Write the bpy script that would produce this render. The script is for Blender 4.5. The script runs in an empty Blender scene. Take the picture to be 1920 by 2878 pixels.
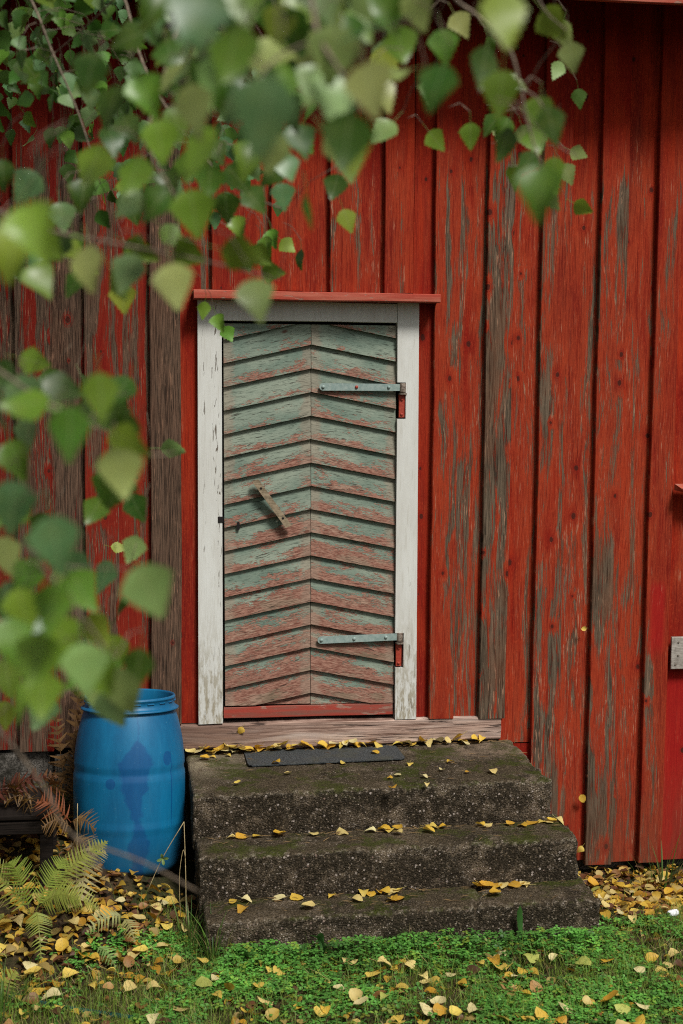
import bpy, bmesh, math, random
import numpy as np
from mathutils import Vector, Matrix, noise

random.seed(11)
rng = np.random.default_rng(5)
scene = bpy.context.scene
COL = scene.collection

# ------------------------------------------------------------------ camera
YAW, PITCH, ROLL = math.radians(8.5), math.radians(5.44), math.radians(0.49)
CAM = Vector((0.0, -6.35, 2.2))
fwd = Vector((math.sin(YAW) * math.cos(PITCH), math.cos(YAW) * math.cos(PITCH), -math.sin(PITCH)))
rt0 = Vector((math.cos(YAW), -math.sin(YAW), 0)); up0 = rt0.cross(fwd)
rt = rt0 * math.cos(ROLL) + up0 * math.sin(ROLL); up = rt.cross(fwd)
cam_data = bpy.data.cameras.new('camera')
cam_data.sensor_fit = 'VERTICAL'; cam_data.sensor_height = 36; cam_data.sensor_width = 24
cam_data.lens = 50; cam_data.clip_start = 0.05; cam_data.clip_end = 400
cam_data.dof.use_dof = True; cam_data.dof.focus_distance = 6.2; cam_data.dof.aperture_fstop = 3.8
cam = bpy.data.objects.new('camera', cam_data); COL.objects.link(cam)
cam.matrix_world = Matrix(((rt.x, up.x, -fwd.x, CAM.x), (rt.y, up.y, -fwd.y, CAM.y), (rt.z, up.z, -fwd.z, CAM.z), (0, 0, 0, 1)))
scene.camera = cam

# ------------------------------------------------------------------ overcast sky and soft sun
SUN_EL, SUN_AZ = math.radians(53), math.radians(26)      # azimuth: to the right of straight behind the camera
w = bpy.data.worlds.new('World'); scene.world = w; w.use_nodes = True
nt = w.node_tree; nt.nodes.clear()
sky = nt.nodes.new('ShaderNodeTexSky'); sky.sky_type = 'NISHITA'; sky.sun_disc = False
sky.sun_elevation = SUN_EL; sky.sun_rotation = math.pi - SUN_AZ
sky.air_density = 1.0; sky.dust_density = 4.0; sky.ozone_density = 1.0
hs = nt.nodes.new('ShaderNodeHueSaturation'); hs.inputs['Saturation'].default_value = 0.2
bg = nt.nodes.new('ShaderNodeBackground'); bg.inputs['Strength'].default_value = 0.05
wo = nt.nodes.new('ShaderNodeOutputWorld')
nt.links.new(sky.outputs[0], hs.inputs['Color']); nt.links.new(hs.outputs[0], bg.inputs['Color']); nt.links.new(bg.outputs[0], wo.inputs['Surface'])
sd = bpy.data.lights.new('sun', 'SUN'); sd.energy = 2.6; sd.angle = math.radians(14); sd.color = (1.0, 0.965, 0.91)
sun = bpy.data.objects.new('sun', sd); COL.objects.link(sun)
sdir = Vector((math.sin(SUN_AZ) * math.cos(SUN_EL), -math.cos(SUN_AZ) * math.cos(SUN_EL), math.sin(SUN_EL)))
sun.rotation_euler = sdir.to_track_quat('Z', 'Y').to_euler(); sun.location = (4, -8, 9)
vs = scene.view_settings
vs.view_transform = 'Standard'; vs.look = 'None'; vs.exposure = 0.5; vs.gamma = 1.0; vs.use_curve_mapping = False
scene.render.engine = 'CYCLES'
scene.cycles.use_denoising = False
scene.cycles.pixel_filter_type = 'BLACKMAN_HARRIS'; scene.cycles.filter_width = 1.1
scene.cycles.max_bounces = 6; scene.cycles.transparent_max_bounces = 6

# ------------------------------------------------------------------ node helper
class G:
    def __init__(s, name):
        s.mat = bpy.data.materials.new(name); s.mat.use_nodes = True
        s.t = s.mat.node_tree; s.t.nodes.clear()
    def put(s, sock, v):
        if isinstance(v, bpy.types.NodeSocket): s.t.links.new(v, sock)
        elif sock.type == 'RGBA' and len(v) == 3: sock.default_value = (*v, 1)
        else: sock.default_value = v
    def node(s, ty, ins=None, **kw):
        n = s.t.nodes.new('ShaderNode' + ty)
        for k, v in kw.items(): setattr(n, k, v)
        for k, v in (ins or {}).items(): s.put(n.inputs[k], v)
        return n
    def m(s, op, a, b=0.0, c=0.0, clamp=False):
        n = s.node('Math', operation=op, use_clamp=clamp)
        s.put(n.inputs[0], a); s.put(n.inputs[1], b); s.put(n.inputs[2], c)
        return n.outputs[0]
    def add(s, a, b): return s.m('ADD', a, b)
    def sub(s, a, b): return s.m('SUBTRACT', a, b)
    def mul(s, a, b): return s.m('MULTIPLY', a, b)
    def vmul(s, v, k):
        n = s.node('VectorMath', operation='MULTIPLY'); s.put(n.inputs[0], v); s.put(n.inputs[1], k); return n.outputs[0]
    def vadd(s, v, k):
        n = s.node('VectorMath', operation='ADD'); s.put(n.inputs[0], v); s.put(n.inputs[1], k); return n.outputs[0]
    def xyz(s, x, y, z):
        n = s.node('CombineXYZ'); s.put(n.inputs[0], x); s.put(n.inputs[1], y); s.put(n.inputs[2], z); return n.outputs[0]
    def sep(s, v): return s.node('SeparateXYZ', {0: v}).outputs
    def noise(s, v, scale=1.0, detail=3.0, rough=0.55, dist=0.0):
        return s.node('TexNoise', {'Vector': v, 'Scale': scale, 'Detail': detail, 'Roughness': rough, 'Distortion': dist}).outputs[0]
    def vor(s, v, scale=1.0, rand=1.0, feature='F1'):
        return s.node('TexVoronoi', {'Vector': v, 'Scale': scale, 'Randomness': rand}, feature=feature).outputs
    def ss(s, v, a, b, lo=0.0, hi=1.0):
        n = s.node('MapRange', interpolation_type='SMOOTHSTEP')
        s.put(n.inputs[0], v); s.put(n.inputs[1], a); s.put(n.inputs[2], b); s.put(n.inputs[3], lo); s.put(n.inputs[4], hi)
        return n.outputs[0]
    def mix(s, f, a, b, blend='MIX'):
        n = s.node('Mix', data_type='RGBA', blend_type=blend)
        s.put(n.inputs[0], f); s.put(n.inputs[6], a); s.put(n.inputs[7], b); return n.outputs[2]
    def obj(s): return s.node('TexCoord').outputs['Object']
    def rnd(s): return s.node('ObjectInfo').outputs['Random']
    def attr(s, name): return s.node('Attribute', attribute_type='OBJECT', attribute_name=name).outputs['Fac']
    def vcol(s, name='tint'): return s.node('Attribute', attribute_type='GEOMETRY', attribute_name=name).outputs['Color']
    def ocol(s): return s.node('ObjectInfo').outputs['Color']
    def bump(s, h, strength=0.4, dist=0.003):
        return s.node('Bump', {'Height': h, 'Strength': strength, 'Distance': dist}).outputs[0]
    def done(s, col, rough=0.8, normal=None, spec=0.4, metal=0.0, trans=None, trans_col=None):
        p = s.node('BsdfPrincipled', {'Base Color': col, 'Roughness': rough, 'Specular IOR Level': spec, 'Metallic': metal})
        if normal is not None: s.put(p.inputs['Normal'], normal)
        sh = p.outputs[0]
        if trans is not None:
            tr = s.node('BsdfTranslucent', {'Color': trans_col if trans_col is not None else col})
            mx = s.node('MixShader', {0: trans}); s.t.links.new(sh, mx.inputs[1]); s.t.links.new(tr.outputs[0], mx.inputs[2]); sh = mx.outputs[0]
        o = s.node('OutputMaterial'); s.t.links.new(sh, o.inputs['Surface'])
        return s.mat

# ------------------------------------------------------------------ materials
def wood_fields(g, gx=1.0, kx=8.0, kz=3.6, along='z'):
    """grain, coarse patches, knot distance for a plank; along = axis of the fibres"""
    p = g.sep(g.obj()); rn = g.mul(g.rnd(), 37.0)
    if along == 'z': a, l = p[0], p[2]
    else: a, l = p[2], p[0]
    av = g.add(a, g.mul(rn, 1.7)); lv = g.add(l, g.mul(rn, 2.3))
    wob = g.noise(g.xyz(g.mul(av, 5.0), 0.0, g.mul(lv, 1.6)), 1.0, 2)
    kv = g.vor(g.xyz(g.mul(av, kx), g.mul(rn, 5.0), g.mul(lv, kz)), 1.0, 1.0)
    keep = g.m('GREATER_THAN', g.sep(kv['Color'])[0], 0.70); ksz = g.add(0.35, g.mul(g.sep(kv['Color'])[1], 1.0))
    kp = g.sep(kv['Position'])
    kdx = g.m('DIVIDE', g.sub(g.mul(av, kx), kp[0]), kx); kdl = g.m('DIVIDE', g.sub(g.mul(lv, kz), kp[2]), kz * 1.45)
    kdx = g.add(kdx, g.mul(g.sub(g.noise(g.xyz(g.mul(av, 70.0), rn, g.mul(lv, 45.0)), 1.0, 2), 0.5), 0.010))
    kd = g.m('DIVIDE', g.m('SQRT', g.add(g.mul(kdx, kdx), g.mul(kdl, kdl))), 0.12)
    kd = g.add(g.m('DIVIDE', kd, ksz), g.mul(g.sub(1.0, keep), 2.0))
    bend = g.m('DIVIDE', 0.05, g.add(kd, 0.09))
    ag = g.add(g.mul(av, 34.0 * gx), g.add(g.mul(wob, 1.2), g.mul(bend, 2.6)))
    fine = g.noise(g.xyz(g.mul(ag, 5.0), rn, g.mul(lv, 5.0)), 1.0, 4, 0.65)
    ring = g.noise(g.xyz(ag, rn, g.mul(lv, 0.5)), 1.0, 3, 0.55)
    patch = g.noise(g.xyz(g.add(g.mul(av, 15.0), g.mul(wob, 2.0)), rn, g.mul(lv, 1.15)), 1.0, 5, 0.62, 0.35)
    return dict(p=p, av=av, lv=lv, rn=rn, kd=kd, fine=fine, ring=ring, patch=patch, wob=wob)

def mat_red_board():
    g = G('weathered_red_paint'); w = wood_fields(g)
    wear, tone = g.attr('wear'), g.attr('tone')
    z = w['p'][2]
    prot = g.ss(z, 3.0, 3.62)
    near = g.ss(w['kd'], 0.08, 0.42, 1.0, 0.0)
    hair = g.noise(g.xyz(g.mul(w['av'], 330.0), w['rn'], g.mul(w['lv'], 9.0)), 1.0, 3, 0.7)
    mott = g.noise(g.xyz(g.mul(w['av'], 210.0), w['rn'], g.mul(w['lv'], 60.0)), 1.0, 3, 0.7)
    field = g.add(g.add(g.mul(w['patch'], 0.55), g.mul(w['fine'], 0.24)), g.add(g.mul(w['ring'], 0.16), g.mul(hair, 0.16)))
    field = g.sub(g.sub(field, g.mul(near, 0.07)), g.mul(prot, 0.32))
    T = g.sub(0.775, g.mul(wear, 0.40))
    bare = g.ss(field, T, g.add(T, 0.04))
    half = g.ss(field, g.sub(T, 0.11), g.add(T, 0.01))
    fl = g.noise(g.xyz(g.mul(w['av'], 190.0), w['rn'], g.mul(w['lv'], 13.0)), 1.0, 3, 0.6)
    fleck = g.mul(g.mul(g.ss(fl, 0.58, 0.66), g.ss(field, g.sub(T, 0.11), g.add(T, 0.01))), g.ss(g.noise(g.xyz(g.mul(w['av'], 19.0), w['rn'], g.mul(w['lv'], 2.6)), 1.0, 4), 0.42, 0.62))
    big = g.noise(g.xyz(g.mul(w['av'], 4.0), w['rn'], g.mul(w['lv'], 1.3)), 1.0, 5, 0.65)
    red = g.mix(g.ss(big, 0.38, 0.64), (0.235, 0.010, 0.005), (0.375, 0.034, 0.010))
    red = g.mix(g.mul(g.ss(w['ring'], 0.38, 0.66), 0.35), red, (0.19, 0.010, 0.006))
    stain = g.noise(g.xyz(g.mul(w['av'], 7.0), g.add(w['rn'], 4.0), g.mul(w['lv'], 0.55)), 1.0, 5, 0.62, 0.6)
    red = g.mix(g.mul(g.ss(stain, 0.48, 0.66), 0.62), red, (0.125, 0.012, 0.008))
    thin = g.ss(field, g.sub(T, 0.21), g.sub(T, 0.02))
    red = g.mix(g.mul(thin, 0.38), red, g.mix(w['fine'], (0.13, 0.020, 0.011), (0.30, 0.060, 0.028)))
    red = g.mix(g.mul(half, 0.5), red, (0.38, 0.056, 0.020))
    red = g.mix(g.mul(g.ss(mott, 0.52, 0.68), 0.45), red, (0.47, 0.064, 0.022))
    red = g.mix(g.mul(g.ss(hair, 0.48, 0.34), 0.6), red, (0.085, 0.006, 0.004))
    red = g.mix(g.mul(g.ss(w['fine'], 0.46, 0.30), 0.45), red, (0.11, 0.008, 0.005))
    # a brighter repainting patch by the far right board and below it
    px_, pz_ = w['p'][0], w['p'][2]; ed = g.mul(g.sub(w['patch'], 0.5), 0.25)
    pa = g.mul(g.mul(g.ss(px_, 2.40, 2.43), g.ss(px_, 2.50, 2.47)), g.mul(g.ss(g.add(pz_, ed), 0.86, 0.96), g.ss(g.add(pz_, ed), 1.26, 1.2)))
    pb = g.mul(g.ss(px_, 2.505, 2.53), g.ss(g.add(pz_, ed), 0.84, 0.72))
    red = g.mix(g.mul(g.m('MAXIMUM', pa, pb), 0.7), red, g.mix(w['fine'], (0.25, 0.007, 0.008), (0.42, 0.014, 0.013)))
    red = g.mix(tone, red, (0.14, 0.008, 0.007))  # browner paint of the left boards, with tree shade put into the colour
    grey = g.mix(g.ss(g.add(g.mul(w['fine'], 0.5), g.mul(hair, 0.5)), 0.36, 0.63), (0.012, 0.010, 0.007), (0.15, 0.112, 0.076))
    grey = g.mix(g.mul(g.ss(w['ring'], 0.52, 0.72), 0.4), grey, (0.22, 0.165, 0.115))
    grey = g.mix(g.mul(g.ss(big, 0.45, 0.7), 0.5), grey, (0.19, 0.066, 0.032))
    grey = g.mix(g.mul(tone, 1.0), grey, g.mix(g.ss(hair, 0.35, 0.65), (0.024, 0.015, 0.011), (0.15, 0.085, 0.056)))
    col = g.mix(bare, red, grey)
    col = g.mix(g.mul(fleck, g.sub(0.8, g.mul(tone, 0.4))), col, (0.44, 0.24, 0.15))
    # knots: dark heart, reddish collar of curled grain
    kr = g.ss(g.m('SINE', g.add(g.mul(w['kd'], 95.0), g.mul(w['wob'], 9.0))), -0.2, 0.6)
    collar = g.ss(w['kd'], 0.08, 0.22, 1.0, 0.0)
    col = g.mix(g.mul(collar, g.add(0.15, g.mul(kr, 0.6))), col, (0.20, 0.014, 0.008))
    heart = g.ss(w['kd'], 0.055, 0.085, 1.0, 0.0)
    col = g.mix(g.mul(heart, 0.85), col, (0.045, 0.014, 0.010))
    # rain-soaked brown foot of the boards
    wet = g.mul(g.ss(z, 0.45, -0.1), g.ss(w['patch'], 0.3, 0.6))
    col = g.mix(g.mul(wet, 0.5), col, g.mix(hair, (0.05, 0.02, 0.012), (0.17, 0.075, 0.04)))
    h = g.add(g.add(g.mul(w['fine'], 0.7), g.mul(hair, 0.5)), g.sub(g.mul(w['ring'], 0.4), g.mul(bare, 0.5)))
    return g.done(col, 0.85, g.bump(h, 0.75, 0.003), 0.08)

def mat_fresh_red():
    g = G('bright_red_paint'); w = wood_fields(g)
    red = g.mix(g.ss(w['ring'], 0.3, 0.7), (0.24, 0.010, 0.009), (0.36, 0.022, 0.014))
    red = g.mix(g.mul(g.ss(w['fine'], 0.6, 0.8), 0.5), red, (0.45, 0.09, 0.05))
    return g.done(red, 0.7, g.bump(w['fine'], 0.4, 0.003), 0.35)

def mat_plain_red(name, a, b):
    g = G(name); v = g.vadd(g.obj(), (0.0, 0.0, 0.0))
    n = g.noise(g.vmul(v, (3, 9, 40)), 1.0, 5, 0.6); f = g.noise(v, 70.0, 4)
    chip = g.ss(g.noise(g.vmul(v, (14, 40, 60)), 1.0, 4), 0.60, 0.66)
    col = g.mix(g.ss(n, 0.35, 0.65), a, b)
    col = g.mix(g.mul(chip, 0.7), col, (0.30, 0.20, 0.15))
    return g.done(col, 0.75, g.bump(g.sub(f, g.mul(chip, 0.6)), 0.4, 0.002), 0.3)

def mat_white_frame():
    g = G('flaking_white_paint'); p = g.sep(g.obj()); rn = g.mul(g.rnd(), 20.0)
    v = g.xyz(g.add(p[0], rn), p[1], p[2])
    n = g.noise(g.vmul(v, (9, 9, 2)), 1.0, 5, 0.65)
    col = g.mix(g.ss(n, 0.3, 0.72), (0.58, 0.575, 0.53), (0.68, 0.69, 0.655))
    streak = g.noise(g.vmul(v, (150, 60, 9)), 1.0, 4, 0.6)
    col = g.mix(g.mul(g.ss(streak, 0.5, 0.75), 0.4), col, (0.38, 0.35, 0.28))
    low = g.ss(p[2], 1.25, 0.62)
    dirt = g.mul(low, g.ss(g.noise(g.vmul(v, (60, 40, 14)), 1.0, 5, 0.7), 0.42, 0.6))
    col = g.mix(g.mul(dirt, 0.75), col, (0.23, 0.18, 0.085))
    cr = g.noise(g.vmul(v, (95, 60, 14)), 1.0, 3, 0.55, 0.6)
    line = g.ss(g.noise(g.vmul(v, (26, 20, 0.8)), 1.0, 1), 0.64, 0.72)
    chip = g.mul(g.ss(cr, 0.60, 0.635), g.m('MAXIMUM', line, g.mul(low, 0.5)))
    col = g.mix(g.mul(chip, 0.9), col, (0.10, 0.075, 0.05))
    return g.done(col, 0.6, g.bump(g.sub(g.mul(streak, 0.4), chip), 0.5, 0.002), 0.4)

def mat_door_board():
    """peeling grey-green paint over red primer over bare wood; UV in metres, u along the board, v up from its lower edge"""
    g = G('peeling_green_paint')
    uv = g.sep(g.node('UVMap').outputs[0]); rn = g.mul(g.rnd(), 29.0); wear = g.attr('wear')
    u, v = g.add(uv[0], rn), uv[1]
    wob = g.noise(g.xyz(g.mul(u, 6.0), g.mul(v, 10.0), rn), 1.0, 3)
    fine = g.noise(g.xyz(g.mul(u, 26.0), g.add(g.mul(v, 330.0), g.mul(wob, 5.0)), rn), 1.0, 4, 0.6)
    big = g.noise(g.xyz(g.mul(u, 7.0), g.mul(v, 20.0), rn), 1.0, 5, 0.65, 0.4)
    chipn = g.noise(g.xyz(g.mul(u, 55.0), g.mul(v, 190.0), rn), 1.0, 3, 0.7, 0.3)
    mid = g.add(g.mul(big, 0.55), g.mul(chipn, 0.45))
    edge = g.ss(v, 0.0, 0.085, 1.0, 0.0)
    field = g.add(g.add(g.mul(big, 0.62), g.mul(chipn, 0.40)), g.add(g.mul(edge, 0.15), g.mul(g.sub(wear, 0.5), 0.40)))
    gone = g.ss(field, 0.63, 0.67)
    bare = g.ss(g.add(field, g.mul(g.sub(g.noise(g.xyz(g.mul(u, 5.0), g.mul(v, 22.0), g.add(rn, 9.0)), 1.0, 5), 0.5), 0.8)), 0.74, 0.88)
    lg = g.noise(g.xyz(g.mul(u, 4.0), g.mul(v, 8.0), g.add(rn, 3.0)), 1.0, 4)
    green = g.mix(g.ss(lg, 0.3, 0.7), (0.14, 0.195, 0.155), (0.265, 0.305, 0.24))
    green = g.mix(g.mul(g.ss(fine, 0.48, 0.34), 0.75), green, (0.05, 0.066, 0.052))
    green = g.mix(g.mul(g.ss(chipn, 0.58, 0.72), 0.5), green, (0.32, 0.37, 0.30))
    prim = g.mix(g.ss(g.add(g.mul(fine, 0.6), g.mul(chipn, 0.4)), 0.38, 0.62), (0.14, 0.050, 0.035), (0.34, 0.185, 0.135))
    wood = g.mix(g.ss(fine, 0.34, 0.62), (0.11, 0.065, 0.045), (0.37, 0.245, 0.18))
    wood = g.mix(g.mul(g.ss(wear, 0.65, 0.95), g.ss(lg, 0.36, 0.6)), wood, g.mix(fine, (0.06, 0.04, 0.026), (0.24, 0.175, 0.115)))
    under = g.mix(bare, prim, wood)
    col = g.mix(gone, green, under)
    # pale primed ends where the nails were puttied
    a0 = g.m('MINIMUM', uv[0], g.sub(0.392, uv[0]))
    endm = g.mul(g.ss(g.add(a0, g.mul(g.sub(mid, 0.5), 0.16)), 0.05, 0.03), g.ss(g.noise(g.xyz(0.0, rn, g.m('FLOOR', g.mul(uv[0], 4.0))), 7.0, 1), 0.42, 0.5))
    col = g.mix(g.mul(endm, 0.5), col, g.mix(g.ss(fine, 0.3, 0.7), (0.20, 0.15, 0.11), (0.36, 0.27, 0.205)))
    kv = g.vor(g.xyz(g.mul(u, 6.5), g.mul(v, 13.0), rn), 1.0)
    knot = g.mul(g.ss(kv['Distance'], 0.05, 0.13, 1.0, 0.0), g.m('GREATER_THAN', g.sep(kv['Color'])[0], 0.78))
    col = g.mix(g.mul(knot, 0.8), col, (0.11, 0.035, 0.022))
    ck = g.noise(g.xyz(g.mul(u, 14.0), g.add(g.mul(v, 190.0), g.mul(wob, 9.0)), g.add(rn, 5.0)), 1.0, 3, 0.55, 0.4)
    crack = g.ss(ck, 0.64, 0.68)
    col = g.mix(g.mul(crack, 0.8), col, (0.035, 0.03, 0.024))
    h = g.sub(g.sub(g.mul(fine, 0.5), g.mul(gone, 0.7)), g.mul(crack, 1.0))
    return g.done(col, 0.8, g.bump(h, 0.6, 0.0025), 0.12)

def mat_beam():
    g = G('bare_weathered_beam'); w = wood_fields(g, 1.4, 16.0, 2.2, along='x')
    p = w['p']
    col = g.mix(g.ss(w['fine'], 0.3, 0.7), (0.11, 0.055, 0.038), (0.50, 0.35, 0.28))
    col = g.mix(g.mul(g.ss(w['patch'], 0.45, 0.7), 0.7), col, (0.56, 0.46, 0.40))
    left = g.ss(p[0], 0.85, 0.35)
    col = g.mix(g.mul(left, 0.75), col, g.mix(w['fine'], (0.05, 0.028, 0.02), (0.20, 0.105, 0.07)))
    ck = g.noise(g.xyz(g.mul(p[2], 60.0), 0.0, g.add(g.mul(p[0], 3.0), w['rn'])), 1.0, 4, 0.6, 0.5)
    crack = g.ss(ck, 0.59, 0.63)
    col = g.mix(g.mul(crack, 0.9), col, (0.03, 0.018, 0.014))
    heart = g.ss(w['kd'], 0.05, 0.12, 1.0, 0.0)
    col = g.mix(g.mul(heart, 0.8), col, (0.08, 0.03, 0.02))
    h = g.sub(g.mul(w['fine'], 0.7), crack)
    return g.done(col, 0.85, g.bump(h, 0.7, 0.004), 0.25)

def mat_dark_wood(name, a, b):
    g = G(name); w = wood_fields(g, 1.2, along='x')
    col = g.mix(g.ss(w['fine'], 0.3, 0.7), a, b)
    return g.done(col, 0.9, g.bump(w['fine'], 0.6, 0.003), 0.1)

def mat_grey_wood(name, a, b):
    g = G(name); v = g.obj()
    n = g.noise(g.vmul(v, (50, 50, 50)), 1.0, 5, 0.7); n2 = g.noise(g.vmul(v, (30, 30, 220)), 1.0, 3)
    col = g.mix(g.ss(g.add(g.mul(n, 0.5), g.mul(n2, 0.5)), 0.35, 0.65), a, b)
    return g.done(col, 0.75, g.bump(n2, 0.4, 0.002), 0.3)

def mat_concrete():
    g = G('mossy_concrete'); p = g.obj(); s = g.sep(p)
    nz = g.sep(g.node('NewGeometry').outputs['Normal'])[2]
    upf = g.ss(nz, 0.35, 0.85)
    big = g.noise(p, 3.0, 5, 0.62); med = g.noise(p, 12.0, 6, 0.7, 0.4); fin = g.noise(p, 150.0, 4, 0.75)
    ag = g.vor(p, 150.0); agc = g.sep(ag['Color'])
    ag2 = g.vor(p, 62.0); ag2c = g.sep(ag2['Color'])
    cem = g.mix(g.ss(fin, 0.32, 0.68), (0.045, 0.033, 0.022), (0.22, 0.172, 0.118))
    stone = g.mix(agc[1], (0.11, 0.07, 0.05), (0.50, 0.43, 0.36))
    col = g.mix(g.mul(g.ss(ag['Distance'], 0.48, 0.34), g.m('GREATER_THAN', agc[0], 0.52)), cem, stone)
    st2 = g.mul(g.ss(ag2['Distance'], 0.36, 0.28), g.m('GREATER_THAN', ag2c[0], 0.86))
    st2 = g.mul(st2, g.sub(1.0, g.mul(upf, 0.7)))
    al = g.add(g.mul(big, 0.55), g.mul(med, 0.5))
    alg = g.ss(al, 0.39, 0.54)
    alg = g.mul(alg, g.ss(g.add(agc[2], g.mul(fin, 0.4)), 1.22, 0.85, 0.25, 1.0))
    col = g.mix(g.mul(alg, 0.92), col, g.mix(fin, (0.006, 0.005, 0.003), (0.035, 0.028, 0.019)))
    col = g.mix(st2, col, g.mix(ag2c[1], (0.16, 0.11, 0.085), (0.36, 0.31, 0.27)))
    # worn pale corners of the landing
    pale = g.mul(g.mul(g.ss(s[0], 0.62, 0.3), g.ss(s[1], -0.55, -0.2)), g.mul(g.ss(s[2], 0.44, 0.49), g.ss(med, 0.36, 0.58)))
    col = g.mix(g.mul(pale, 0.8), col, g.mix(fin, (0.20, 0.16, 0.10), (0.38, 0.33, 0.23)))
    pale2 = g.mul(g.mul(g.ss(s[0], 1.30, 1.5), g.ss(s[1], -0.38, -0.2)), g.mul(g.ss(s[2], 0.44, 0.49), g.ss(med, 0.38, 0.56)))
    col = g.mix(g.mul(pale2, 0.75), col, g.mix(fin, (0.13, 0.09, 0.06), (0.30, 0.23, 0.165)))
    pt = g.node('NewGeometry').outputs['Pointiness']
    worn = g.mul(g.ss(pt, 0.515, 0.56), g.ss(g.add(fin, g.mul(agc[0], 0.3)), 0.5, 0.75))
    tr = g.mul(g.mul(upf, g.ss(g.noise(p, 5.0, 5, 0.65, 0.3), 0.34, 0.58)), g.sub(1.0, g.m('MAXIMUM', pale, pale2)))
    col = g.mix(g.mul(tr, 0.72), col, g.mix(g.ss(fin, 0.35, 0.65), (0.016, 0.012, 0.007), (0.13, 0.10, 0.062)))
    mossn = g.noise(g.vadd(p, (3.1, 7.7, 1.3)), 5.5, 7, 0.72, 0.3)
    moss = g.mul(g.mul(g.ss(mossn, 0.48, 0.60), g.ss(nz, 0.05, 0.7)), g.ss(fin, 0.36, 0.52))
    mossc = g.mix(g.noise(p, 260.0, 2), (0.014, 0.020, 0.003), (0.070, 0.085, 0.013))
    col = g.mix(g.mul(moss, 0.85), col, mossc)
    col = g.mix(g.mul(worn, 0.55), col, g.mix(agc[1], (0.16, 0.13, 0.095), (0.44, 0.38, 0.30)))
    h = g.add(g.mul(fin, 0.8), g.add(g.mul(ag['Distance'], -0.8), g.mul(st2, 0.8)))
    return g.done(col, 0.95, g.bump(h, 1.0, 0.006), 0.05)

def mat_stone():
    g = G('granite_foundation'); p = g.obj()
    n = g.noise(p, 6.0, 6, 0.7); f = g.noise(p, 140.0, 3, 0.7)
    col = g.mix(g.ss(f, 0.35, 0.65), (0.03, 0.027, 0.023), (0.17, 0.155, 0.135))
    col = g.mix(g.ss(n, 0.45, 0.65), col, (0.018, 0.017, 0.012))
    return g.done(col, 0.9, g.bump(f, 0.6, 0.004), 0.2)

def mat_ground():
    g = G('damp_soil'); p = g.obj()
    n = g.noise(p, 2.2, 5, 0.6); f = g.noise(p, 45.0, 5, 0.7)
    col = g.mix(g.ss(f, 0.3, 0.7), (0.014, 0.010, 0.006), (0.075, 0.050, 0.026))
    col = g.mix(g.mul(g.ss(n, 0.42, 0.6), 0.6), col, (0.028, 0.042, 0.010))
    return g.done(col, 0.95, g.bump(f, 0.8, 0.02), 0.15)

def mat_barrel():
    g = G('faded_blue_plastic'); p = g.obj(); s = g.sep(p)
    n = g.noise(g.vmul(p, (7, 7, 2.2)), 1.0, 5, 0.62); f = g.noise(g.vmul(p, (90, 90, 9)), 1.0, 4, 0.65)
    col = g.mix(g.ss(n, 0.3, 0.7), (0.001, 0.088, 0.205), (0.003, 0.145, 0.30))
    col = g.mix(g.mul(g.ss(f, 0.55, 0.75), 0.15), col, (0.03, 0.24, 0.38))
    # old spill that kept the plastic dark: bands of width along the height, plus two small spots
    a = g.m('ARCTAN2', s[0], g.mul(s[1], -1.0))            # 0 faces the camera
    wob = g.mul(g.sub(g.noise(g.vmul(p, (9, 9, 13)), 1.0, 6, 0.65), 0.5), 0.30)
    ctr = g.add(0.13, g.mul(g.m('SINE', g.mul(s[2], 13.0)), 0.05))
    wd = g.add(g.add(g.mul(g.ss(s[2], 0.335, 0.38), 0.17), g.add(0.095, g.mul(g.ss(s[2], 0.22, 0.10), 0.06))), g.mul(g.m('SINE', g.add(g.mul(s[2], 36.0), 2.6)), 0.040))
    wd = g.mul(wd, g.m('POWER', g.ss(s[2], 0.575, 0.47), 0.5))
    band = g.ss(g.sub(g.m('ABSOLUTE', g.add(g.sub(a, ctr), wob)), wd), 0.045, -0.035)
    def spot(ca, cz, ra, rz):
        da = g.m('DIVIDE', g.sub(a, ca), ra); dz = g.m('DIVIDE', g.sub(s[2], cz), rz)
        return g.ss(g.add(g.add(g.mul(da, da), g.mul(dz, dz)), g.mul(wob, 2.2)), 1.2, 0.8)
    st = g.m('MAXIMUM', band, g.m('MAXIMUM', spot(0.74, 0.49, 0.10, 0.030), spot(-0.34, 0.395, 0.09, 0.022)))
    st = g.m('MAXIMUM', st, spot(0.83, 0.36, 0.014, 0.16))
    col = g.mix(g.mul(st, 0.62), col, (0.001, 0.045, 0.18))
    sc = g.ss(g.noise(g.vmul(p, (34, 34, 150)), 1.0, 3, 0.6), 0.70, 0.74)
    col = g.mix(g.mul(sc, 0.35), col, (0.16, 0.36, 0.46))
    dirt = g.mul(g.ss(s[2], 0.22, 0.0), g.ss(n, 0.35, 0.6))
    col = g.mix(g.mul(dirt, 0.5), col, (0.02, 0.03, 0.035))
    rough = g.add(0.36, g.mul(f, 0.22))
    return g.done(col, rough, g.bump(f, 0.12, 0.002), 0.45)

def mat_simple(name, a, b, scale=40.0, rough=0.7, metal=0.0, bump=0.3):
    g = G(name); p = g.obj(); n = g.noise(p, scale, 5, 0.65)
    return g.done(g.mix(g.ss(n, 0.32, 0.68), a, b), rough, g.bump(n, bump, 0.002), 0.4, metal)

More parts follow.
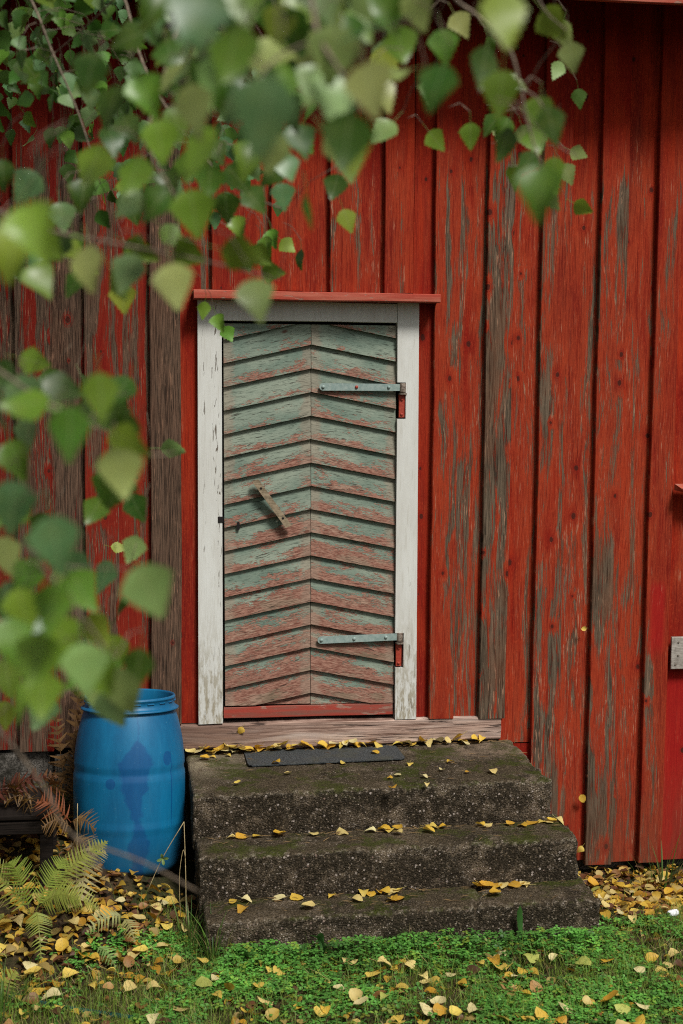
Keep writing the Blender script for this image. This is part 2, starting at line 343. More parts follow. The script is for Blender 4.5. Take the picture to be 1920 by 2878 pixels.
def mat_mat():
    g = G('ribbed_black_rubber'); p = g.obj(); s = g.sep(p)
    n = g.noise(p, 160.0, 3, 0.7); rib = g.m('SINE', g.mul(s[1], 620.0)); big = g.noise(p, 9.0, 4)
    col = g.mix(g.ss(n, 0.4, 0.7), (0.018, 0.022, 0.024), (0.085, 0.095, 0.098))
    col = g.mix(g.mul(g.ss(big, 0.5, 0.7), 0.5), col, (0.055, 0.055, 0.035))
    return g.done(col, 0.7, g.bump(g.add(rib, n), 0.5, 0.003), 0.4)

def mat_leaf(name, src, trans=0.35, rough=0.42, spots=0.0):
    g = G(name); col = g.vcol() if src == 'v' else g.ocol()
    if src == 'o':
        uv = g.sep(g.node('UVMap').outputs[0]); rn = g.mul(g.rnd(), 13.0)
        ax = g.m('ABSOLUTE', uv[0])
        vein = g.ss(g.m('ABSOLUTE', g.m('SINE', g.mul(g.sub(uv[1], g.mul(ax, 0.75)), 24.0))), 0.16, 0.0)
        vein = g.m('MAXIMUM', vein, g.ss(ax, 0.022, 0.006))
        bl = g.noise(g.xyz(g.mul(uv[0], 4.0), g.mul(uv[1], 4.0), rn), 1.0, 4)
        col = g.mix(g.mul(g.ss(bl, 0.4, 0.75), 0.25), col, g.mix(0.5, col, (0.35, 0.33, 0.05)))
        col = g.mix(g.mul(vein, 0.42), col, g.mix(0.55, col, (0.45, 0.50, 0.25)))
        if spots:
            sp = g.ss(g.noise(g.xyz(g.mul(uv[0], 9.0), g.mul(uv[1], 9.0), rn), 1.0, 4), 0.60, 0.68)
            col = g.mix(g.mul(sp, spots), col, (0.16, 0.07, 0.02))
    return g.done(col, rough, None, 0.5, 0.0, trans, col)

def mat_bark():
    g = G('birch_bark'); p = g.obj()
    n = g.noise(g.vmul(p, (6, 6, 30)), 1.0, 5, 0.7); n2 = g.noise(p, 7.0, 4)
    col = g.mix(g.ss(n, 0.56, 0.62), (0.52, 0.49, 0.45), (0.04, 0.035, 0.03))
    return g.done(col, 0.8, g.bump(n, 0.5, 0.01), 0.3)

M = dict(board=mat_red_board(), fresh=mat_fresh_red(), shelf=mat_plain_red('chipped_red_trim', (0.36, 0.05, 0.028), (0.45, 0.12, 0.075)),
         kick=mat_plain_red('worn_red_kickboard', (0.33, 0.045, 0.028), (0.21, 0.085, 0.06)), soffit=mat_plain_red('dark_red_soffit', (0.14, 0.012, 0.009), (0.20, 0.02, 0.014)),
         white=mat_white_frame(), door=mat_door_board(), beam=mat_beam(), concrete=mat_concrete(), stone=mat_stone(), ground=mat_ground(), barrel=mat_barrel(),
         strap=mat_simple('grey_green_metal', (0.21, 0.29, 0.27), (0.31, 0.38, 0.35), 60, 0.5, 0.0, 0.15), hinge_red=mat_simple('red_painted_iron', (0.30, 0.03, 0.016), (0.40, 0.06, 0.03), 90, 0.55),
         iron=mat_simple('rusty_iron', (0.09, 0.06, 0.045), (0.30, 0.25, 0.20), 120, 0.6, 0.3), dark=mat_simple('dark_gap', (0.006, 0.005, 0.005), (0.014, 0.011, 0.010), 10, 0.95),
         stick=mat_grey_wood('weathered_stick', (0.15, 0.115, 0.07), (0.34, 0.265, 0.175)), greyplank=mat_grey_wood('silver_grey_plank', (0.20, 0.175, 0.15), (0.42, 0.385, 0.34)),
         tar=mat_dark_wood('tarred_wood', (0.005, 0.004, 0.0035), (0.020, 0.015, 0.012)), rubber=mat_mat(), water=mat_simple('dark_rainwater', (0.004, 0.006, 0.008), (0.008, 0.01, 0.012), 4, 0.08, 0.0, 0.02),
         leaf=mat_leaf('birch_leaf_green', 'o', 0.45, 0.36, 0.12), fallen=mat_leaf('birch_leaf_yellow', 'o', 0.22, 0.6, 0.5), vleaf=mat_leaf('leafage', 'v', 0.3, 0.55),
         bark=mat_bark(), twig=mat_simple('brown_twig', (0.10, 0.075, 0.05), (0.24, 0.18, 0.125), 90, 0.7), straw=mat_simple('dry_straw', (0.30, 0.22, 0.10), (0.46, 0.36, 0.19), 50, 0.7),
         hose=mat_simple('teal_hose', (0.004, 0.035, 0.034), (0.008, 0.07, 0.062), 80, 0.4), paper=mat_simple('white_paper', (0.72, 0.73, 0.75), (0.82, 0.83, 0.85), 30, 0.7), roof=mat_simple('roof_felt', (0.03, 0.03, 0.03), (0.06, 0.055, 0.05), 30, 0.9))

# ------------------------------------------------------------------ object helpers
def link(o, parent=None):
    COL.objects.link(o)
    if parent is not None: o.parent = parent
    return o
def tag(o, label=None, cat=None, group=None, kind=None):
    if label: o['label'] = label
    if cat: o['category'] = cat
    if group: o['group'] = group
    if kind: o['kind'] = kind
    return o
def empty(name, loc, label, cat, group=None):
    o = bpy.data.objects.new(name, None); o.empty_display_size = 0.1; o.location = loc
    return tag(link(o), label, cat, group)
def child(o, parent):
    """parent o (whose mesh is in world coordinates) without moving it"""
    o.parent = parent; o.matrix_parent_inverse = Matrix.Translation(-Vector(parent.location)); return o
def mesh_obj(name, verts, faces, mat, parent=None, smooth=False, uv=None):
    me = bpy.data.meshes.new(name); me.from_pydata([tuple(v) for v in verts], [], faces); me.validate(); me.update()
    if smooth: me.polygons.foreach_set('use_smooth', [True] * len(me.polygons))
    if uv is not None:
        l = me.uv_layers.new(name='UVMap')
        for lp in me.loops: l.data[lp.index].uv = uv[lp.vertex_index]
    me.materials.append(mat)
    o = bpy.data.objects.new(name, me); COL.objects.link(o)
    if parent is not None: child(o, parent)
    return o
def tri_obj(name, V, T, mat, col=None, parent=None):
    me = bpy.data.meshes.new(name); V = np.ascontiguousarray(V, np.float32); T = np.ascontiguousarray(T, np.int32)
    me.vertices.add(len(V)); me.vertices.foreach_set('co', V.ravel())
    me.loops.add(T.size); me.loops.foreach_set('vertex_index', T.ravel())
    me.polygons.add(len(T)); me.polygons.foreach_set('loop_start', np.arange(0, T.size, 3, dtype=np.int32)); me.polygons.foreach_set('loop_total', np.full(len(T), 3, np.int32))
    me.update(calc_edges=True)
    if col is not None:
        a = me.color_attributes.new('tint', 'FLOAT_COLOR', 'POINT')
        a.data.foreach_set('color', np.concatenate([col, np.ones((len(col), 1))], 1).astype(np.float32).ravel())
    me.materials.append(mat)
    o = bpy.data.objects.new(name, me); COL.objects.link(o)
    if parent is not None: child(o, parent)
    return o
def scatter(tv, tt, pos, R, scale, tint, name, mat, parent=None):
    """one mesh of many copies of a small template"""
    N, k = len(pos), len(tv)
    V = np.einsum('nij,kj->nki', R, tv) * scale[:, None, None] + pos[:, None, :]
    T = (tt[None] + (np.arange(N) * k)[:, None, None]).reshape(-1, 3)
    return tri_obj(name, V.reshape(-1, 3), T, mat, np.repeat(tint, k, 0), parent)
def rots(az, tilt, taz):
    """rotate by az about z, then tip by tilt about a level axis at taz"""
    c, s = np.cos(az), np.sin(az); z = np.zeros_like(az); o = np.ones_like(az)
    Rz = np.stack([np.stack([c, -s, z], -1), np.stack([s, c, z], -1), np.stack([z, z, o], -1)], 1)
    ax = np.stack([np.cos(taz), np.sin(taz), z], -1); ct, st = np.cos(tilt), np.sin(tilt)
    K = np.zeros((len(az), 3, 3)); K[:, 0, 1] = -ax[:, 2]; K[:, 0, 2] = ax[:, 1]; K[:, 1, 0] = ax[:, 2]; K[:, 1, 2] = -ax[:, 0]; K[:, 2, 0] = -ax[:, 1]; K[:, 2, 1] = ax[:, 0]
    Rt = np.eye(3)[None] + st[:, None, None] * K + (1 - ct)[:, None, None] * (K @ K)
    return Rt @ Rz
def box(name, x0, x1, y0, y1, z0, z1, mat, parent=None, bevel=0.0, wob=0.0, seed=0):
    bm = bmesh.new(); bmesh.ops.create_cube(bm, size=1.0)
    for v in bm.verts: v.co = Vector((x0 + (v.co.x + .5) * (x1 - x0), y0 + (v.co.y + .5) * (y1 - y0), z0 + (v.co.z + .5) * (z1 - z0)))
    if bevel: bmesh.ops.bevel(bm, geom=bm.edges[:], offset=bevel, segments=2, affect='EDGES', profile=0.5)
    if wob:
        rr = random.Random(seed)
        for v in bm.verts: v.co += Vector((rr.uniform(-wob, wob), rr.uniform(-wob, wob), rr.uniform(-wob, wob)))
    me = bpy.data.meshes.new(name); bm.to_mesh(me); bm.free(); me.materials.append(mat)
    o = bpy.data.objects.new(name, me); COL.objects.link(o)
    if parent is not None: child(o, parent)
    return o
def plank(name, parent, a0, a1, l0, l1, yf, yb, mat, axis='z', ch=0.003, wob=0.0018, lean=0.0, step=0.18, seed=0, **props):
    """a board: width a0..a1, length l0..l1 along z or x, front face yf (towards the camera), back yb; edges wander a little"""
    rr = random.Random(seed * 7 + 1); n = max(2, int((l1 - l0) / step) + 1); V, F = [], []
    ph = [rr.uniform(0, 6.28) for _ in range(4)]
    for i in range(n + 1):
        t = i / n; l = l0 + (l1 - l0) * t; d = lean * (t - 0.5)
        e0 = d + wob * (math.sin(l * 3.1 + ph[0]) + .5 * math.sin(l * 11 + ph[1])); e1 = d + wob * (math.sin(l * 2.7 + ph[2]) + .5 * math.sin(l * 9 + ph[3]))
        y = yf + 0.0015 * math.sin(l * 2.1 + ph[1]); A0, A1 = a0 + e0, a1 + e1
        for a, yy in ((A0, yb), (A0, y + ch), (A0 + ch, y), (A0 + (A1 - A0) * .5, y - .0008), (A1 - ch, y), (A1, y + ch), (A1, yb)):
            jl = rr.uniform(-.002, .002) if i in (0, n) else 0
            V.append((a, yy, l + jl) if axis == 'z' else (l + jl, yy, a))
    k = 7
    for i in range(n):
        for j in range(k):
            q = (i * k + j, i * k + (j + 1) % k, (i + 1) * k + (j + 1) % k, (i + 1) * k + j)
            F.append(q if axis == 'z' else q[::-1])
    F.append(tuple(range(k))[::-1] if axis == 'z' else tuple(range(k))); F.append(tuple(n * k + j for j in (range(k) if axis == 'z' else range(k - 1, -1, -1))))
    o = mesh_obj(name, V, F, mat, parent)
    for kk, v in props.items(): o[kk] = v
    return o
def prism(name, pts, yf, yb, mat, parent=None):
    """an outline in x,z drawn out between two depths"""
    n = len(pts); V = [(x, yf, z) for x, z in pts] + [(x, yb, z) for x, z in pts]
    F = [tuple(range(n)), tuple(range(2 * n - 1, n - 1, -1))] + [(i, i + n, (i + 1) % n + n, (i + 1) % n) for i in range(n)]
    return mesh_obj(name, V, F, mat, parent)
def spline(pts, sub=6):
    P = [Vector(p) for p in pts]; P = [P[0] * 2 - P[1]] + P + [P[-1] * 2 - P[-2]]; out = []
    for i in range(1, len(P) - 2):
        for k in range(sub):
            t = k / sub; a, b, c, d = P[i - 1:i + 3]
            out.append(.5 * ((2 * b) + (c - a) * t + (2 * a - 5 * b + 4 * c - d) * t * t + (3 * b - a - 3 * c + d) * t ** 3))
    out.append(P[-2]); return out
def tube(name, pts, r0, r1, mat, parent=None, sides=7, sub=6, rough=0.0):
    P = spline(pts, sub) if sub > 1 else [Vector(p) for p in pts]; V, F = [], []; n = len(P)
    for i, p in enumerate(P):
        d = (P[min(i + 1, n - 1)] - P[max(i - 1, 0)]).normalized(); a = d.cross(Vector((.31, .17, .93))).normalized(); b = d.cross(a); r = r0 + (r1 - r0) * i / (n - 1)
        for k in range(sides):
            t = 2 * math.pi * k / sides; rr = r * (1 + rough * noise.noise(p * 9 + Vector((k, 0, 0))))
            V.append(p + a * math.cos(t) * rr + b * math.sin(t) * rr)
    for i in range(n - 1):
        for k in range(sides): F.append((i * sides + k, i * sides + (k + 1) % sides, (i + 1) * sides + (k + 1) % sides, (i + 1) * sides + k))
    F.append(tuple(range(sides))[::-1]); F.append(tuple((n - 1) * sides + k for k in range(sides)))
    return mesh_obj(name, V, F, mat, parent, smooth=True)
def lathe(prof, seg=72):
    V, F = [], []; n = len(prof)
    for i, (r, z) in enumerate(prof):
        for k in range(seg): t = 2 * math.pi * k / seg; V.append((r * math.cos(t), r * math.sin(t), z))
    for i in range(n - 1):
        for k in range(seg): F.append((i * seg + k, i * seg + (k + 1) % seg, (i + 1) * seg + (k + 1) % seg, (i + 1) * seg + k))
    return V, F
def sst(a, b, x):
    t = np.clip((x - a) / (b - a), 0, 1); return t * t * (3 - 2 * t)

# ------------------------------------------------------------------ ground
def ground_z(x, y):
    x = np.asarray(x, float); y = np.asarray(y, float)
    z = sst(0.32, -0.05, x) * (0.17 * sst(-1.35, -0.45, y) + 0.10 * sst(-0.6, 0.0, y))
    z = z - 0.15 * sst(1.6, 2.05, x) * sst(-1.15, -0.1, y)
    z = z + 0.55 * sst(-2.6, -6.2, y)
    return z + 0.008 * np.sin(7 * x + 3 * y) * np.sin(5 * y - 2 * x) + 0.005 * np.sin(17 * x) * np.sin(15 * y + 1)
gx = np.concatenate([np.linspace(-60, -3, 14), np.linspace(-2.6, 4, 111), np.linspace(4.4, 60, 14)])
gy = np.concatenate([np.linspace(-60, -8, 12), np.linspace(-7.5, -2.4, 30), np.linspace(-2.3, 0.2, 60), np.linspace(0.6, 60, 10)])
X, Yg = np.meshgrid(gx, gy); Z = ground_z(X, Yg)
nx, ny = len(gx), len(gy)
ids = np.arange(nx * ny).reshape(ny, nx)
gf = np.stack([ids[:-1, :-1], ids[:-1, 1:], ids[1:, 1:], ids[1:, :-1]], -1).reshape(-1, 4)
ground = mesh_obj('ground', np.stack([X, Yg, Z], -1).reshape(-1, 3), gf.tolist(), M['ground'], None, True)
tag(ground, kind='structure')

# ------------------------------------------------------------------ shed
shed = empty('shed', (1.0, 0.0, 0.0), 'weathered red board-clad wooden shed with a grey-green chevron door', 'shed')
EAVE = 4.02
# (x0, x1, foot, head, front layer?, wear, tone)
B = []
over = [-1.83, -1.56, -1.30, -1.03, -0.757, -0.488, -0.194, 0.091, 0.360, 0.623, 0.883, 1.127, 1.360, 1.601, 1.854, 2.127, 2.396, 2.66, 2.92, 3.18, 3.44, 3.70]
overr = [-1.68, -1.42, -1.16, -0.89, -0.622, -0.340, -0.047, 0.225, 0.510, 0.768, 1.021, 1.257, 1.474, 1.724, 1.987, 2.256, 2.510, 2.79, 3.05, 3.31, 3.57, 3.83]
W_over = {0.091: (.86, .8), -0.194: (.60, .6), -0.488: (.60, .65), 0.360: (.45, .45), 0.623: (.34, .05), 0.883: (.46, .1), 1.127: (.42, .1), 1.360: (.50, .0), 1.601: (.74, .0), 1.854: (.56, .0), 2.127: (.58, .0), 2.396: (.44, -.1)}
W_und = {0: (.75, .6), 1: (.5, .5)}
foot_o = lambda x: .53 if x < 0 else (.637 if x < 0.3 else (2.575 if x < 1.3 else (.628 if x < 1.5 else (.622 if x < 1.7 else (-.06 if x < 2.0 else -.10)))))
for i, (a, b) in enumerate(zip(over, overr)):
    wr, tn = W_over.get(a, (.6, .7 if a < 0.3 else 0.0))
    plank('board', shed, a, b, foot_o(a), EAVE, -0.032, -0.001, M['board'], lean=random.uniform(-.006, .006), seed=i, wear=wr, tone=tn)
und = [(-1.68, -1.56), (-1.42, -1.30), (-1.16, -1.03), (-.89, -.757), (-.622, -.488), (-.34, -.194), (-.047, .091), (.225, .305), (.310, .36), (.51, .623), (.768, .883), (1.021, 1.127), (1.285, 1.36), (1.474, 1.601), (1.724, 1.854), (1.987, 2.127), (2.256, 2.396), (2.79, 2.92), (3.05, 3.18), (3.31, 3.44), (3.57, 3.70)]
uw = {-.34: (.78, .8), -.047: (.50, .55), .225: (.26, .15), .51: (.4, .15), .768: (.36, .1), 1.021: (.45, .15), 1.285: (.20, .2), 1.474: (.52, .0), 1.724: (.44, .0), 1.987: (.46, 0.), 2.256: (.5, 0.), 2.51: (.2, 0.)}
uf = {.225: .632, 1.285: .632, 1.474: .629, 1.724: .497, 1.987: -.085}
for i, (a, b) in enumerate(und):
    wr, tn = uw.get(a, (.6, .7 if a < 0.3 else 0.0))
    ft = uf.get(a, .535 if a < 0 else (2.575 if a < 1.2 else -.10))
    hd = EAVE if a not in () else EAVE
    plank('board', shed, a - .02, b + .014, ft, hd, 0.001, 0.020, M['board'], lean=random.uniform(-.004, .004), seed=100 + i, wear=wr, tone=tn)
plank('board', shed, 2.50, 2.675, -.10, EAVE, 0.001, 0.020, M['board'], seed=140, wear=.30, tone=-.1)
plank('board', shed, 1.76, 1.86, -.08, .490, 0.0005, 0.020, M['board'], seed=142, wear=.15, tone=.1)
box('backing_wall', -1.9, 3.9, 0.06, 0.16, 0.45, EAVE + .3, M['dark'], shed)
box('side_wall', -1.86, -1.80, 0.17, 4.0, -0.2, EAVE + .2, M['soffit'], shed)
box('side_wall', 3.80, 3.86, 0.17, 4.0, -0.3, EAVE + .2, M['soffit'], shed)
box('foundation', -1.85, 3.85, 0.055, 0.30, -0.45, 0.44, M['stone'], shed)
# rough field stones of the footing, left of the steps
for i, (x0, x1, z0, z1) in enumerate([(-1.3, -.80, .05, .50), (-.78, -.36, .08, .52), (-.34, .0, .02, .50), (.02, .30, .05, .49)]):
    box('footing_stone', x0, x1, 0.0, 0.054, z0, z1, M['stone'], shed, 0.02, 0.006, i)
# eave: soffit planks, fascia, roof slab
def sloped(name, y0, y1, z0, z1, th, x0, x1, mat):
    V = [(x, y, z + d) for x in (x0, x1) for (y, z) in ((y0, z0), (y1, z1)) for d in (0, th)]
    return mesh_obj(name, V, [(0, 2, 6, 4), (1, 5, 7, 3), (0, 4, 5, 1), (2, 3, 7, 6), (0, 1, 3, 2), (4, 6, 7, 5)], mat, shed)
for k in range(4):
    ya, yb = -.38 + .098 * k, -.38 + .098 * (k + 1) - .004
    sloped('soffit_board', ya, yb, 3.84 + .35 * (ya + .38), 3.84 + .35 * (yb + .38), .02, -2.2, 4.2, M['soffit'])
sloped('roof', -.44, 2.4, 3.90, 4.895, .05, -2.25, 4.25, M['roof'])
sloped('roof', 2.405, 4.6, 4.893, 4.12, .05, -2.25, 4.25, M['roof'])
plank('fascia', shed, 3.789, 3.94, -2.2, 4.2, -.410, -.385, M['shelf'], axis='x', seed=300, wear=.2, tone=0.)
# door casing
prism('door_jamb', [(.301, .632), (.411, .634), (.404, 2.445), (.404, 2.530), (.2985, 2.530)], -.030, .030, M['white'], shed)
jr = [(1.2025, .630), (1.301, .630), (1.289, 2.530), (1.191, 2.530), (1.194, 2.176), (1.2325, 2.176), (1.2335, 2.012), (1.195, 2.012), (1.1985, 1.033), (1.2375, 1.033), (1.2385, .872), (1.201, .872)]
prism('door_jamb', jr, -.030, .030, M['white'], shed)
plank('door_header', shed, 2.441, 2.529, .4055, 1.1895, -.028, .03, M['white'], axis='x', seed=301, ch=.002)
plank('lintel_ledge', shed, 2.531, 2.568, .279, 1.368, -.120, .0, M['shelf'], axis='x', seed=302, ch=.003, wob=.0012)
# sill beam
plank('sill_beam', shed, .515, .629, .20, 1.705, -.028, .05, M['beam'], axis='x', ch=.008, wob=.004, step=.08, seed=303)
box('sill_gap', 1.71, 1.755, .02, .055, .40, .62, M['dark'], shed)
# ledge and grey plank at the next opening
mesh_obj('wooden_ledge', [(2.515, -.03, 1.715), (2.515, -.115, 1.70), (2.98, -.115, 1.70), (2.98, -.03, 1.715), (2.515, -.03, 1.685), (2.53, -.105, 1.68), (2.98, -.105, 1.60), (2.98, -.03, 1.60)],
         [(0, 3, 2, 1), (4, 5, 6, 7), (0, 1, 5, 4), (1, 2, 6, 5), (2, 3, 7, 6), (3, 0, 4, 7)], M['shelf'], shed)
gp = plank('grey_plank', shed, .838, .992, 2.521, 3.2, -.046, -.026, M['greyplank'], axis='x', ch=.003, seed=304)
gp['label'] = 'silver-grey bare plank end with bolt holes'
for zz in (.862, .905, .968):
    V, F = lathe([(0.0001, 0), (.0045, 0), (.0045, .002), (.0001, .0025)], 10)
    mesh_obj('bolt_head', [(2.541 + .012 * (zz > .9) + a, -.047 - c, zz + b) for a, b, c in V], F, M['iron'], shed)

# ------------------------------------------------------------------ door
door = bpy.data.objects.new('door', None); door.location = (.805, 0, .64); COL.objects.link(door); child(door, shed)
door['label'] = 'grey-green chevron clapboard door with peeling paint'
def child2(o): 
    o.parent = door; o.matrix_parent_inverse = Matrix.Translation(-Vector((.805, 0, .64))); return o
child2(box('door_leaf', .413, 1.193, .012, .045, .648, 2.432, M['dark']))
DT, DB = 2.430, .706
def clip(poly, z, keep_below):
    out = []
    for i in range(len(poly)):
        a, b = poly[i], poly[(i + 1) % len(poly)]; ia = (a[1] <= z) == keep_below or a[1] == z; ib = (b[1] <= z) == keep_below or b[1] == z
        if ia: out.append(a)
        if ia != ib: t = (z - a[1]) / (b[1] - a[1]); out.append((a[0] + (b[0] - a[0]) * t, z))
    return out
def clapboard(side, k):
    zc = 2.3406 + .1052 - .1052 * (k + 0)          # lower edge at the ridge
    dl = .0865 - .0005 * k if side < 0 else .072 + .0004 * k
    xc, xe = .8035 + .0005 * k, (.4135 + .0006 * k if side < 0 else 1.1905 + .0004 * k)
    xc += .0012 * side
    jit = random.uniform(-.0015, .0015); h = .1085
    sl = dl / abs(xe - xc)
    pts = [(xe, zc - dl + jit), (xc, zc + jit * .5), (xc, zc + h), (xe, zc - dl + h)]
    pts = clip(pts, DT, True)
    if pts: pts = clip(pts, DB + (.004 if side < 0 else .0), False)
    if len(pts) < 3: return
    uv, dep_ = [], []
    ca = 1 / math.hypot(1, sl)
    V = []
    for x, z in pts:
        v = (z - (zc - sl * abs(x - xc))) * ca; uu = abs(x - xe) / ca
        uv.append((uu, v)); V.append((x, -.016 + .019 * max(0, min(1, v / h)), z))
    n = len(V); back = [(x, .011, z) for x, y, z in V]
    F = [tuple(range(n)), tuple(range(2 * n - 1, n - 1, -1))] + [(i, i + n, (i + 1) % n + n, (i + 1) % n) for i in range(n)]
    o = mesh_obj('board', V + back, F, M['door'], None, uv=uv + uv)
    o['wear'] = min(1.0, max(0.0, .36 + .031 * k + random.uniform(-.07, .07) + (.04 if side > 0 else 0)))
    child2(o)
for k in range(0, 19):
    for s_ in (-1, 1): clapboard(s_, k)
child2(plank('kick_board', None, .652, .7035, .417, 1.195, -.012, .011, M['kick'], axis='x', seed=310, ch=.002))
def disc(name, x, y, z, r, th, mat, seg=12):
    V, F = lathe([(.0001, th), (r * .7, th * .95), (r, th * .5), (r, 0)], seg)
    return child2(mesh_obj(name, [(x + a, y - c, z + b) for a, b, c in V], F, mat, None, True))
def hinge(zc, zl, base):
    # strap tapers to a rounded end at the door's middle
    n = 8; pts = [(1.206, zc + .015), (.856, zl + .0165)]
    for i in range(n + 1): t = math.pi / 2 + math.pi * i / n; pts.append((.856 + .0165 * math.cos(t), zl + .0165 * math.sin(t)))
    pts += [(1.206, zc - .016)]
    child2(prism('hinge_strap', pts[::-1], -.030, -.024, M['strap']))
    for x in (.857, 1.008, 1.155): disc('bolt', x, -.030, zl + (zc - zl) * (x - .856) / .35, .0075, .006, M['hinge_red'] if (x == 1.008 and zc > 2) else M['strap'])
    V, F = lathe([(.0001, -.024), (.014, -.024), (.0145, -.02), (.0145, .016), (.013, .018), (.0001, .018)], 16)
    child2(mesh_obj('hinge_knuckle', [(1.2195 + a, -.026 + b, zc + c) for a, b, c in V], F, M['iron'], None, True))
    V, F = lathe([(.0001, -.004), (.019, -.004), (.019, .003), (.0001, .003)], 16)
    child2(mesh_obj('hinge_washer', [(1.2195 + a, -.026 + b, zc - .029 + c) for a, b, c in V], F, M['iron'], None))
    child2(box('hinge_plate', 1.2035, 1.2295, -.024, -.002, base, zc - .033, M['hinge_red'], None, .002))
    for zz in (base + .014, zc - .055): disc('bolt', 1.2165, -.024, zz, .0065, .005, M['hinge_red'])
hinge(2.154, 2.1535, 2.018); hinge(1.016, 1.007, .878)
# turned wooden pull, two nail holes, on two short pegs
ang = math.atan2(1.541 - 1.724, .695 - .561); L_ = .232; ca_, sa_ = math.cos(ang), math.sin(ang)
def hp(a, b): return (.628 + a * ca_ - b * sa_, 1.6325 + a * sa_ + b * ca_)
child2(prism('handle_bar', [hp(-.132, -.0140), hp(.124, -.0150), hp(.132, .0135), hp(-.124, .0150)], -.052, -.034, M['stick']))
for a in (-.085, .082):
    x, z = hp(a, 0.0); disc('nail_hole', x, -.0521, z, .0055, .001, M['dark'])
    child2(box('handle_peg', x - .009, x + .009, -.0335, .0, z - .009, z + .009, M['stick'], None, .002))
prk = [(.480 + .0065 * math.cos(t), 1.530 + (.012 if math.sin(t) > 0 else -.012) + .0065 * math.sin(t)) for t in [i * math.pi / 8 for i in range(16)]]
kh = prism('keyhole', prk[::-1], -.0165, -.009, M['dark']); child2(kh)
child2(box('latch', .388, .4125, -.0335, -.01, 1.547, 1.574, M['dark'], None, .002))

# ------------------------------------------------------------------ concrete steps
steps = empty('concrete_steps', (1.02, -.6, 0.0), 'dark mossy concrete steps of three treads below the door', 'steps')
def slab(name, x0, x1, y0, y1, z0, z1, sx, seed):
    c = .008; V = []; F = []; idx = {}
    nx_, ny_, nz_ = int((x1 - x0) / c), int((y1 - y0) / c), int((z1 - z0) / c)
    r = .018; so = Vector((seed * 3.7, seed * 1.3, 0))
    def vert(i, j, k):
        if (i, j, k) in idx: return idx[(i, j, k)]
        p = Vector((x0 + (x1 - x0) * i / nx_, y0 + (y1 - y0) * j / ny_, z0 + (z1 - z0) * k / nz_))
        q = Vector((min(max(p.x, x0 + r), x1 - r), min(max(p.y, y0 + r), y1 - r), min(max(p.z, z0 + r), z1 - r)))
        n = p - q; n = n.normalized() if n.length > 1e-6 else Vector((0, 0, 0)); p = q + n * min((p - q).length, r) if n.length else p
        e = max(0, min(1, (p.z - (z1 - .05)) / .05)) * max(0, min(1, (y0 + .05 - p.y) / .05))       # the nosing crumbles most
        es = max(0, min(1, (p.x - (x1 - .07)) / .07))
        d = .005 * noise.noise(p * 3 + so) + .003 * noise.noise(p * 12 + so) + (.003 + .004 * e + .003 * es) * noise.noise(p * 45 + so) + (.0015 + .0015 * e) * noise.noise(p * 95 + so) - .010 * e * abs(noise.noise(p * 9 + so)) - .015 * es * abs(noise.noise(p * 7 + so))
        if seed == 3: d -= .016 * math.exp(-((p.x - 1.36 - .25 * (p.y + 1.0) - .012 * noise.noise(p * 14)) / .009) ** 2)      # split across the lowest tread
        if seed == 1 and p.z > .48:                                                                                     # crack over the landing's far corner
            t_ = max(0, min(1, ((p.x - 1.45) * .18 + (p.y + .03) * -.19) / .0685)); d -= .008 * math.exp(-(math.hypot(p.x - 1.45 - .18 * t_, p.y + .03 + .19 * t_ + .01 * noise.noise(p * 20)) / .007) ** 2)
        nn = n if n.length else Vector((0, -1, 0))
        p = p + nn * d
        p.x += sx * (p.z - z1) * -1 * (1 if i == nx_ else 0); p.z += (p.x - 1.02) * .012
        V.append(p); idx[(i, j, k)] = len(V) - 1; return len(V) - 1
    for i in range(nx_):
        for j in range(ny_):
            F.append((vert(i, j, nz_), vert(i + 1, j, nz_), vert(i + 1, j + 1, nz_), vert(i, j + 1, nz_)))
    for i in range(nx_):
        for k in range(nz_): F.append((vert(i, 0, k), vert(i + 1, 0, k), vert(i + 1, 0, k + 1), vert(i, 0, k + 1)))
    for j in range(ny_):
        for k in range(nz_):
            F.append((vert(0, j + 1, k), vert(0, j, k), vert(0, j, k + 1), vert(0, j + 1, k + 1)))
            F.append((vert(nx_, j, k), vert(nx_, j + 1, k), vert(nx_, j + 1, k + 1), vert(nx_, j, k + 1)))
    return mesh_obj(name, V, F, M['concrete'], steps, True)
slab('landing', .248, 1.765, -.665, .045, .27, .502, .0, 1)
slab('step', .258, 1.808, -.905, -.56, .05, .325, .0, 2)
slab('step', .272, 1.836, -1.125, -.75, -.12, .147, .0, 3)

# ------------------------------------------------------------------ rubber mat
mp = []
mx0, mx1, my0, my1 = .505, 1.205, -.285, -.02; rr_ = .03
for cx, cy, a0 in ((mx1 - rr_, my1 - rr_, 0), (mx0 + rr_, my1 - rr_, 1), (mx0 + rr_, my0 + rr_, 2), (mx1 - rr_, my0 + rr_, 3)):
    for i in range(7): t = (a0 + i / 6) * math.pi / 2; mp.append((cx + rr_ * math.cos(t), cy + rr_ * math.sin(t)))
n_ = len(mp); zz = lambda x, y: .5075 + (x - 1.02) * .012 + .004 * math.sin(x * 9 + y * 6)
Vm = [(x, y, zz(x, y)) for x, y in mp] + [(x, y, zz(x, y) + .005) for x, y in mp]
mat_o = mesh_obj('doormat', Vm, [tuple(range(n_))[::-1], tuple(range(n_, 2 * n_))] + [(i, (i + 1) % n_, (i + 1) % n_ + n_, i + n_) for i in range(n_)], M['rubber'])
tag(mat_o, 'thin black ribbed rubber mat on the top step', 'doormat')

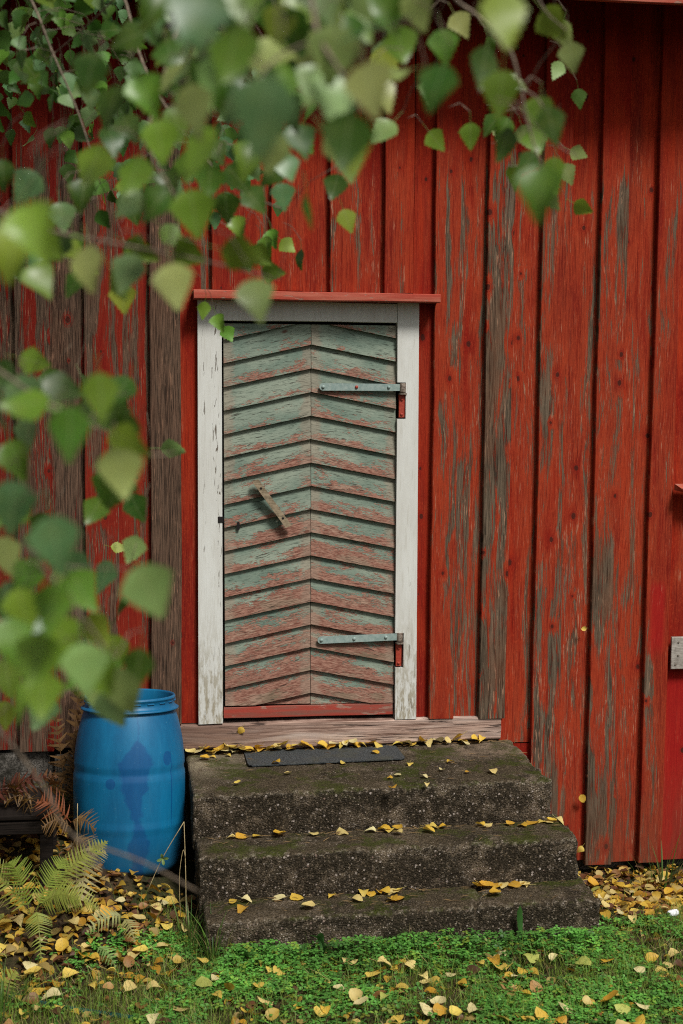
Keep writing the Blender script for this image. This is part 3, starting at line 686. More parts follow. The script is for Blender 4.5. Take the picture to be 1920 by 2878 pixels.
# ------------------------------------------------------------------ barrel
barrel = empty('plastic_barrel', (-.012, -.385, .112), 'open blue plastic barrel with dark spill stains beside the steps', 'barrel')
barrel.rotation_euler = (math.radians(-5), math.radians(.6), 0)
def bl(name, prof, mat, seg=96):
    V, F = lathe(prof, seg); me = bpy.data.meshes.new(name); me.from_pydata(V, [], F); me.polygons.foreach_set('use_smooth', [True] * len(me.polygons)); me.materials.append(mat)
    o = bpy.data.objects.new(name, me); COL.objects.link(o); o.parent = barrel; return o
body = []
for i in range(49):
    z = .675 * i / 48; t = z / .675
    r = .236 * (1 - .20 * abs(2 * t - 1.02) ** 2.6) if t > .5 else .236 * (1 - .13 * abs(2 * t - 1.0) ** 2.6)
    if abs(z - .432) < .011: r -= .004
    if abs(z - .205) < .011: r += .003
    if t < .03: r -= .015 * (1 - t / .03)
    body.append((r, z))
body = [(.0001, 0.0), (.17, 0.0)] + body + [(.186, .678), (.180, .655), (.19, .6), (.215, .4), (.0001, .39)]
bl('body', body, M['barrel'])
bl('collar', [(.1862, .676), (.206, .6775), (.2065, .683), (.196, .688), (.190, .690), (.1895, .722), (.1925, .724), (.1925, .728), (.1885, .735), (.1835, .735), (.181, .728), (.1812, .68)], M['barrel'])
bl('water_surface', [(.0001, .62), (.1865, .62)], M['water'])
for k in range(20):
    a = 2 * math.pi * (k + .5) / 20; c = Vector((.191 * math.cos(a), .191 * math.sin(a), .713))
    bm = bmesh.new(); bmesh.ops.create_cube(bm, size=1); bmesh.ops.scale(bm, vec=(.007, .032, .005), verts=bm.verts); bmesh.ops.bevel(bm, geom=bm.edges[:], offset=.0015, segments=1, affect='EDGES'); bmesh.ops.rotate(bm, cent=(0, 0, 0), matrix=Matrix.Rotation(a, 3, 'Z'), verts=bm.verts); bmesh.ops.translate(bm, vec=c, verts=bm.verts)
    me = bpy.data.meshes.new('rim_lug'); bm.to_mesh(me); bm.free(); me.materials.append(M['barrel']); o = bpy.data.objects.new('rim_lug', me); COL.objects.link(o); o.parent = barrel

# ------------------------------------------------------------------ measured positions, metres
LEAVES = [
 ((0.088,-5.465,2.383),0.0571,(-0.23,0.11,-0.97),(-0.32,-0.95,-0.03),4),
 ((0.055,-5.331,2.472),0.0559,(-0.36,-0.21,-0.91),(0.13,-0.98,0.17),4),
 ((-0.08,-5.193,2.333),0.0564,(0.3,-0.32,-0.9),(-0.22,-0.94,0.26),3),
 ((-0.069,-5.082,2.077),0.0594,(0.17,-0.12,-0.98),(-0.2,-0.98,0.08),4),
 ((0.305,-5.175,2.519),0.0574,(0.07,-0.21,-0.98),(-0.08,-0.98,0.2),3),
 ((0.006,-5.033,2.025),0.0604,(0.43,0.04,-0.9),(0.1,-0.99,0.01),2),
 ((0.189,-4.988,2.487),0.0637,(0.05,-0.32,-0.95),(0.2,-0.92,0.33),2),
 ((0.094,-5.085,2.502),0.0584,(-0.19,-0.13,-0.97),(-0.43,-0.88,0.2),1),
 ((-0.097,-5.05,2.331),0.0576,(-0.18,-0.08,-0.98),(-0.19,-0.98,0.11),3),
 ((0.193,-5.166,2.458),0.0537,(0.14,-0.3,-0.94),(-0.41,-0.88,0.22),2),
 ((-0.052,-5.059,2.172),0.0562,(-0.01,-0.12,-0.99),(-0.34,-0.93,0.11),1),
 ((0.19,-5.032,2.519),0.0595,(-0.14,0.15,-0.98),(-0.14,-0.98,-0.13),2),
 ((-0.107,-5.0,2.102),0.0587,(-0.07,0.05,-1.0),(0.1,-0.99,-0.05),4),
 ((0.193,-5.096,2.43),0.0556,(-0.14,0.06,-0.99),(-0.08,-1.0,-0.05),0),
 ((0.344,-5.173,2.378),0.053,(-0.1,-0.11,-0.99),(-0.38,-0.92,0.14),1),
 ((0.17,-4.973,2.582),0.0615,(0.43,-0.16,-0.89),(-0.08,-0.99,0.13),4),
 ((0.058,-4.969,2.474),0.0596,(0.22,-0.06,-0.97),(-0.63,-0.77,-0.1),2),
 ((0.082,-4.979,2.432),0.0585,(-0.52,0.09,-0.85),(-0.67,-0.67,0.33),3),
 ((0.226,-5.105,2.504),0.0545,(-0.93,0.26,-0.27),(-0.33,-0.24,0.91),4),
 ((-0.079,-5.017,1.96),0.0568,(-0.26,-0.06,-0.96),(-0.16,-0.98,0.11),1),
 ((0.094,-4.914,2.512),0.0602,(-0.32,0.14,-0.94),(-0.9,0.27,0.35),2),
 ((-0.013,-4.841,1.89),0.0626,(0.23,0.1,-0.97),(-0.46,-0.87,-0.2),2),
 ((-0.066,-5.046,2.011),0.0535,(-0.18,-0.1,-0.98),(-0.27,-0.95,0.14),1),
 ((-0.044,-5.044,1.956),0.0539,(0.1,-0.0,-1.0),(0.21,-0.98,0.02),2),
 ((0.201,-5.027,2.434),0.0542,(0.09,-0.07,-0.99),(0.05,-1.0,0.07),3),
 ((-0.013,-4.9,2.127),0.057,(0.16,0.09,-0.98),(-0.08,-0.99,-0.1),2),
 ((-0.04,-4.993,1.939),0.0536,(0.42,-0.1,-0.9),(-0.07,-0.99,0.08),1),
 ((-0.121,-4.968,1.966),0.0543,(0.32,-0.23,-0.92),(0.32,-0.89,0.33),1),
 ((-0.029,-4.936,2.202),0.0534,(0.08,-0.11,-0.99),(-0.28,-0.96,0.09),1),
 ((-0.123,-4.876,1.945),0.0565,(-0.23,0.14,-0.96),(-0.97,-0.08,0.22),2),
 ((0.043,-4.858,2.315),0.0561,(0.13,-0.33,-0.93),(-0.18,-0.94,0.31),2),
 ((-0.079,-4.879,2.174),0.0551,(-0.98,0.09,-0.18),(-0.18,-0.73,0.66),1),
 ((-0.091,-4.77,1.859),0.0604,(-0.67,-0.21,-0.71),(-0.6,-0.41,0.69),1),
 ((-0.105,-4.719,1.924),0.0617,(0.44,-0.32,-0.84),(0.3,-0.83,0.47),4),
 ((0.072,-4.966,2.562),0.0533,(0.14,-0.28,-0.95),(-0.18,-0.95,0.26),0),
 ((0.069,-4.689,2.412),0.0622,(0.19,0.03,-0.98),(-0.01,-1.0,-0.03),1),
 ((0.21,-4.804,2.462),0.0586,(0.57,0.05,-0.82),(-0.77,-0.32,-0.56),2),
 ((0.171,-4.742,2.603),0.0612,(0.44,-0.01,-0.9),(-0.71,-0.62,-0.34),0),
 ((0.228,-4.816,2.584),0.0583,(-0.12,-0.15,-0.98),(-0.02,-0.99,0.16),0),
 ((0.317,-4.91,2.515),0.0549,(-0.34,-0.0,-0.94),(-0.46,-0.87,0.17),0),
 ((-0.02,-4.834,2.141),0.055,(0.83,-0.28,-0.48),(-0.42,-0.88,-0.22),3),
 ((0.175,-4.964,2.575),0.0524,(0.59,0.04,-0.81),(0.12,-0.99,0.04),3),
 ((-0.127,-4.7,2.198),0.0598,(0.44,-0.13,-0.89),(-0.08,-0.99,0.1),4),
 ((-0.067,-4.739,1.979),0.0587,(0.51,0.06,-0.86),(0.45,-0.87,0.2),1),
 ((0.268,-4.753,2.624),0.0602,(0.48,-0.19,-0.85),(-0.14,-0.98,0.14),1),
 ((-0.08,-4.876,1.95),0.0538,(0.51,0.05,-0.86),(0.04,-1.0,-0.03),3),
 ((0.011,-4.821,1.907),0.0558,(-0.15,-0.11,-0.98),(-0.51,-0.84,0.18),0),
 ((-0.12,-4.675,1.959),0.0608,(-0.4,0.13,-0.91),(-0.51,-0.85,0.1),4),
 ((-0.113,-4.893,1.985),0.0529,(0.26,-0.05,-0.96),(-0.12,-0.99,0.02),3),
 ((-0.091,-4.876,1.895),0.0539,(-0.01,-0.13,-0.99),(-0.04,-0.99,0.13),3),
 ((0.216,-4.657,2.604),0.0626,(-0.16,0.07,-0.98),(-0.73,-0.68,0.07),2),
 ((-0.042,-4.861,2.331),0.0532,(0.07,-0.17,-0.98),(-0.59,-0.8,0.1),2),
 ((-0.002,-4.688,2.158),0.059,(-0.12,0.11,-0.99),(-0.61,-0.8,-0.02),0),
 ((0.203,-4.829,2.526),0.055,(-0.37,-0.27,-0.89),(-0.08,-0.94,0.32),2),
 ((0.405,-4.803,2.535),0.057,(-0.07,0.04,-1.0),(-0.39,-0.92,-0.01),1),
 ((0.12,-4.887,2.525),0.0524,(0.97,-0.19,-0.16),(-0.06,-0.8,0.6),2),
 ((0.011,-4.602,2.555),0.0621,(0.41,-0.16,-0.9),(-0.12,-0.99,0.12),1),
 ((0.127,-4.838,2.302),0.0527,(0.21,-0.34,-0.92),(-0.06,-0.94,0.33),2),
 ((0.179,-4.717,2.63),0.0586,(0.59,-0.37,-0.72),(-0.12,-0.92,0.38),3),
 ((0.113,-4.863,2.592),0.0531,(0.13,-0.33,-0.94),(0.03,-0.94,0.34),1),
 ((0.225,-4.89,2.595),0.0523,(0.35,-0.31,-0.89),(-0.92,-0.28,-0.26),2),
 ((-0.034,-4.487,2.49),0.0635,(-0.35,-0.06,-0.94),(-0.3,-0.94,0.18),1),
 ((0.254,-4.759,2.518),0.0548,(-0.31,0.18,-0.93),(-0.78,-0.6,0.14),4),
 ((-0.01,-4.556,2.551),0.061,(-0.35,-0.05,-0.94),(-0.55,-0.8,0.25),0),
 ((0.431,-4.625,2.599),0.0608,(-0.19,-0.17,-0.97),(0.31,-0.94,0.11),0),
 ((0.076,-4.518,2.59),0.0623,(0.77,-0.24,-0.58),(-0.6,-0.57,-0.56),0),
 ((-0.038,-4.657,1.865),0.0571,(0.36,0.06,-0.93),(0.35,-0.93,0.07),1),
 ((0.103,-4.724,2.342),0.054,(0.97,-0.03,-0.26),(-0.15,-0.89,-0.44),3),
 ((-0.076,-4.782,1.925),0.0525,(-0.31,0.12,-0.94),(-0.17,-0.98,-0.07),4),
 ((-0.106,-4.676,1.986),0.0557,(-0.51,-0.08,-0.86),(-0.38,-0.87,0.31),1),
 ((-0.105,-4.567,2.191),0.0587,(0.94,-0.03,-0.34),(0.06,-0.97,0.25),0),
 ((-0.01,-4.416,2.072),0.0637,(-0.31,0.15,-0.94),(0.21,-0.95,-0.22),0),
 ((0.008,-4.548,2.349),0.0594,(-0.36,-0.21,-0.91),(-0.22,-0.93,0.3),4),
 ((-0.126,-4.467,2.035),0.0622,(-0.82,-0.04,-0.57),(-0.41,-0.66,0.63),1),
 ((-0.143,-4.597,2.121),0.0577,(0.33,-0.14,-0.93),(-0.19,-0.98,0.08),1),
 ((0.101,-4.654,2.56),0.0569,(0.07,0.03,-1.0),(-0.44,-0.9,-0.05),1),
 ((-0.154,-4.615,2.005),0.0574,(0.34,-0.12,-0.93),(-0.3,-0.95,0.02),2),
 ((0.243,-4.466,2.686),0.0639,(0.54,-0.23,-0.81),(-0.75,-0.57,-0.34),1),
 ((0.068,-4.579,2.576),0.0589,(-0.64,-0.09,-0.76),(-0.67,-0.42,0.61),2),
 ((0.013,-4.69,2.447),0.0544,(-0.28,-0.2,-0.94),(-0.36,-0.89,0.29),1),
 ((0.02,-4.507,2.678),0.0617,(0.41,0.04,-0.91),(0.49,-0.85,0.18),4),
 ((-0.107,-4.694,2.366),0.0539,(0.63,-0.19,-0.75),(-0.29,-0.96,0.0),1),
 ((0.203,-4.504,2.557),0.0611,(0.23,-0.29,-0.93),(-0.87,-0.49,-0.06),0),
 ((0.033,-4.614,2.501),0.0568,(0.19,0.1,-0.98),(0.3,-0.95,-0.04),3),
 ((0.174,-4.674,2.481),0.055,(-0.32,0.15,-0.94),(-0.35,-0.94,-0.03),2),
 ((0.174,-4.706,2.553),0.0543,(-0.01,-0.11,-0.99),(0.35,-0.93,0.1),1),
 ((-0.161,-4.497,2.185),0.0594,(-0.01,0.06,-1.0),(-0.74,-0.68,-0.03),4),
 ((0.15,-4.493,2.57),0.0605,(-0.35,0.13,-0.93),(-0.9,-0.31,0.3),4),
 ((0.253,-4.683,2.621),0.0552,(0.45,-0.33,-0.83),(0.07,-0.91,0.41),1),
 ((0.174,-4.743,2.609),0.0529,(-0.3,0.17,-0.94),(-0.43,-0.9,-0.03),3),
 ((0.31,-4.757,2.628),0.053,(0.35,0.04,-0.93),(-0.41,-0.89,-0.19),2),
 ((-0.059,-4.505,1.844),0.0592,(-0.35,-0.21,-0.91),(-0.73,-0.54,0.41),1),
 ((0.043,-4.634,2.643),0.0557,(-0.51,-0.1,-0.85),(-0.02,-0.99,0.13),0),
 ((0.166,-4.515,2.681),0.0598,(-0.92,0.05,-0.4),(-0.17,-0.95,0.26),0),
 ((-0.058,-4.555,1.979),0.0568,(-0.29,0.09,-0.95),(-0.7,-0.69,0.15),4),
 ((-0.034,-4.537,1.798),0.0583,(0.44,0.01,-0.9),(-0.3,-0.94,-0.15),4),
 ((0.219,-4.57,2.432),0.0567,(0.07,-0.16,-0.98),(-0.99,-0.1,-0.06),1),
 ((0.313,-4.745,2.543),0.0521,(-0.98,0.12,-0.14),(-0.18,-0.57,0.8),2),
 ((0.047,-4.608,2.421),0.0547,(-0.64,0.03,-0.77),(-0.14,-0.99,0.08),0),
 ((-0.142,-4.432,1.981),0.0602,(0.84,-0.37,-0.41),(-0.53,-0.72,-0.44),2),
 ((-0.044,-4.517,2.143),0.057,(0.92,-0.31,0.23),(-0.38,-0.86,0.35),0),
 ((-0.036,-4.682,2.561),0.053,(-0.25,0.03,-0.97),(-0.19,-0.98,0.02),0),
 ((-0.131,-4.535,2.188),0.0562,(-0.18,0.07,-0.98),(-0.93,-0.33,0.15),4),
 ((0.115,-4.453,2.556),0.0595,(0.96,-0.19,-0.21),(-0.15,-0.97,0.2),4),
 ((0.162,-4.442,2.507),0.0595,(-0.24,-0.24,-0.94),(0.03,-0.97,0.24),1),
 ((-0.182,-4.247,1.785),0.0638,(0.14,-0.29,-0.95),(-0.08,-0.96,0.28),1),
 ((0.13,-4.298,2.666),0.0624,(-0.28,0.02,-0.96),(-0.78,-0.59,0.21),3),
 ((-0.127,-4.457,2.339),0.0561,(0.54,-0.28,-0.79),(0.25,-0.85,0.47),3),
 ((0.314,-4.267,2.537),0.0627,(0.13,-0.03,-0.99),(-0.09,-1.0,0.02),2),
 ((-0.118,-4.297,1.744),0.0619,(-0.33,-0.15,-0.93),(-0.29,-0.92,0.25),4),
 ((0.104,-4.544,2.613),0.0544,(0.27,-0.03,-0.96),(-0.68,-0.72,-0.17),1),
 ((0.212,-4.588,2.686),0.0539,(0.42,0.02,-0.91),(-0.23,-0.96,-0.12),1),
 ((0.539,-4.519,2.552),0.0566,(0.26,-0.05,-0.96),(-0.28,-0.96,-0.03),0),
 ((-0.027,-4.215,2.059),0.0623,(-0.19,0.16,-0.97),(-0.34,-0.94,-0.08),0),
 ((0.216,-4.585,2.643),0.0532,(-0.14,-0.26,-0.96),(-0.96,-0.21,0.2),1),
 ((0.352,-4.454,2.66),0.0574,(0.15,-0.2,-0.97),(-0.33,-0.93,0.14),1),
 ((0.106,-4.56,2.619),0.0533,(-0.23,0.11,-0.97),(-0.32,-0.95,-0.03),4),
 ((0.224,-4.228,2.754),0.0638,(0.67,-0.24,-0.7),(-0.17,-0.97,0.17),3),
 ((0.072,-4.342,2.674),0.0595,(-0.16,0.02,-0.99),(0.08,-1.0,-0.03),0),
 ((0.085,-4.225,2.68),0.0625,(-0.81,0.22,-0.54),(-0.57,-0.46,0.68),3),
 ((-0.139,-4.413,1.911),0.0562,(-0.06,-0.09,-0.99),(-0.76,-0.64,0.1),1),
 ((-0.065,-4.297,1.854),0.0595,(0.63,-0.16,-0.76),(-0.35,-0.93,-0.09),3),
 ((0.198,-4.489,2.644),0.0545,(0.07,0.05,-1.0),(0.13,-0.99,-0.04),3),
 ((0.024,-4.416,2.649),0.056,(-0.9,0.25,-0.36),(-0.34,-0.92,0.21),0),
 ((-0.173,-4.352,1.906),0.057,(0.05,-0.15,-0.99),(0.29,-0.94,0.16),0),
 ((0.23,-4.326,2.551),0.058,(0.31,-0.29,-0.91),(0.12,-0.93,0.34),0),
 ((0.019,-4.451,2.438),0.0534,(-0.71,-0.07,-0.7),(-0.15,-0.96,0.24),4),
 ((0.051,-4.428,2.637),0.055,(0.18,-0.34,-0.92),(-0.08,-0.94,0.33),0),
 ((0.029,-4.295,2.7),0.059,(0.3,-0.28,-0.91),(-0.39,-0.91,0.14),0),
 ((0.308,-4.539,2.574),0.0521,(0.41,-0.26,-0.87),(0.28,-0.88,0.39),2),
 ((-0.08,-4.41,2.385),0.054,(-0.49,-0.09,-0.87),(-0.47,-0.81,0.35),0),
 ((-0.132,-4.167,2.497),0.061,(-0.6,-0.07,-0.8),(-0.05,-0.99,0.13),4),
 ((0.059,-4.436,2.55),0.0538,(0.21,-0.09,-0.97),(0.28,-0.95,0.15),1),
 ((-0.024,-4.319,2.346),0.0559,(0.46,-0.31,-0.83),(-0.67,-0.73,-0.1),3),
 ((0.295,-4.414,2.69),0.0554,(0.43,0.09,-0.9),(-0.46,-0.84,-0.3),4),
 ((0.0,-4.351,2.198),0.0548,(-0.5,-0.16,-0.85),(-0.18,-0.94,0.28),0),
 ((-0.031,-4.029,1.899),0.0637,(-0.34,-0.02,-0.94),(-0.62,-0.75,0.24),4),
 ((0.62,-4.208,2.755),0.0625,(0.55,-0.25,-0.8),(-0.65,-0.73,-0.21),3),
 ((-0.027,-4.244,1.817),0.0581,(0.19,0.05,-0.98),(-0.07,-1.0,-0.06),3),
 ((0.078,-4.447,2.494),0.0523,(-0.02,-0.2,-0.98),(-0.4,-0.9,0.19),1),
 ((0.046,-4.221,2.766),0.0597,(0.46,0.06,-0.89),(-0.48,-0.83,-0.3),1),
 ((-0.104,-4.131,1.907),0.0606,(0.19,0.07,-0.98),(-0.01,-1.0,-0.07),2),
 ((-0.125,-4.178,1.992),0.059,(-0.31,0.15,-0.94),(-0.34,-0.94,-0.04),0),
 ((0.065,-4.281,2.385),0.056,(0.83,-0.31,-0.47),(-0.45,-0.86,-0.23),1),
 ((-0.147,-4.238,2.138),0.057,(0.01,-0.22,-0.98),(-0.54,-0.82,0.18),4),
 ((0.082,-4.287,2.659),0.0568,(-0.34,0.18,-0.92),(-0.74,-0.66,0.14),4),
 ((-0.002,-4.292,2.385),0.0554,(0.83,-0.3,-0.47),(-0.38,-0.92,-0.08),3),
 ((0.195,-4.235,2.75),0.0587,(0.14,0.05,-0.99),(-0.46,-0.88,-0.11),0),
 ((-0.161,-4.177,2.224),0.0583,(0.89,-0.39,-0.22),(-0.39,-0.92,0.06),1),
 ((-0.18,-4.404,2.213),0.0521,(0.61,-0.28,-0.74),(-0.14,-0.96,0.25),0),
 ((-0.132,-4.089,2.179),0.0603,(0.52,-0.39,-0.76),(-0.41,-0.89,0.18),2),
 ((0.575,-4.198,2.581),0.0598,(-0.22,0.18,-0.96),(-0.83,-0.55,0.08),0),
 ((-0.067,-3.972,2.515),0.0635,(-0.19,-0.13,-0.97),(-0.18,-0.97,0.17),0),
 ((0.181,-4.127,2.648),0.0599,(-0.2,-0.28,-0.94),(0.12,-0.96,0.26),0),
 ((-0.028,-4.065,2.587),0.0609,(0.15,-0.21,-0.96),(0.23,-0.94,0.25),0),
 ((0.562,-4.407,2.587),0.054,(-0.2,-0.25,-0.95),(-0.54,-0.78,0.32),1),
 ((0.386,-4.081,2.713),0.0618,(0.63,-0.2,-0.75),(-0.16,-0.98,0.12),3),
 ((0.151,-4.312,2.646),0.0548,(-0.12,-0.3,-0.94),(-0.26,-0.91,0.33),0),
 ((0.069,-4.173,2.649),0.0581,(0.42,-0.18,-0.89),(-0.44,-0.9,-0.03),0),
 ((0.444,-4.301,2.697),0.0561,(0.19,0.04,-0.98),(-0.01,-1.0,-0.05),1),
 ((0.108,-4.027,2.751),0.0618,(0.54,0.01,-0.84),(-0.38,-0.89,-0.26),0),
 ((0.351,-4.216,2.574),0.0567,(-0.8,0.29,-0.53),(-0.39,-0.92,0.09),0),
 ((0.168,-3.858,2.56),0.0637,(0.64,-0.09,-0.76),(-0.13,-0.99,0.02),0),
 ((0.128,-4.085,2.527),0.0577,(-0.08,0.01,-1.0),(-0.1,-1.0,-0.0),1),
 ((0.062,-3.998,2.531),0.0597,(0.13,-0.32,-0.94),(-0.16,-0.94,0.3),0),
 ((0.106,-4.239,2.609),0.0535,(-0.28,-0.22,-0.93),(-0.15,-0.95,0.27),0),
 ((0.111,-4.092,2.712),0.0576,(0.31,-0.09,-0.95),(0.33,-0.92,0.2),2),
 ((0.084,-3.777,2.551),0.064,(-0.59,-0.04,-0.81),(0.08,-1.0,-0.01),4),
 ((-0.058,-4.214,1.751),0.0537,(0.05,-0.25,-0.97),(-0.27,-0.94,0.23),2),
 ((0.025,-4.261,2.734),0.0527,(0.69,0.05,-0.72),(0.13,-0.99,0.05),1),
 ((0.26,-4.105,2.711),0.0566,(0.02,-0.06,-1.0),(-0.98,-0.19,-0.01),0),
 ((-0.094,-4.244,1.763),0.0522,(0.42,-0.37,-0.83),(-0.91,-0.24,-0.35),1),
 ((0.268,-3.876,2.82),0.0621,(0.81,0.03,-0.59),(-0.16,-0.95,-0.27),0),
 ((-0.087,-4.167,2.143),0.0525,(0.87,-0.39,-0.3),(-0.18,-0.81,0.55),0),
 ((0.434,-3.992,2.62),0.0584,(-0.7,-0.18,-0.69),(-0.18,-0.89,0.41),2),
 ((-0.047,-3.921,1.994),0.0583,(-0.47,-0.21,-0.86),(-0.19,-0.92,0.33),1),
 ((-0.006,-3.76,2.436),0.0621,(0.78,-0.14,-0.61),(-0.43,-0.84,-0.35),0),
 ((0.208,-3.746,2.537),0.0628,(0.65,-0.03,-0.76),(0.09,-0.99,0.12),0),
 ((0.049,-4.139,2.425),0.053,(0.77,-0.01,-0.64),(0.17,-0.96,0.21),1),
 ((0.167,-3.821,2.52),0.0609,(0.11,0.12,-0.99),(-0.02,-0.99,-0.13),0),
 ((0.407,-4.048,2.738),0.057,(0.0,-0.26,-0.96),(-0.57,-0.8,0.22),4),
 ((0.233,-4.16,2.537),0.0529,(0.23,-0.24,-0.94),(0.21,-0.93,0.29),4),
 ((0.077,-3.786,2.778),0.0616,(0.67,-0.29,-0.68),(-0.39,-0.92,0.0),2),
 ((-0.009,-4.126,2.59),0.0527,(0.47,-0.27,-0.84),(-0.09,-0.96,0.26),0),
 ((0.057,-3.892,2.776),0.0589,(0.23,0.07,-0.97),(-0.56,-0.81,-0.19),2),
 ((-0.117,-3.827,2.494),0.0593,(0.16,-0.15,-0.97),(0.26,-0.95,0.19),4),
 ((-0.221,-4.014,1.854),0.0552,(0.52,0.01,-0.86),(-0.05,-1.0,-0.04),1),
 ((0.099,-3.761,2.744),0.0616,(0.18,0.0,-0.98),(-0.08,-1.0,-0.02),0),
 ((-0.187,-4.116,2.522),0.0525,(0.01,0.04,-1.0),(-0.06,-1.0,-0.04),0),
 ((0.001,-3.697,1.979),0.0616,(0.43,-0.18,-0.89),(-0.24,-0.97,0.08),0),
 ((0.636,-4.135,2.554),0.0536,(-0.65,-0.1,-0.75),(-0.42,-0.78,0.47),0),
 ((0.104,-4.043,2.593),0.0538,(0.51,0.0,-0.86),(0.2,-0.97,0.12),0),
 ((0.723,-3.957,2.802),0.059,(0.33,-0.16,-0.93),(-0.84,-0.49,-0.21),2),
 ((-0.012,-3.8,1.803),0.0591,(-0.33,0.03,-0.94),(-0.93,0.19,0.33),0),
 ((-0.163,-3.837,1.693),0.0585,(-0.24,0.19,-0.95),(-0.61,-0.79,-0.0),0),
 ((0.23,-3.987,2.693),0.0542,(-0.36,-0.06,-0.93),(-0.02,-1.0,0.07),1),
 ((0.685,-4.078,2.557),0.0535,(-0.15,-0.14,-0.98),(-0.62,-0.76,0.2),1),
 ((-0.014,-3.675,2.366),0.0597,(0.12,-0.05,-0.99),(0.06,-1.0,0.06),3),
 ((-0.223,-3.78,1.616),0.0586,(-0.01,-0.12,-0.99),(-0.31,-0.94,0.12),3),
 ((0.013,-3.691,1.902),0.0592,(-0.31,-0.08,-0.95),(-0.32,-0.93,0.18),2),
 ((-0.154,-3.613,2.422),0.0605,(-0.57,-0.23,-0.79),(0.1,-0.97,0.21),4),
 ((0.095,-3.66,2.692),0.0601,(-0.36,-0.14,-0.92),(-0.19,-0.96,0.22),0),
 ((0.295,-3.783,2.704),0.0578,(-0.23,-0.22,-0.95),(-0.43,-0.85,0.31),1),
 ((-0.077,-3.884,2.37),0.0541,(-0.57,-0.06,-0.82),(-0.5,-0.77,0.4),0),
 ((0.392,-3.784,2.898),0.0587,(-0.61,-0.11,-0.79),(-0.5,-0.72,0.48),0),
 ((-0.093,-3.541,2.199),0.0612,(0.24,-0.35,-0.9),(-0.92,-0.39,-0.1),4),
 ((0.37,-3.851,2.677),0.0558,(0.14,-0.22,-0.97),(-0.14,-0.97,0.2),0),
 ((0.693,-4.113,2.731),0.0521,(0.2,0.03,-0.98),(-0.32,-0.94,-0.09),2),
 ((0.327,-3.81,2.678),0.0565,(-0.5,-0.18,-0.85),(-0.84,-0.15,0.53),1),
 ((0.279,-3.678,2.557),0.0582,(0.17,-0.06,-0.98),(0.3,-0.95,0.11),4),
 ((0.324,-3.561,2.677),0.0611,(0.55,0.06,-0.84),(0.03,-1.0,-0.05),1),
 ((0.185,-3.777,2.835),0.0567,(-0.48,-0.04,-0.88),(-0.85,0.27,0.45),0),
 ((0.38,-3.883,2.871),0.0551,(-0.28,0.12,-0.95),(-0.2,-0.98,-0.06),0),
 ((0.254,-3.935,2.552),0.0522,(-0.69,0.11,-0.72),(-0.09,-0.99,-0.06),0),
 ((0.765,-3.732,2.554),0.0585,(0.66,0.06,-0.75),(-0.41,-0.81,-0.43),2),
 ((-0.198,-3.488,2.432),0.0611,(-0.23,-0.28,-0.93),(-0.79,-0.51,0.35),0),
 ((-0.015,-3.576,2.157),0.0587,(-0.09,-0.27,-0.96),(-0.69,-0.68,0.25),0),
 ((0.213,-3.572,2.674),0.0595,(0.57,-0.06,-0.82),(-0.42,-0.88,-0.23),0),
 ((0.222,-3.651,2.436),0.0572,(0.87,0.01,-0.5),(0.03,-1.0,0.04),3),
 ((0.507,-3.946,2.7),0.0526,(-0.21,-0.29,-0.93),(-0.32,-0.88,0.34),2),
 ((-0.051,-3.505,1.673),0.0607,(0.69,-0.23,-0.69),(0.24,-0.82,0.52),0),
 ((-0.166,-3.529,2.204),0.059,(0.63,-0.15,-0.76),(0.04,-0.97,0.23),0),
 ((0.19,-3.446,2.879),0.0621,(-0.4,-0.02,-0.92),(-0.22,-0.97,0.12),1),
 ((0.344,-3.797,2.784),0.0547,(0.08,-0.26,-0.96),(-0.19,-0.95,0.24),1),
 ((0.517,-3.49,2.926),0.062,(-0.06,-0.31,-0.95),(-0.11,-0.94,0.31),0),
 ((0.152,-3.669,2.633),0.0562,(0.42,-0.12,-0.9),(0.09,-0.98,0.18),0),
 ((-0.111,-3.808,2.426),0.0527,(0.75,-0.36,-0.56),(-0.23,-0.93,0.29),3),
 ((0.718,-3.919,2.561),0.0528,(0.43,-0.03,-0.9),(0.11,-0.99,0.08),1),
 ((0.335,-3.762,2.892),0.0556,(0.48,-0.39,-0.78),(-0.83,-0.49,-0.27),0),
 ((0.748,-3.724,2.663),0.0569,(0.15,-0.19,-0.97),(-0.12,-0.98,0.18),1),
 ((-0.114,-3.306,2.433),0.0625,(0.91,-0.13,-0.4),(-0.09,-0.99,0.13),3),
 ((-0.138,-3.77,1.908),0.0531,(0.11,0.06,-0.99),(-0.91,-0.39,-0.13),1),
 ((0.639,-3.911,2.717),0.0525,(0.86,-0.09,-0.5),(0.09,-0.94,0.32),2),
 ((-0.174,-3.371,2.476),0.0609,(0.59,-0.0,-0.81),(-0.58,-0.69,-0.43),3),
 ((-0.14,-3.65,2.17),0.0549,(0.02,-0.25,-0.97),(-0.91,-0.41,0.08),0),
 ((0.396,-3.621,2.584),0.0564,(-0.26,-0.02,-0.97),(-0.1,-0.99,0.05),0),
 ((0.253,-3.823,2.749),0.0525,(0.15,-0.3,-0.94),(-0.85,-0.52,0.03),1),
 ((0.601,-3.689,2.875),0.0567,(0.49,-0.15,-0.86),(-0.18,-0.98,0.07),2),
 ((0.779,-3.469,2.636),0.0605,(0.16,0.08,-0.98),(-0.87,-0.46,-0.18),1),
 ((-0.06,-3.485,1.715),0.0582,(-0.39,-0.22,-0.89),(-0.41,-0.83,0.39),1),
 ((0.66,-3.588,2.695),0.0577,(0.01,-0.01,-1.0),(-0.51,-0.86,0.01),1),
 ((0.001,-3.524,2.58),0.057,(0.02,0.02,-1.0),(0.09,-1.0,-0.02),3),
 ((0.271,-3.838,2.852),0.0521,(0.09,-0.02,-1.0),(-0.97,-0.24,-0.08),0),
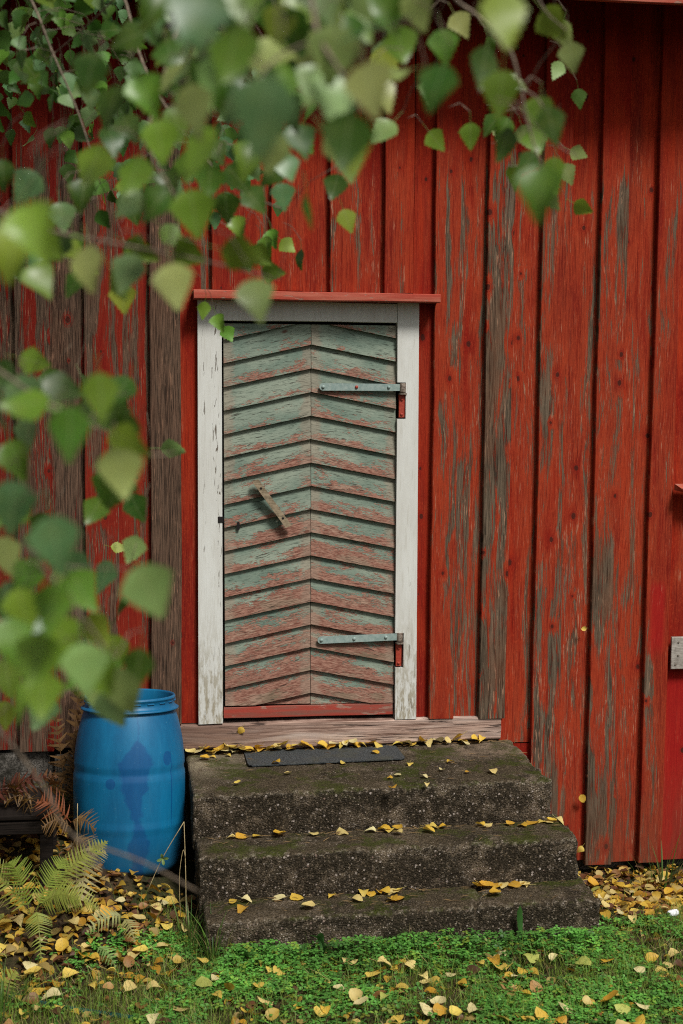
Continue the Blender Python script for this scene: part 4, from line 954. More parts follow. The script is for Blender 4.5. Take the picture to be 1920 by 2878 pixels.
 ((0.79,-3.32,2.763),0.0635,(-0.62,0.08,-0.78),(-0.53,-0.78,0.34),0),
 ((0.437,-3.415,2.542),0.0591,(0.31,-0.25,-0.91),(-0.28,-0.95,0.17),3),
 ((-0.1,-3.68,2.458),0.0531,(0.07,-0.21,-0.98),(-0.23,-0.95,0.19),1),
 ((0.616,-3.404,2.707),0.0578,(0.55,-0.3,-0.78),(-0.43,-0.9,0.04),1),
 ((0.069,-3.13,2.036),0.0607,(0.99,-0.13,-0.08),(-0.15,-0.88,-0.44),2),
 ((0.735,-3.6,2.704),0.0542,(-0.52,0.19,-0.83),(-0.2,-0.97,-0.1),1),
 ((-0.058,-3.561,2.168),0.052,(1.0,-0.01,-0.09),(-0.05,-0.9,-0.42),2),
 ((-0.206,-3.34,2.539),0.0559,(-0.2,-0.08,-0.98),(-0.09,-0.99,0.1),1),
 ((0.277,-3.33,2.422),0.055,(0.95,-0.26,-0.15),(-0.3,-0.9,-0.33),3),
 ((0.307,-3.101,2.743),0.0596,(-0.52,-0.05,-0.85),(-0.45,-0.83,0.32),1),
 ((-0.009,-3.051,2.466),0.0596,(-0.24,-0.25,-0.94),(-0.73,-0.6,0.34),0),
 ((0.225,-3.229,2.543),0.0565,(0.35,-0.16,-0.92),(-0.14,-0.98,0.12),3),
 ((-0.253,-3.245,2.43),0.0559,(0.82,-0.09,-0.57),(-0.01,-0.99,0.14),0),
 ((0.22,-3.023,2.874),0.0608,(0.45,-0.18,-0.87),(-0.52,-0.85,-0.09),0),
 ((0.166,-2.96,2.731),0.0613,(0.47,-0.21,-0.85),(-0.56,-0.82,-0.11),0),
 ((-0.151,-2.933,2.592),0.0613,(-0.47,0.16,-0.87),(-0.31,-0.95,-0.01),1),
 ((0.855,-3.253,2.753),0.0578,(0.32,-0.06,-0.94),(-0.35,-0.93,-0.06),2),
 ((0.098,-3.437,2.623),0.0522,(0.03,-0.34,-0.94),(-0.86,-0.49,0.15),0),
 ((0.25,-3.122,2.488),0.0576,(0.05,-0.25,-0.97),(-0.9,-0.43,0.06),0),
 ((0.206,-3.051,2.771),0.0592,(-0.13,0.04,-0.99),(-0.97,-0.22,0.11),0),
 ((0.277,-2.908,2.875),0.0615,(-0.7,0.21,-0.69),(-0.67,0.14,0.73),4),
 ((0.22,-3.094,2.7),0.0569,(-0.92,0.34,-0.17),(-0.35,-0.55,0.76),4),
 ((0.257,-3.101,2.478),0.0562,(0.3,-0.34,-0.89),(-0.78,-0.62,-0.03),0),
 ((0.176,-2.665,2.789),0.064,(0.32,-0.01,-0.95),(-0.67,-0.71,-0.22),0),
 ((1.051,-2.922,2.722),0.0618,(0.51,0.02,-0.86),(0.04,-1.0,-0.0),2),
 ((-0.189,-3.065,2.86),0.0571,(-0.88,0.22,-0.42),(-0.43,-0.75,0.5),0),
 ((0.003,-3.255,2.562),0.0524,(0.33,0.03,-0.94),(0.11,-0.99,0.0),0),
 ((-0.252,-2.83,2.932),0.0605,(0.23,-0.2,-0.95),(-0.93,-0.32,-0.16),0),
 ((-0.103,-2.657,2.971),0.0631,(-0.0,-0.25,-0.97),(-0.12,-0.96,0.25),1),
 ((0.315,-3.05,2.945),0.0568,(0.45,-0.15,-0.88),(-0.66,-0.72,-0.21),0),
 ((-0.063,-2.902,2.995),0.059,(0.95,-0.32,0.06),(-0.32,-0.94,0.14),0),
 ((-0.217,-3.276,2.865),0.0524,(0.1,-0.19,-0.98),(-0.82,-0.56,0.03),0),
 ((-0.174,-2.632,3.178),0.0636,(0.32,0.02,-0.95),(-0.38,-0.91,-0.15),0),
 ((-0.231,-3.077,2.888),0.0553,(0.16,0.11,-0.98),(-0.18,-0.97,-0.14),4),
 ((-0.179,-3.125,3.035),0.055,(0.57,-0.35,-0.74),(-0.68,-0.7,-0.19),1),
 ((0.213,-2.621,2.916),0.0622,(-0.35,0.05,-0.93),(-0.89,-0.32,0.32),4),
 ((-0.084,-2.921,2.862),0.0571,(0.01,-0.02,-1.0),(-0.1,-0.99,0.02),4),
 ((-0.069,-2.866,2.821),0.0576,(-0.56,0.18,-0.81),(-0.82,0.0,0.57),4),
 ((-0.186,-3.051,3.045),0.0555,(0.45,-0.36,-0.82),(-0.36,-0.91,0.2),1),
 ((0.334,-2.941,2.799),0.0564,(0.43,-0.11,-0.89),(-0.42,-0.9,-0.09),0),
 ((1.049,-2.914,3.068),0.0599,(-0.3,-0.11,-0.95),(-0.13,-0.98,0.16),1),
 ((0.326,-2.896,2.535),0.0564,(0.15,-0.08,-0.99),(-0.48,-0.88,0.0),1),
 ((0.41,-2.913,2.504),0.056,(-0.05,-0.03,-1.0),(-0.91,-0.41,0.06),0),
 ((-0.225,-3.143,2.874),0.0529,(0.56,-0.36,-0.75),(-0.33,-0.92,0.21),0),
 ((-0.198,-2.885,2.961),0.0568,(0.32,-0.35,-0.88),(-0.68,-0.73,0.04),0),
 ((0.31,-2.608,2.789),0.0606,(0.3,-0.26,-0.92),(-0.11,-0.96,0.24),0),
 ((0.797,-3.163,2.96),0.0534,(0.23,-0.01,-0.97),(-0.87,-0.46,-0.2),0),
 ((-0.176,-2.517,2.927),0.0618,(0.99,-0.0,-0.14),(0.09,-0.76,0.64),1),
 ((-0.331,-2.423,3.095),0.0637,(0.38,-0.15,-0.91),(-0.48,-0.88,-0.05),0),
 ((-0.066,-2.589,3.16),0.0611,(0.17,-0.29,-0.94),(-0.71,-0.7,0.09),4),
 ((0.013,-2.529,2.941),0.0611,(0.04,0.13,-0.99),(-0.72,-0.68,-0.12),0),
 ((-0.122,-2.655,2.925),0.0586,(-0.35,-0.26,-0.9),(0.13,-0.96,0.23),1),
 ((-0.086,-2.892,3.019),0.0552,(0.64,-0.04,-0.77),(-0.44,-0.84,-0.32),0),
 ((0.985,-2.564,2.881),0.0616,(-0.12,-0.26,-0.96),(-0.16,-0.95,0.27),2),
 ((-0.275,-2.494,2.992),0.0612,(-0.42,-0.18,-0.89),(-0.39,-0.85,0.35),0),
 ((0.357,-2.716,2.57),0.0566,(0.19,-0.18,-0.96),(-0.44,-0.89,0.08),1),
 ((-0.16,-3.04,2.993),0.0525,(-0.76,-0.18,-0.62),(-0.63,-0.02,0.78),0),
 ((1.084,-2.789,2.995),0.0586,(-0.46,-0.15,-0.88),(0.03,-0.99,0.16),2),
 ((1.053,-3.017,2.618),0.0541,(0.83,-0.3,-0.47),(-0.51,-0.76,-0.4),3),
 ((-0.021,-2.212,2.709),0.0637,(-0.1,-0.18,-0.98),(-0.93,-0.33,0.15),1),
 ((-0.094,-2.694,2.99),0.0567,(0.45,-0.17,-0.88),(-0.02,-0.98,0.19),4),
 ((0.232,-2.489,2.364),0.0585,(0.29,-0.36,-0.89),(-0.38,-0.89,0.24),1),
 ((-0.096,-2.913,2.987),0.053,(0.31,-0.01,-0.95),(-0.76,-0.61,-0.24),4),
 ((1.17,-2.659,2.958),0.0592,(0.14,-0.05,-0.99),(-0.46,-0.89,-0.02),0),
 ((0.378,-2.245,2.57),0.062,(-0.02,0.06,-1.0),(-0.32,-0.94,-0.05),1),
 ((-0.094,-2.535,2.89),0.0579,(-0.25,0.19,-0.95),(-0.05,-0.98,-0.18),4),
 ((0.286,-2.403,2.92),0.0599,(-0.78,-0.01,-0.62),(-0.29,-0.88,0.38),4),
 ((-0.23,-2.424,2.978),0.0595,(-0.08,-0.03,-1.0),(-0.34,-0.94,0.05),0),
 ((-0.077,-2.85,2.932),0.0529,(-0.27,-0.2,-0.94),(-0.78,-0.53,0.34),4),
 ((0.571,-2.454,3.214),0.06,(-0.5,0.18,-0.85),(-0.23,-0.97,-0.07),0),
 ((0.568,-2.469,3.032),0.0591,(-0.05,0.13,-0.99),(-0.79,-0.61,-0.04),0),
 ((-0.297,-2.293,3.152),0.0615,(-0.12,-0.2,-0.97),(0.26,-0.95,0.16),1),
 ((0.231,-2.766,2.737),0.0534,(-0.62,-0.02,-0.78),(-0.74,-0.3,0.6),0),
 ((-0.075,-2.213,3.272),0.0628,(-0.02,-0.1,-0.99),(0.36,-0.93,0.09),1),
 ((-0.262,-2.515,3.129),0.0579,(-0.47,0.04,-0.88),(-0.27,-0.96,0.1),0),
 ((-0.075,-2.804,2.88),0.0521,(0.83,-0.01,-0.56),(-0.35,-0.79,-0.51),1),
 ((0.168,-2.39,2.777),0.0576,(0.07,-0.08,-0.99),(-0.54,-0.84,0.02),0),
 ((-0.163,-2.766,2.87),0.0524,(0.72,-0.35,-0.6),(0.12,-0.79,0.61),4),
 ((-0.058,-2.419,2.719),0.0567,(-0.62,0.06,-0.78),(-0.16,-0.99,0.05),1),
 ((-0.268,-2.77,3.002),0.0523,(0.57,-0.16,-0.81),(0.12,-0.95,0.28),4),
 ((-0.274,-2.029,3.123),0.0628,(0.28,-0.19,-0.94),(-0.28,-0.95,0.11),0),
 ((0.136,-2.419,2.955),0.0568,(0.36,0.0,-0.93),(0.13,-0.99,0.05),0),
 ((0.208,-2.527,2.79),0.0547,(-0.04,0.03,-1.0),(0.08,-1.0,-0.04),0),
 ((1.178,-2.578,2.813),0.0563,(0.94,0.02,-0.34),(-0.09,-0.95,-0.29),2),
 ((-0.068,-1.996,3.264),0.0631,(0.41,0.05,-0.91),(-0.76,-0.52,-0.37),4),
 ((-0.182,-2.416,3.155),0.057,(0.26,-0.23,-0.94),(-0.2,-0.96,0.18),1),
 ((-0.383,-1.968,3.34),0.0638,(0.47,0.04,-0.88),(0.42,-0.89,0.19),4),
 ((-0.368,-1.98,3.08),0.0628,(0.65,-0.18,-0.74),(-0.41,-0.9,-0.15),0),
 ((0.268,-2.41,2.831),0.0561,(0.29,0.0,-0.96),(-0.53,-0.83,-0.16),4),
 ((-0.097,-2.239,3.251),0.0591,(-0.09,-0.02,-1.0),(-0.26,-0.96,0.05),1),
 ((0.41,-2.453,2.568),0.0548,(0.73,-0.13,-0.67),(-0.01,-0.98,0.18),3),
 ((-0.307,-2.046,3.252),0.0617,(0.22,-0.06,-0.97),(-0.1,-0.99,0.04),1),
 ((-0.105,-2.089,3.024),0.0603,(0.52,0.04,-0.85),(-0.75,-0.46,-0.48),1),
 ((0.197,-2.593,2.392),0.0523,(-0.14,0.15,-0.98),(-0.01,-0.99,-0.15),1),
 ((-0.35,-2.009,3.163),0.0616,(-0.95,0.2,-0.24),(-0.29,-0.85,0.44),1),
 ((-0.327,-2.343,3.228),0.057,(-0.16,-0.01,-0.99),(-0.26,-0.96,0.05),0),
 ((0.293,-2.258,2.895),0.0571,(-0.38,0.22,-0.9),(-0.42,-0.9,-0.04),0),
 ((-0.164,-2.656,3.134),0.0521,(0.96,0.02,-0.26),(0.12,-0.92,0.36),0),
 ((-0.226,-2.557,2.97),0.0522,(0.48,-0.13,-0.87),(-0.15,-0.99,0.06),0),
 ((-0.055,-2.273,2.969),0.0556,(0.34,-0.04,-0.94),(0.05,-1.0,0.06),0),
 ((0.249,-2.077,2.828),0.0578,(-0.24,0.1,-0.97),(-0.01,-1.0,-0.1),0),
 ((-0.091,-1.877,3.059),0.0607,(-0.09,-0.23,-0.97),(-0.98,-0.16,0.13),0),
 ((-0.174,-2.452,3.014),0.0531,(-0.05,0.02,-1.0),(-0.88,-0.47,0.04),4),
 ((-0.076,-2.236,3.067),0.056,(-0.43,-0.23,-0.88),(-0.63,-0.62,0.47),0),
 ((-0.319,-2.358,3.066),0.0538,(-0.45,-0.13,-0.88),(-0.44,-0.83,0.35),1),
 ((-0.034,-1.876,3.016),0.0597,(0.06,-0.03,-1.0),(-0.96,-0.27,-0.05),4),
 ((-0.073,-2.307,3.08),0.0532,(0.29,-0.23,-0.93),(0.33,-0.89,0.33),1),
 ((0.13,-2.252,2.875),0.0532,(0.28,-0.1,-0.95),(-0.46,-0.88,-0.05),4),
 ((0.323,-1.46,2.367),0.0624,(0.43,-0.05,-0.9),(-0.01,-1.0,0.05),1),
 ((-0.201,-2.057,3.188),0.0561,(-0.59,-0.08,-0.8),(-0.41,-0.82,0.39),0),
 ((0.333,-1.483,3.036),0.0629,(-0.48,-0.05,-0.88),(-0.37,-0.9,0.25),4),
 ((-0.064,-1.544,1.625),0.0615,(0.98,0.07,-0.18),(0.15,-0.86,0.49),3),
 ((0.212,-2.027,2.836),0.0553,(0.52,-0.21,-0.83),(-0.45,-0.89,-0.06),0),
 ((0.224,-1.579,3.154),0.0613,(-0.33,-0.12,-0.93),(-0.59,-0.75,0.31),0),
 ((-0.181,-1.554,3.344),0.0619,(0.8,-0.36,-0.48),(-0.1,-0.87,0.49),0),
 ((-0.134,-2.118,2.947),0.0539,(-0.31,-0.13,-0.94),(-0.82,-0.46,0.33),4),
 ((-0.184,-2.021,3.209),0.0557,(0.78,-0.14,-0.61),(0.05,-0.96,0.28),1),
 ((-0.241,-2.216,3.159),0.0532,(-0.39,0.14,-0.91),(-0.83,-0.47,0.28),0),
 ((-0.001,-2.127,2.798),0.0532,(0.26,-0.0,-0.96),(-0.09,-1.0,-0.02),0),
 ((0.232,-1.993,2.881),0.055,(-0.8,0.02,-0.6),(-0.32,-0.86,0.39),4),
 ((-0.324,-1.351,3.185),0.0632,(0.69,-0.23,-0.69),(0.11,-0.9,0.41),1),
 ((-0.149,-2.101,3.227),0.0541,(-0.46,-0.26,-0.85),(-0.51,-0.7,0.49),1),
 ((-0.258,-1.903,3.192),0.0564,(0.36,0.01,-0.93),(0.14,-0.99,0.04),4),
 ((-0.221,-2.164,3.248),0.0528,(-0.28,-0.17,-0.94),(-0.63,-0.71,0.32),0),
 ((-0.091,-1.367,3.185),0.0612,(-0.19,-0.01,-0.98),(-0.44,-0.89,0.1),1),
 ((-0.012,-1.846,2.913),0.0548,(-0.07,-0.31,-0.95),(-0.68,-0.68,0.27),0),
 ((-0.065,-1.725,3.238),0.0569,(-0.43,-0.15,-0.89),(-0.59,-0.7,0.4),4),
 ((0.22,-1.547,2.942),0.0581,(0.8,-0.18,-0.57),(0.25,-0.76,0.6),0),
 ((-0.078,-1.633,2.793),0.0562,(0.05,0.06,-1.0),(-1.0,0.04,-0.04),1),
 ((-0.162,-1.628,3.146),0.0565,(0.74,-0.23,-0.63),(-0.17,-0.97,0.15),4),
 ((-0.085,-1.729,3.193),0.0554,(-0.61,-0.1,-0.79),(-0.45,-0.77,0.45),4),
 ((-0.119,-1.395,2.928),0.0584,(0.76,-0.05,-0.65),(0.12,-0.97,0.21),1),
 ((-0.224,-0.954,3.01),0.0633,(0.7,-0.05,-0.71),(-0.11,-0.99,-0.04),0),
 ((-0.12,-1.124,3.084),0.0609,(-0.12,-0.24,-0.96),(-0.98,-0.12,0.15),1),
 ((-0.105,-1.243,3.175),0.0591,(-0.78,0.1,-0.62),(-0.49,-0.72,0.5),1),
 ((-0.245,-1.096,3.218),0.0605,(0.68,-0.32,-0.65),(-0.19,-0.94,0.26),1),
 ((-0.415,-1.283,3.288),0.0586,(0.24,-0.15,-0.96),(-0.83,-0.54,-0.12),1),
 ((-0.254,-1.171,3.286),0.0594,(0.48,-0.33,-0.81),(-0.5,-0.86,0.05),1),
 ((-0.305,-1.661,3.394),0.0543,(0.13,-0.04,-0.99),(-0.39,-0.92,-0.02),0),
 ((-0.127,-1.648,3.436),0.0543,(0.11,0.13,-0.99),(-0.38,-0.91,-0.16),1),
 ((-0.431,-1.337,3.143),0.0569,(-0.16,-0.13,-0.98),(-0.2,-0.97,0.17),0),
 ((-0.117,-1.652,3.388),0.0528,(0.26,-0.3,-0.92),(0.13,-0.93,0.35),1),
 ((-0.409,-0.6,3.373),0.064,(0.3,-0.25,-0.92),(-0.65,-0.76,-0.01),1),
 ((-0.038,-1.208,2.837),0.0562,(0.81,-0.07,-0.58),(0.21,-0.89,0.4),4),
 ((-0.084,-1.284,3.131),0.0539,(0.15,0.09,-0.99),(-0.39,-0.91,-0.14),0),
 ((-0.302,-0.502,3.504),0.0631,(0.04,-0.22,-0.97),(-0.86,-0.5,0.08),1),
 ((-0.39,-0.41,3.653),0.0629,(-0.04,-0.31,-0.95),(0.08,-0.95,0.31),1),
 ((-0.12,-1.622,3.193),0.0561,(0.02,-0.08,-1.0),(-0.99,-0.11,-0.02),4),
 ((-0.055,-1.114,3.124),0.0637,(-0.03,-0.21,-0.98),(-0.82,-0.56,0.14),0),
 ((-0.4,-1.845,3.009),0.0623,(0.77,-0.25,-0.58),(-0.44,-0.87,-0.22),0),
 ((0.054,-2.589,3.191),0.0545,(-0.48,-0.18,-0.86),(-0.87,-0.01,0.49),0),
 ((-0.412,-1.198,3.191),0.0566,(0.91,-0.01,-0.42),(0.11,-0.96,0.27),0),
 ((-0.402,-0.806,3.521),0.0583,(-0.38,-0.06,-0.92),(-0.92,-0.07,0.39),0),
 ((0.066,-2.268,2.988),0.0521,(-0.89,-0.09,-0.45),(-0.17,-0.85,0.51),1),
 ((-0.114,-2.363,3.053),0.0587,(0.1,-0.35,-0.93),(-0.31,-0.9,0.3),0),
 ((-0.226,-2.546,3.002),0.0583,(-0.02,-0.1,-1.0),(-0.16,-0.98,0.1),4),
 ((0.013,-2.487,3.124),0.0565,(0.41,-0.37,-0.84),(-0.76,-0.64,-0.09),0),
 ((-0.224,-1.624,3.158),0.0543,(0.11,0.12,-0.99),(-0.79,-0.59,-0.16),0),
 ((-0.152,-0.897,3.45),0.0567,(0.91,-0.21,-0.36),(-0.31,-0.92,-0.25),4),
 ((-0.073,-1.538,3.429),0.0639,(0.72,-0.33,-0.61),(-0.56,-0.8,-0.23),4),
 ((-0.426,-0.675,3.251),0.0568,(-0.39,-0.25,-0.88),(-0.12,-0.94,0.32),0),
 ((-0.07,-0.958,3.205),0.058,(0.06,0.07,-1.0),(-0.27,-0.96,-0.08),0),
 ((-0.042,-1.314,3.447),0.0603,(0.22,-0.17,-0.96),(-0.96,-0.21,-0.19),0),
 ((-0.035,-0.51,3.224),0.0639,(-0.38,-0.14,-0.91),(-0.22,-0.94,0.24),0),
 ((-0.313,-1.805,2.995),0.0602,(0.57,-0.26,-0.78),(-0.58,-0.8,-0.16),1),
 ((-0.244,-1.26,3.268),0.0599,(0.28,-0.03,-0.96),(-0.9,-0.36,-0.25),0),
 ((-0.214,-2.652,3.011),0.0521,(0.26,-0.34,-0.9),(-0.4,-0.89,0.22),0),
 ((-0.402,-1.73,3.32),0.0575,(0.15,0.1,-0.98),(-0.97,-0.16,-0.16),1),
 ((-0.397,-1.775,3.206),0.0624,(0.34,-0.35,-0.87),(0.13,-0.9,0.41),0),
 ((0.035,-2.404,3.023),0.0584,(-0.8,-0.11,-0.59),(-0.19,-0.89,0.42),0),
 ((-0.196,-1.247,3.312),0.057,(0.02,-0.02,-1.0),(-0.52,-0.85,0.01),0),
 ((-0.122,-0.423,3.688),0.0611,(-0.04,0.1,-0.99),(-0.45,-0.89,-0.07),4),
 ((-0.078,-1.676,3.301),0.0538,(-0.15,0.08,-0.99),(0.13,-0.99,-0.1),1),
 ((-0.369,-2.126,3.155),0.0576,(0.14,-0.0,-0.99),(-0.24,-0.97,-0.03),0),
 ((-0.452,-0.884,3.163),0.0583,(0.66,-0.27,-0.7),(-0.73,-0.45,-0.51),0),
 ((-0.198,-0.825,3.111),0.0585,(-0.94,-0.1,-0.33),(-0.32,-0.13,0.94),1),
 ((-0.004,-1.189,3.123),0.059,(0.08,-0.3,-0.95),(-0.21,-0.94,0.28),0),
 ((-0.36,-1.39,3.358),0.0541,(-0.38,0.11,-0.92),(-0.49,-0.87,0.09),0),
 ((-0.159,-2.044,3.307),0.0567,(0.48,-0.38,-0.79),(-0.87,-0.32,-0.37),0),
 ((-0.216,-2.002,3.042),0.054,(0.15,0.1,-0.98),(-0.67,-0.72,-0.18),0),
 ((-0.005,-0.622,3.447),0.0625,(-0.23,-0.25,-0.94),(-0.2,-0.94,0.29),0),
 ((-0.381,-1.261,3.293),0.0554,(-0.64,0.05,-0.76),(-0.35,-0.91,0.24),0),
 ((-0.075,-1.691,3.185),0.0533,(-0.19,-0.28,-0.94),(-0.12,-0.94,0.31),0),
 ((-0.39,-0.933,3.208),0.0567,(0.52,-0.15,-0.84),(-0.73,-0.58,-0.35),0),
 ((-0.464,-0.988,3.28),0.0605,(0.79,-0.38,-0.47),(-0.6,-0.58,-0.55),1),
 ((0.055,-1.829,3.401),0.0617,(-0.39,-0.05,-0.92),(0.23,-0.97,-0.05),0),
 ((0.044,-2.033,3.164),0.0538,(-0.86,0.09,-0.51),(-0.39,-0.74,0.54),0),
 ((-0.038,-2.365,3.19),0.0615,(-0.37,-0.04,-0.93),(-0.41,-0.89,0.21),0),
 ((0.03,-1.864,3.044),0.0621,(-0.74,0.19,-0.65),(-0.54,-0.74,0.4),0),
 ((-0.204,-2.372,3.197),0.0619,(-0.41,0.19,-0.89),(-0.59,-0.8,0.1),0),
 ((-0.005,-1.789,3.031),0.0619,(-0.75,0.19,-0.64),(-0.6,-0.62,0.51),4),
 ((-0.001,-2.841,2.936),0.0549,(0.93,-0.13,-0.36),(-0.07,-0.98,0.16),0),
 ((-0.154,-2.426,2.852),0.06,(0.86,-0.23,-0.47),(-0.41,-0.84,-0.35),0),
 ((-0.23,-2.292,3.127),0.0628,(0.11,-0.15,-0.98),(-0.91,-0.42,-0.04),0),
 ((-0.134,-2.61,2.819),0.0569,(0.76,-0.27,-0.6),(-0.53,-0.79,-0.31),4),
 ((-0.406,-1.563,3.27),0.0604,(0.5,-0.19,-0.85),(-0.11,-0.98,0.15),0),
 ((-0.428,-0.926,3.246),0.0553,(0.14,0.11,-0.98),(-0.63,-0.75,-0.17),0),
 ((0.013,-2.814,2.925),0.0543,(-0.5,0.16,-0.85),(-0.86,0.03,0.51),1),
 ((-0.373,-2.331,3.194),0.0617,(0.4,-0.27,-0.88),(-0.74,-0.65,-0.14),4),
 ((-0.12,-2.302,2.904),0.0529,(-0.83,0.13,-0.55),(-0.56,-0.12,0.82),0),
 ((-0.269,-1.839,3.078),0.0617,(0.77,-0.38,-0.51),(-0.6,-0.7,-0.39),4),
 ((-0.081,-2.655,3.189),0.0557,(0.23,-0.12,-0.97),(-0.84,-0.53,-0.13),4),
 ((-0.181,-2.174,2.898),0.0537,(-0.19,-0.02,-0.98),(-0.24,-0.97,0.07),0),
 ((-0.189,-2.549,2.917),0.0523,(-0.2,-0.04,-0.98),(-0.86,-0.48,0.19),0),
 ((0.001,-2.043,3.056),0.0559,(0.85,-0.01,-0.53),(0.12,-0.97,0.21),0),
 ((-0.181,-1.529,3.031),0.054,(0.06,-0.2,-0.98),(-0.96,-0.27,-0.0),0),
 ((-0.18,-2.797,2.791),0.0557,(-0.17,0.15,-0.97),(-0.63,-0.78,-0.01),0),
 ((-0.201,-1.694,3.387),0.0533,(-0.42,0.19,-0.89),(-0.6,-0.79,0.11),4),
 ((-0.188,-2.694,3.118),0.0553,(0.36,-0.12,-0.93),(-0.14,-0.99,0.08),0),
 ((-0.215,-1.837,3.369),0.0551,(-0.11,0.06,-0.99),(-0.63,-0.77,0.02),0),
 ((-0.116,-2.31,3.133),0.0626,(-0.53,0.19,-0.83),(-0.58,-0.79,0.19),0),
 ((-0.039,-2.056,2.977),0.0613,(0.31,-0.19,-0.93),(0.02,-0.98,0.21),0),
 ((-0.226,-2.221,3.136),0.0605,(-0.18,-0.24,-0.95),(0.02,-0.97,0.24),0),
 ((0.031,-1.74,3.296),0.052,(-0.54,0.04,-0.84),(-0.84,-0.07,0.53),0),
 ((-0.233,-2.602,2.896),0.0547,(-0.91,0.28,-0.32),(-0.34,-0.92,0.16),0),
 ((-0.251,-2.504,3.212),0.0598,(0.52,0.03,-0.85),(-0.15,-0.98,-0.12),0),
 ((-0.074,-1.996,3.015),0.0593,(-0.22,0.14,-0.97),(-0.61,-0.79,0.02),1),
 ((-0.191,-1.145,3.092),0.0546,(0.65,-0.19,-0.73),(-0.15,-0.98,0.12),0),
 ((-0.158,-2.467,2.839),0.0525,(0.12,0.05,-0.99),(-0.16,-0.98,-0.07),1),
 ((-0.127,-1.149,3.405),0.0621,(-0.35,0.12,-0.93),(-0.36,-0.93,0.02),0),
 ((-0.042,-2.272,3.285),0.0528,(-0.17,-0.0,-0.99),(-0.47,-0.88,0.08),4),
 ((-0.242,-1.615,3.211),0.0635,(0.16,-0.2,-0.97),(0.09,-0.97,0.22),0),
 ((-0.205,-2.038,3.275),0.0543,(0.93,-0.11,-0.34),(-0.17,-0.97,-0.15),1),
 ((-0.071,-2.778,3.122),0.0544,(0.87,-0.05,-0.49),(0.04,-0.98,0.18),0),
 ((-0.042,-2.664,3.185),0.0528,(0.08,-0.25,-0.96),(-0.58,-0.8,0.16),1),
 ((-0.078,-1.546,3.167),0.0557,(-0.25,-0.28,-0.93),(-0.55,-0.75,0.37),0),
 ((-0.006,-2.177,2.967),0.0533,(0.25,-0.3,-0.92),(-0.27,-0.93,0.23),0),
 ((0.064,-2.419,2.868),0.0583,(-0.9,-0.03,-0.42),(-0.13,-0.92,0.36),0),
 ((-0.13,-1.235,3.06),0.0572,(0.18,-0.0,-0.98),(-0.97,-0.19,-0.17),0),
 ((-0.031,-1.176,3.513),0.0521,(0.19,0.04,-0.98),(0.14,-0.99,-0.01),4),
 ((-0.39,-2.062,2.93),0.0561,(0.7,-0.14,-0.7),(-0.32,-0.94,-0.13),0),
 ((0.029,-0.768,3.689),0.0625,(-0.64,0.25,-0.72),(-0.75,-0.02,0.66),0),
 ((-0.015,-2.425,2.963),0.0607,(0.78,-0.39,-0.5),(-0.6,-0.7,-0.39),0),
 ((-0.092,-1.661,3.098),0.0537,(-0.48,0.19,-0.85),(-0.82,-0.45,0.36),4),
 ((-0.342,-0.933,3.068),0.0615,(-0.65,0.19,-0.74),(-0.75,-0.0,0.66),4),
 ((-0.304,-2.817,3.108),0.0549,(0.08,0.11,-0.99),(-0.89,-0.44,-0.12),0),
 ((0.017,-2.877,2.906),0.0538,(-0.19,-0.3,-0.93),(0.23,-0.94,0.25),0),
 ((0.035,-1.587,3.122),0.0533,(0.14,0.03,-0.99),(-0.44,-0.9,-0.09),1),
 ((-0.393,-1.9,2.982),0.0587,(-0.33,0.02,-0.94),(-0.88,-0.37,0.3),0),
 ((-0.054,-2.525,2.953),0.0523,(-0.73,0.21,-0.65),(-0.35,-0.93,0.09),1),
 ((-0.423,-1.027,3.247),0.0594,(0.2,-0.32,-0.93),(-0.21,-0.94,0.28),4),
 ((-0.307,-2.64,3.096),0.0557,(0.24,-0.23,-0.94),(-0.46,-0.88,0.1),0),
 ((-0.325,-0.555,3.623),0.0602,(-0.01,0.04,-1.0),(-0.26,-0.96,-0.04),0),
 ((0.034,-1.757,2.988),0.062,(0.25,-0.02,-0.97),(-0.4,-0.91,-0.09),0),
 ((-0.044,-2.184,3.122),0.0633,(0.82,-0.2,-0.53),(-0.43,-0.84,-0.34),0),
 ((-0.33,-1.105,3.4),0.062,(0.53,0.08,-0.84),(-0.48,-0.79,-0.38),4),
 ((-0.416,-0.122,3.58),0.0626,(0.38,0.06,-0.92),(-0.88,-0.28,-0.38),0),
 ((-0.041,-2.32,2.906),0.0595,(-0.29,-0.12,-0.95),(-0.89,-0.33,0.31),0),
 ((-0.339,-1.744,3.171),0.0633,(-0.07,-0.13,-0.99),(-0.04,-0.99,0.13),1),
 ((0.048,-1.274,3.518),0.0572,(-0.33,-0.23,-0.92),(-0.34,-0.88,0.34),0),
 ((-0.126,-2.805,3.073),0.055,(0.93,-0.28,-0.25),(-0.37,-0.83,-0.41),0),
 ((-0.221,-2.952,3.014),0.0528,(-0.49,-0.07,-0.87),(-0.86,0.17,0.48),0),
 ((-0.192,-0.508,3.708),0.0607,(-0.58,0.08,-0.81),(-0.51,-0.81,0.28),1),
 ((0.013,-2.19,3.129),0.0639,(0.0,0.09,-1.0),(-0.56,-0.82,-0.08),0),
 ((-0.311,-1.241,3.445),0.0623,(0.58,-0.01,-0.82),(0.28,-0.93,0.22),0),
 ((-0.365,-2.388,3.174),0.0599,(0.43,-0.31,-0.85),(-0.32,-0.93,0.17),1),
 ((0.018,-2.413,3.098),0.0547,(0.62,-0.38,-0.69),(-0.78,-0.26,-0.57),1),
 ((-0.361,-1.692,2.965),0.0564,(-0.06,-0.08,-1.0),(-0.55,-0.83,0.1),0),
 ((-0.038,-1.469,3.364),0.0598,(-0.29,0.15,-0.95),(-0.37,-0.93,-0.03),0),
 ((-0.324,-1.594,3.015),0.0548,(0.23,-0.35,-0.91),(-0.25,-0.92,0.3),4),
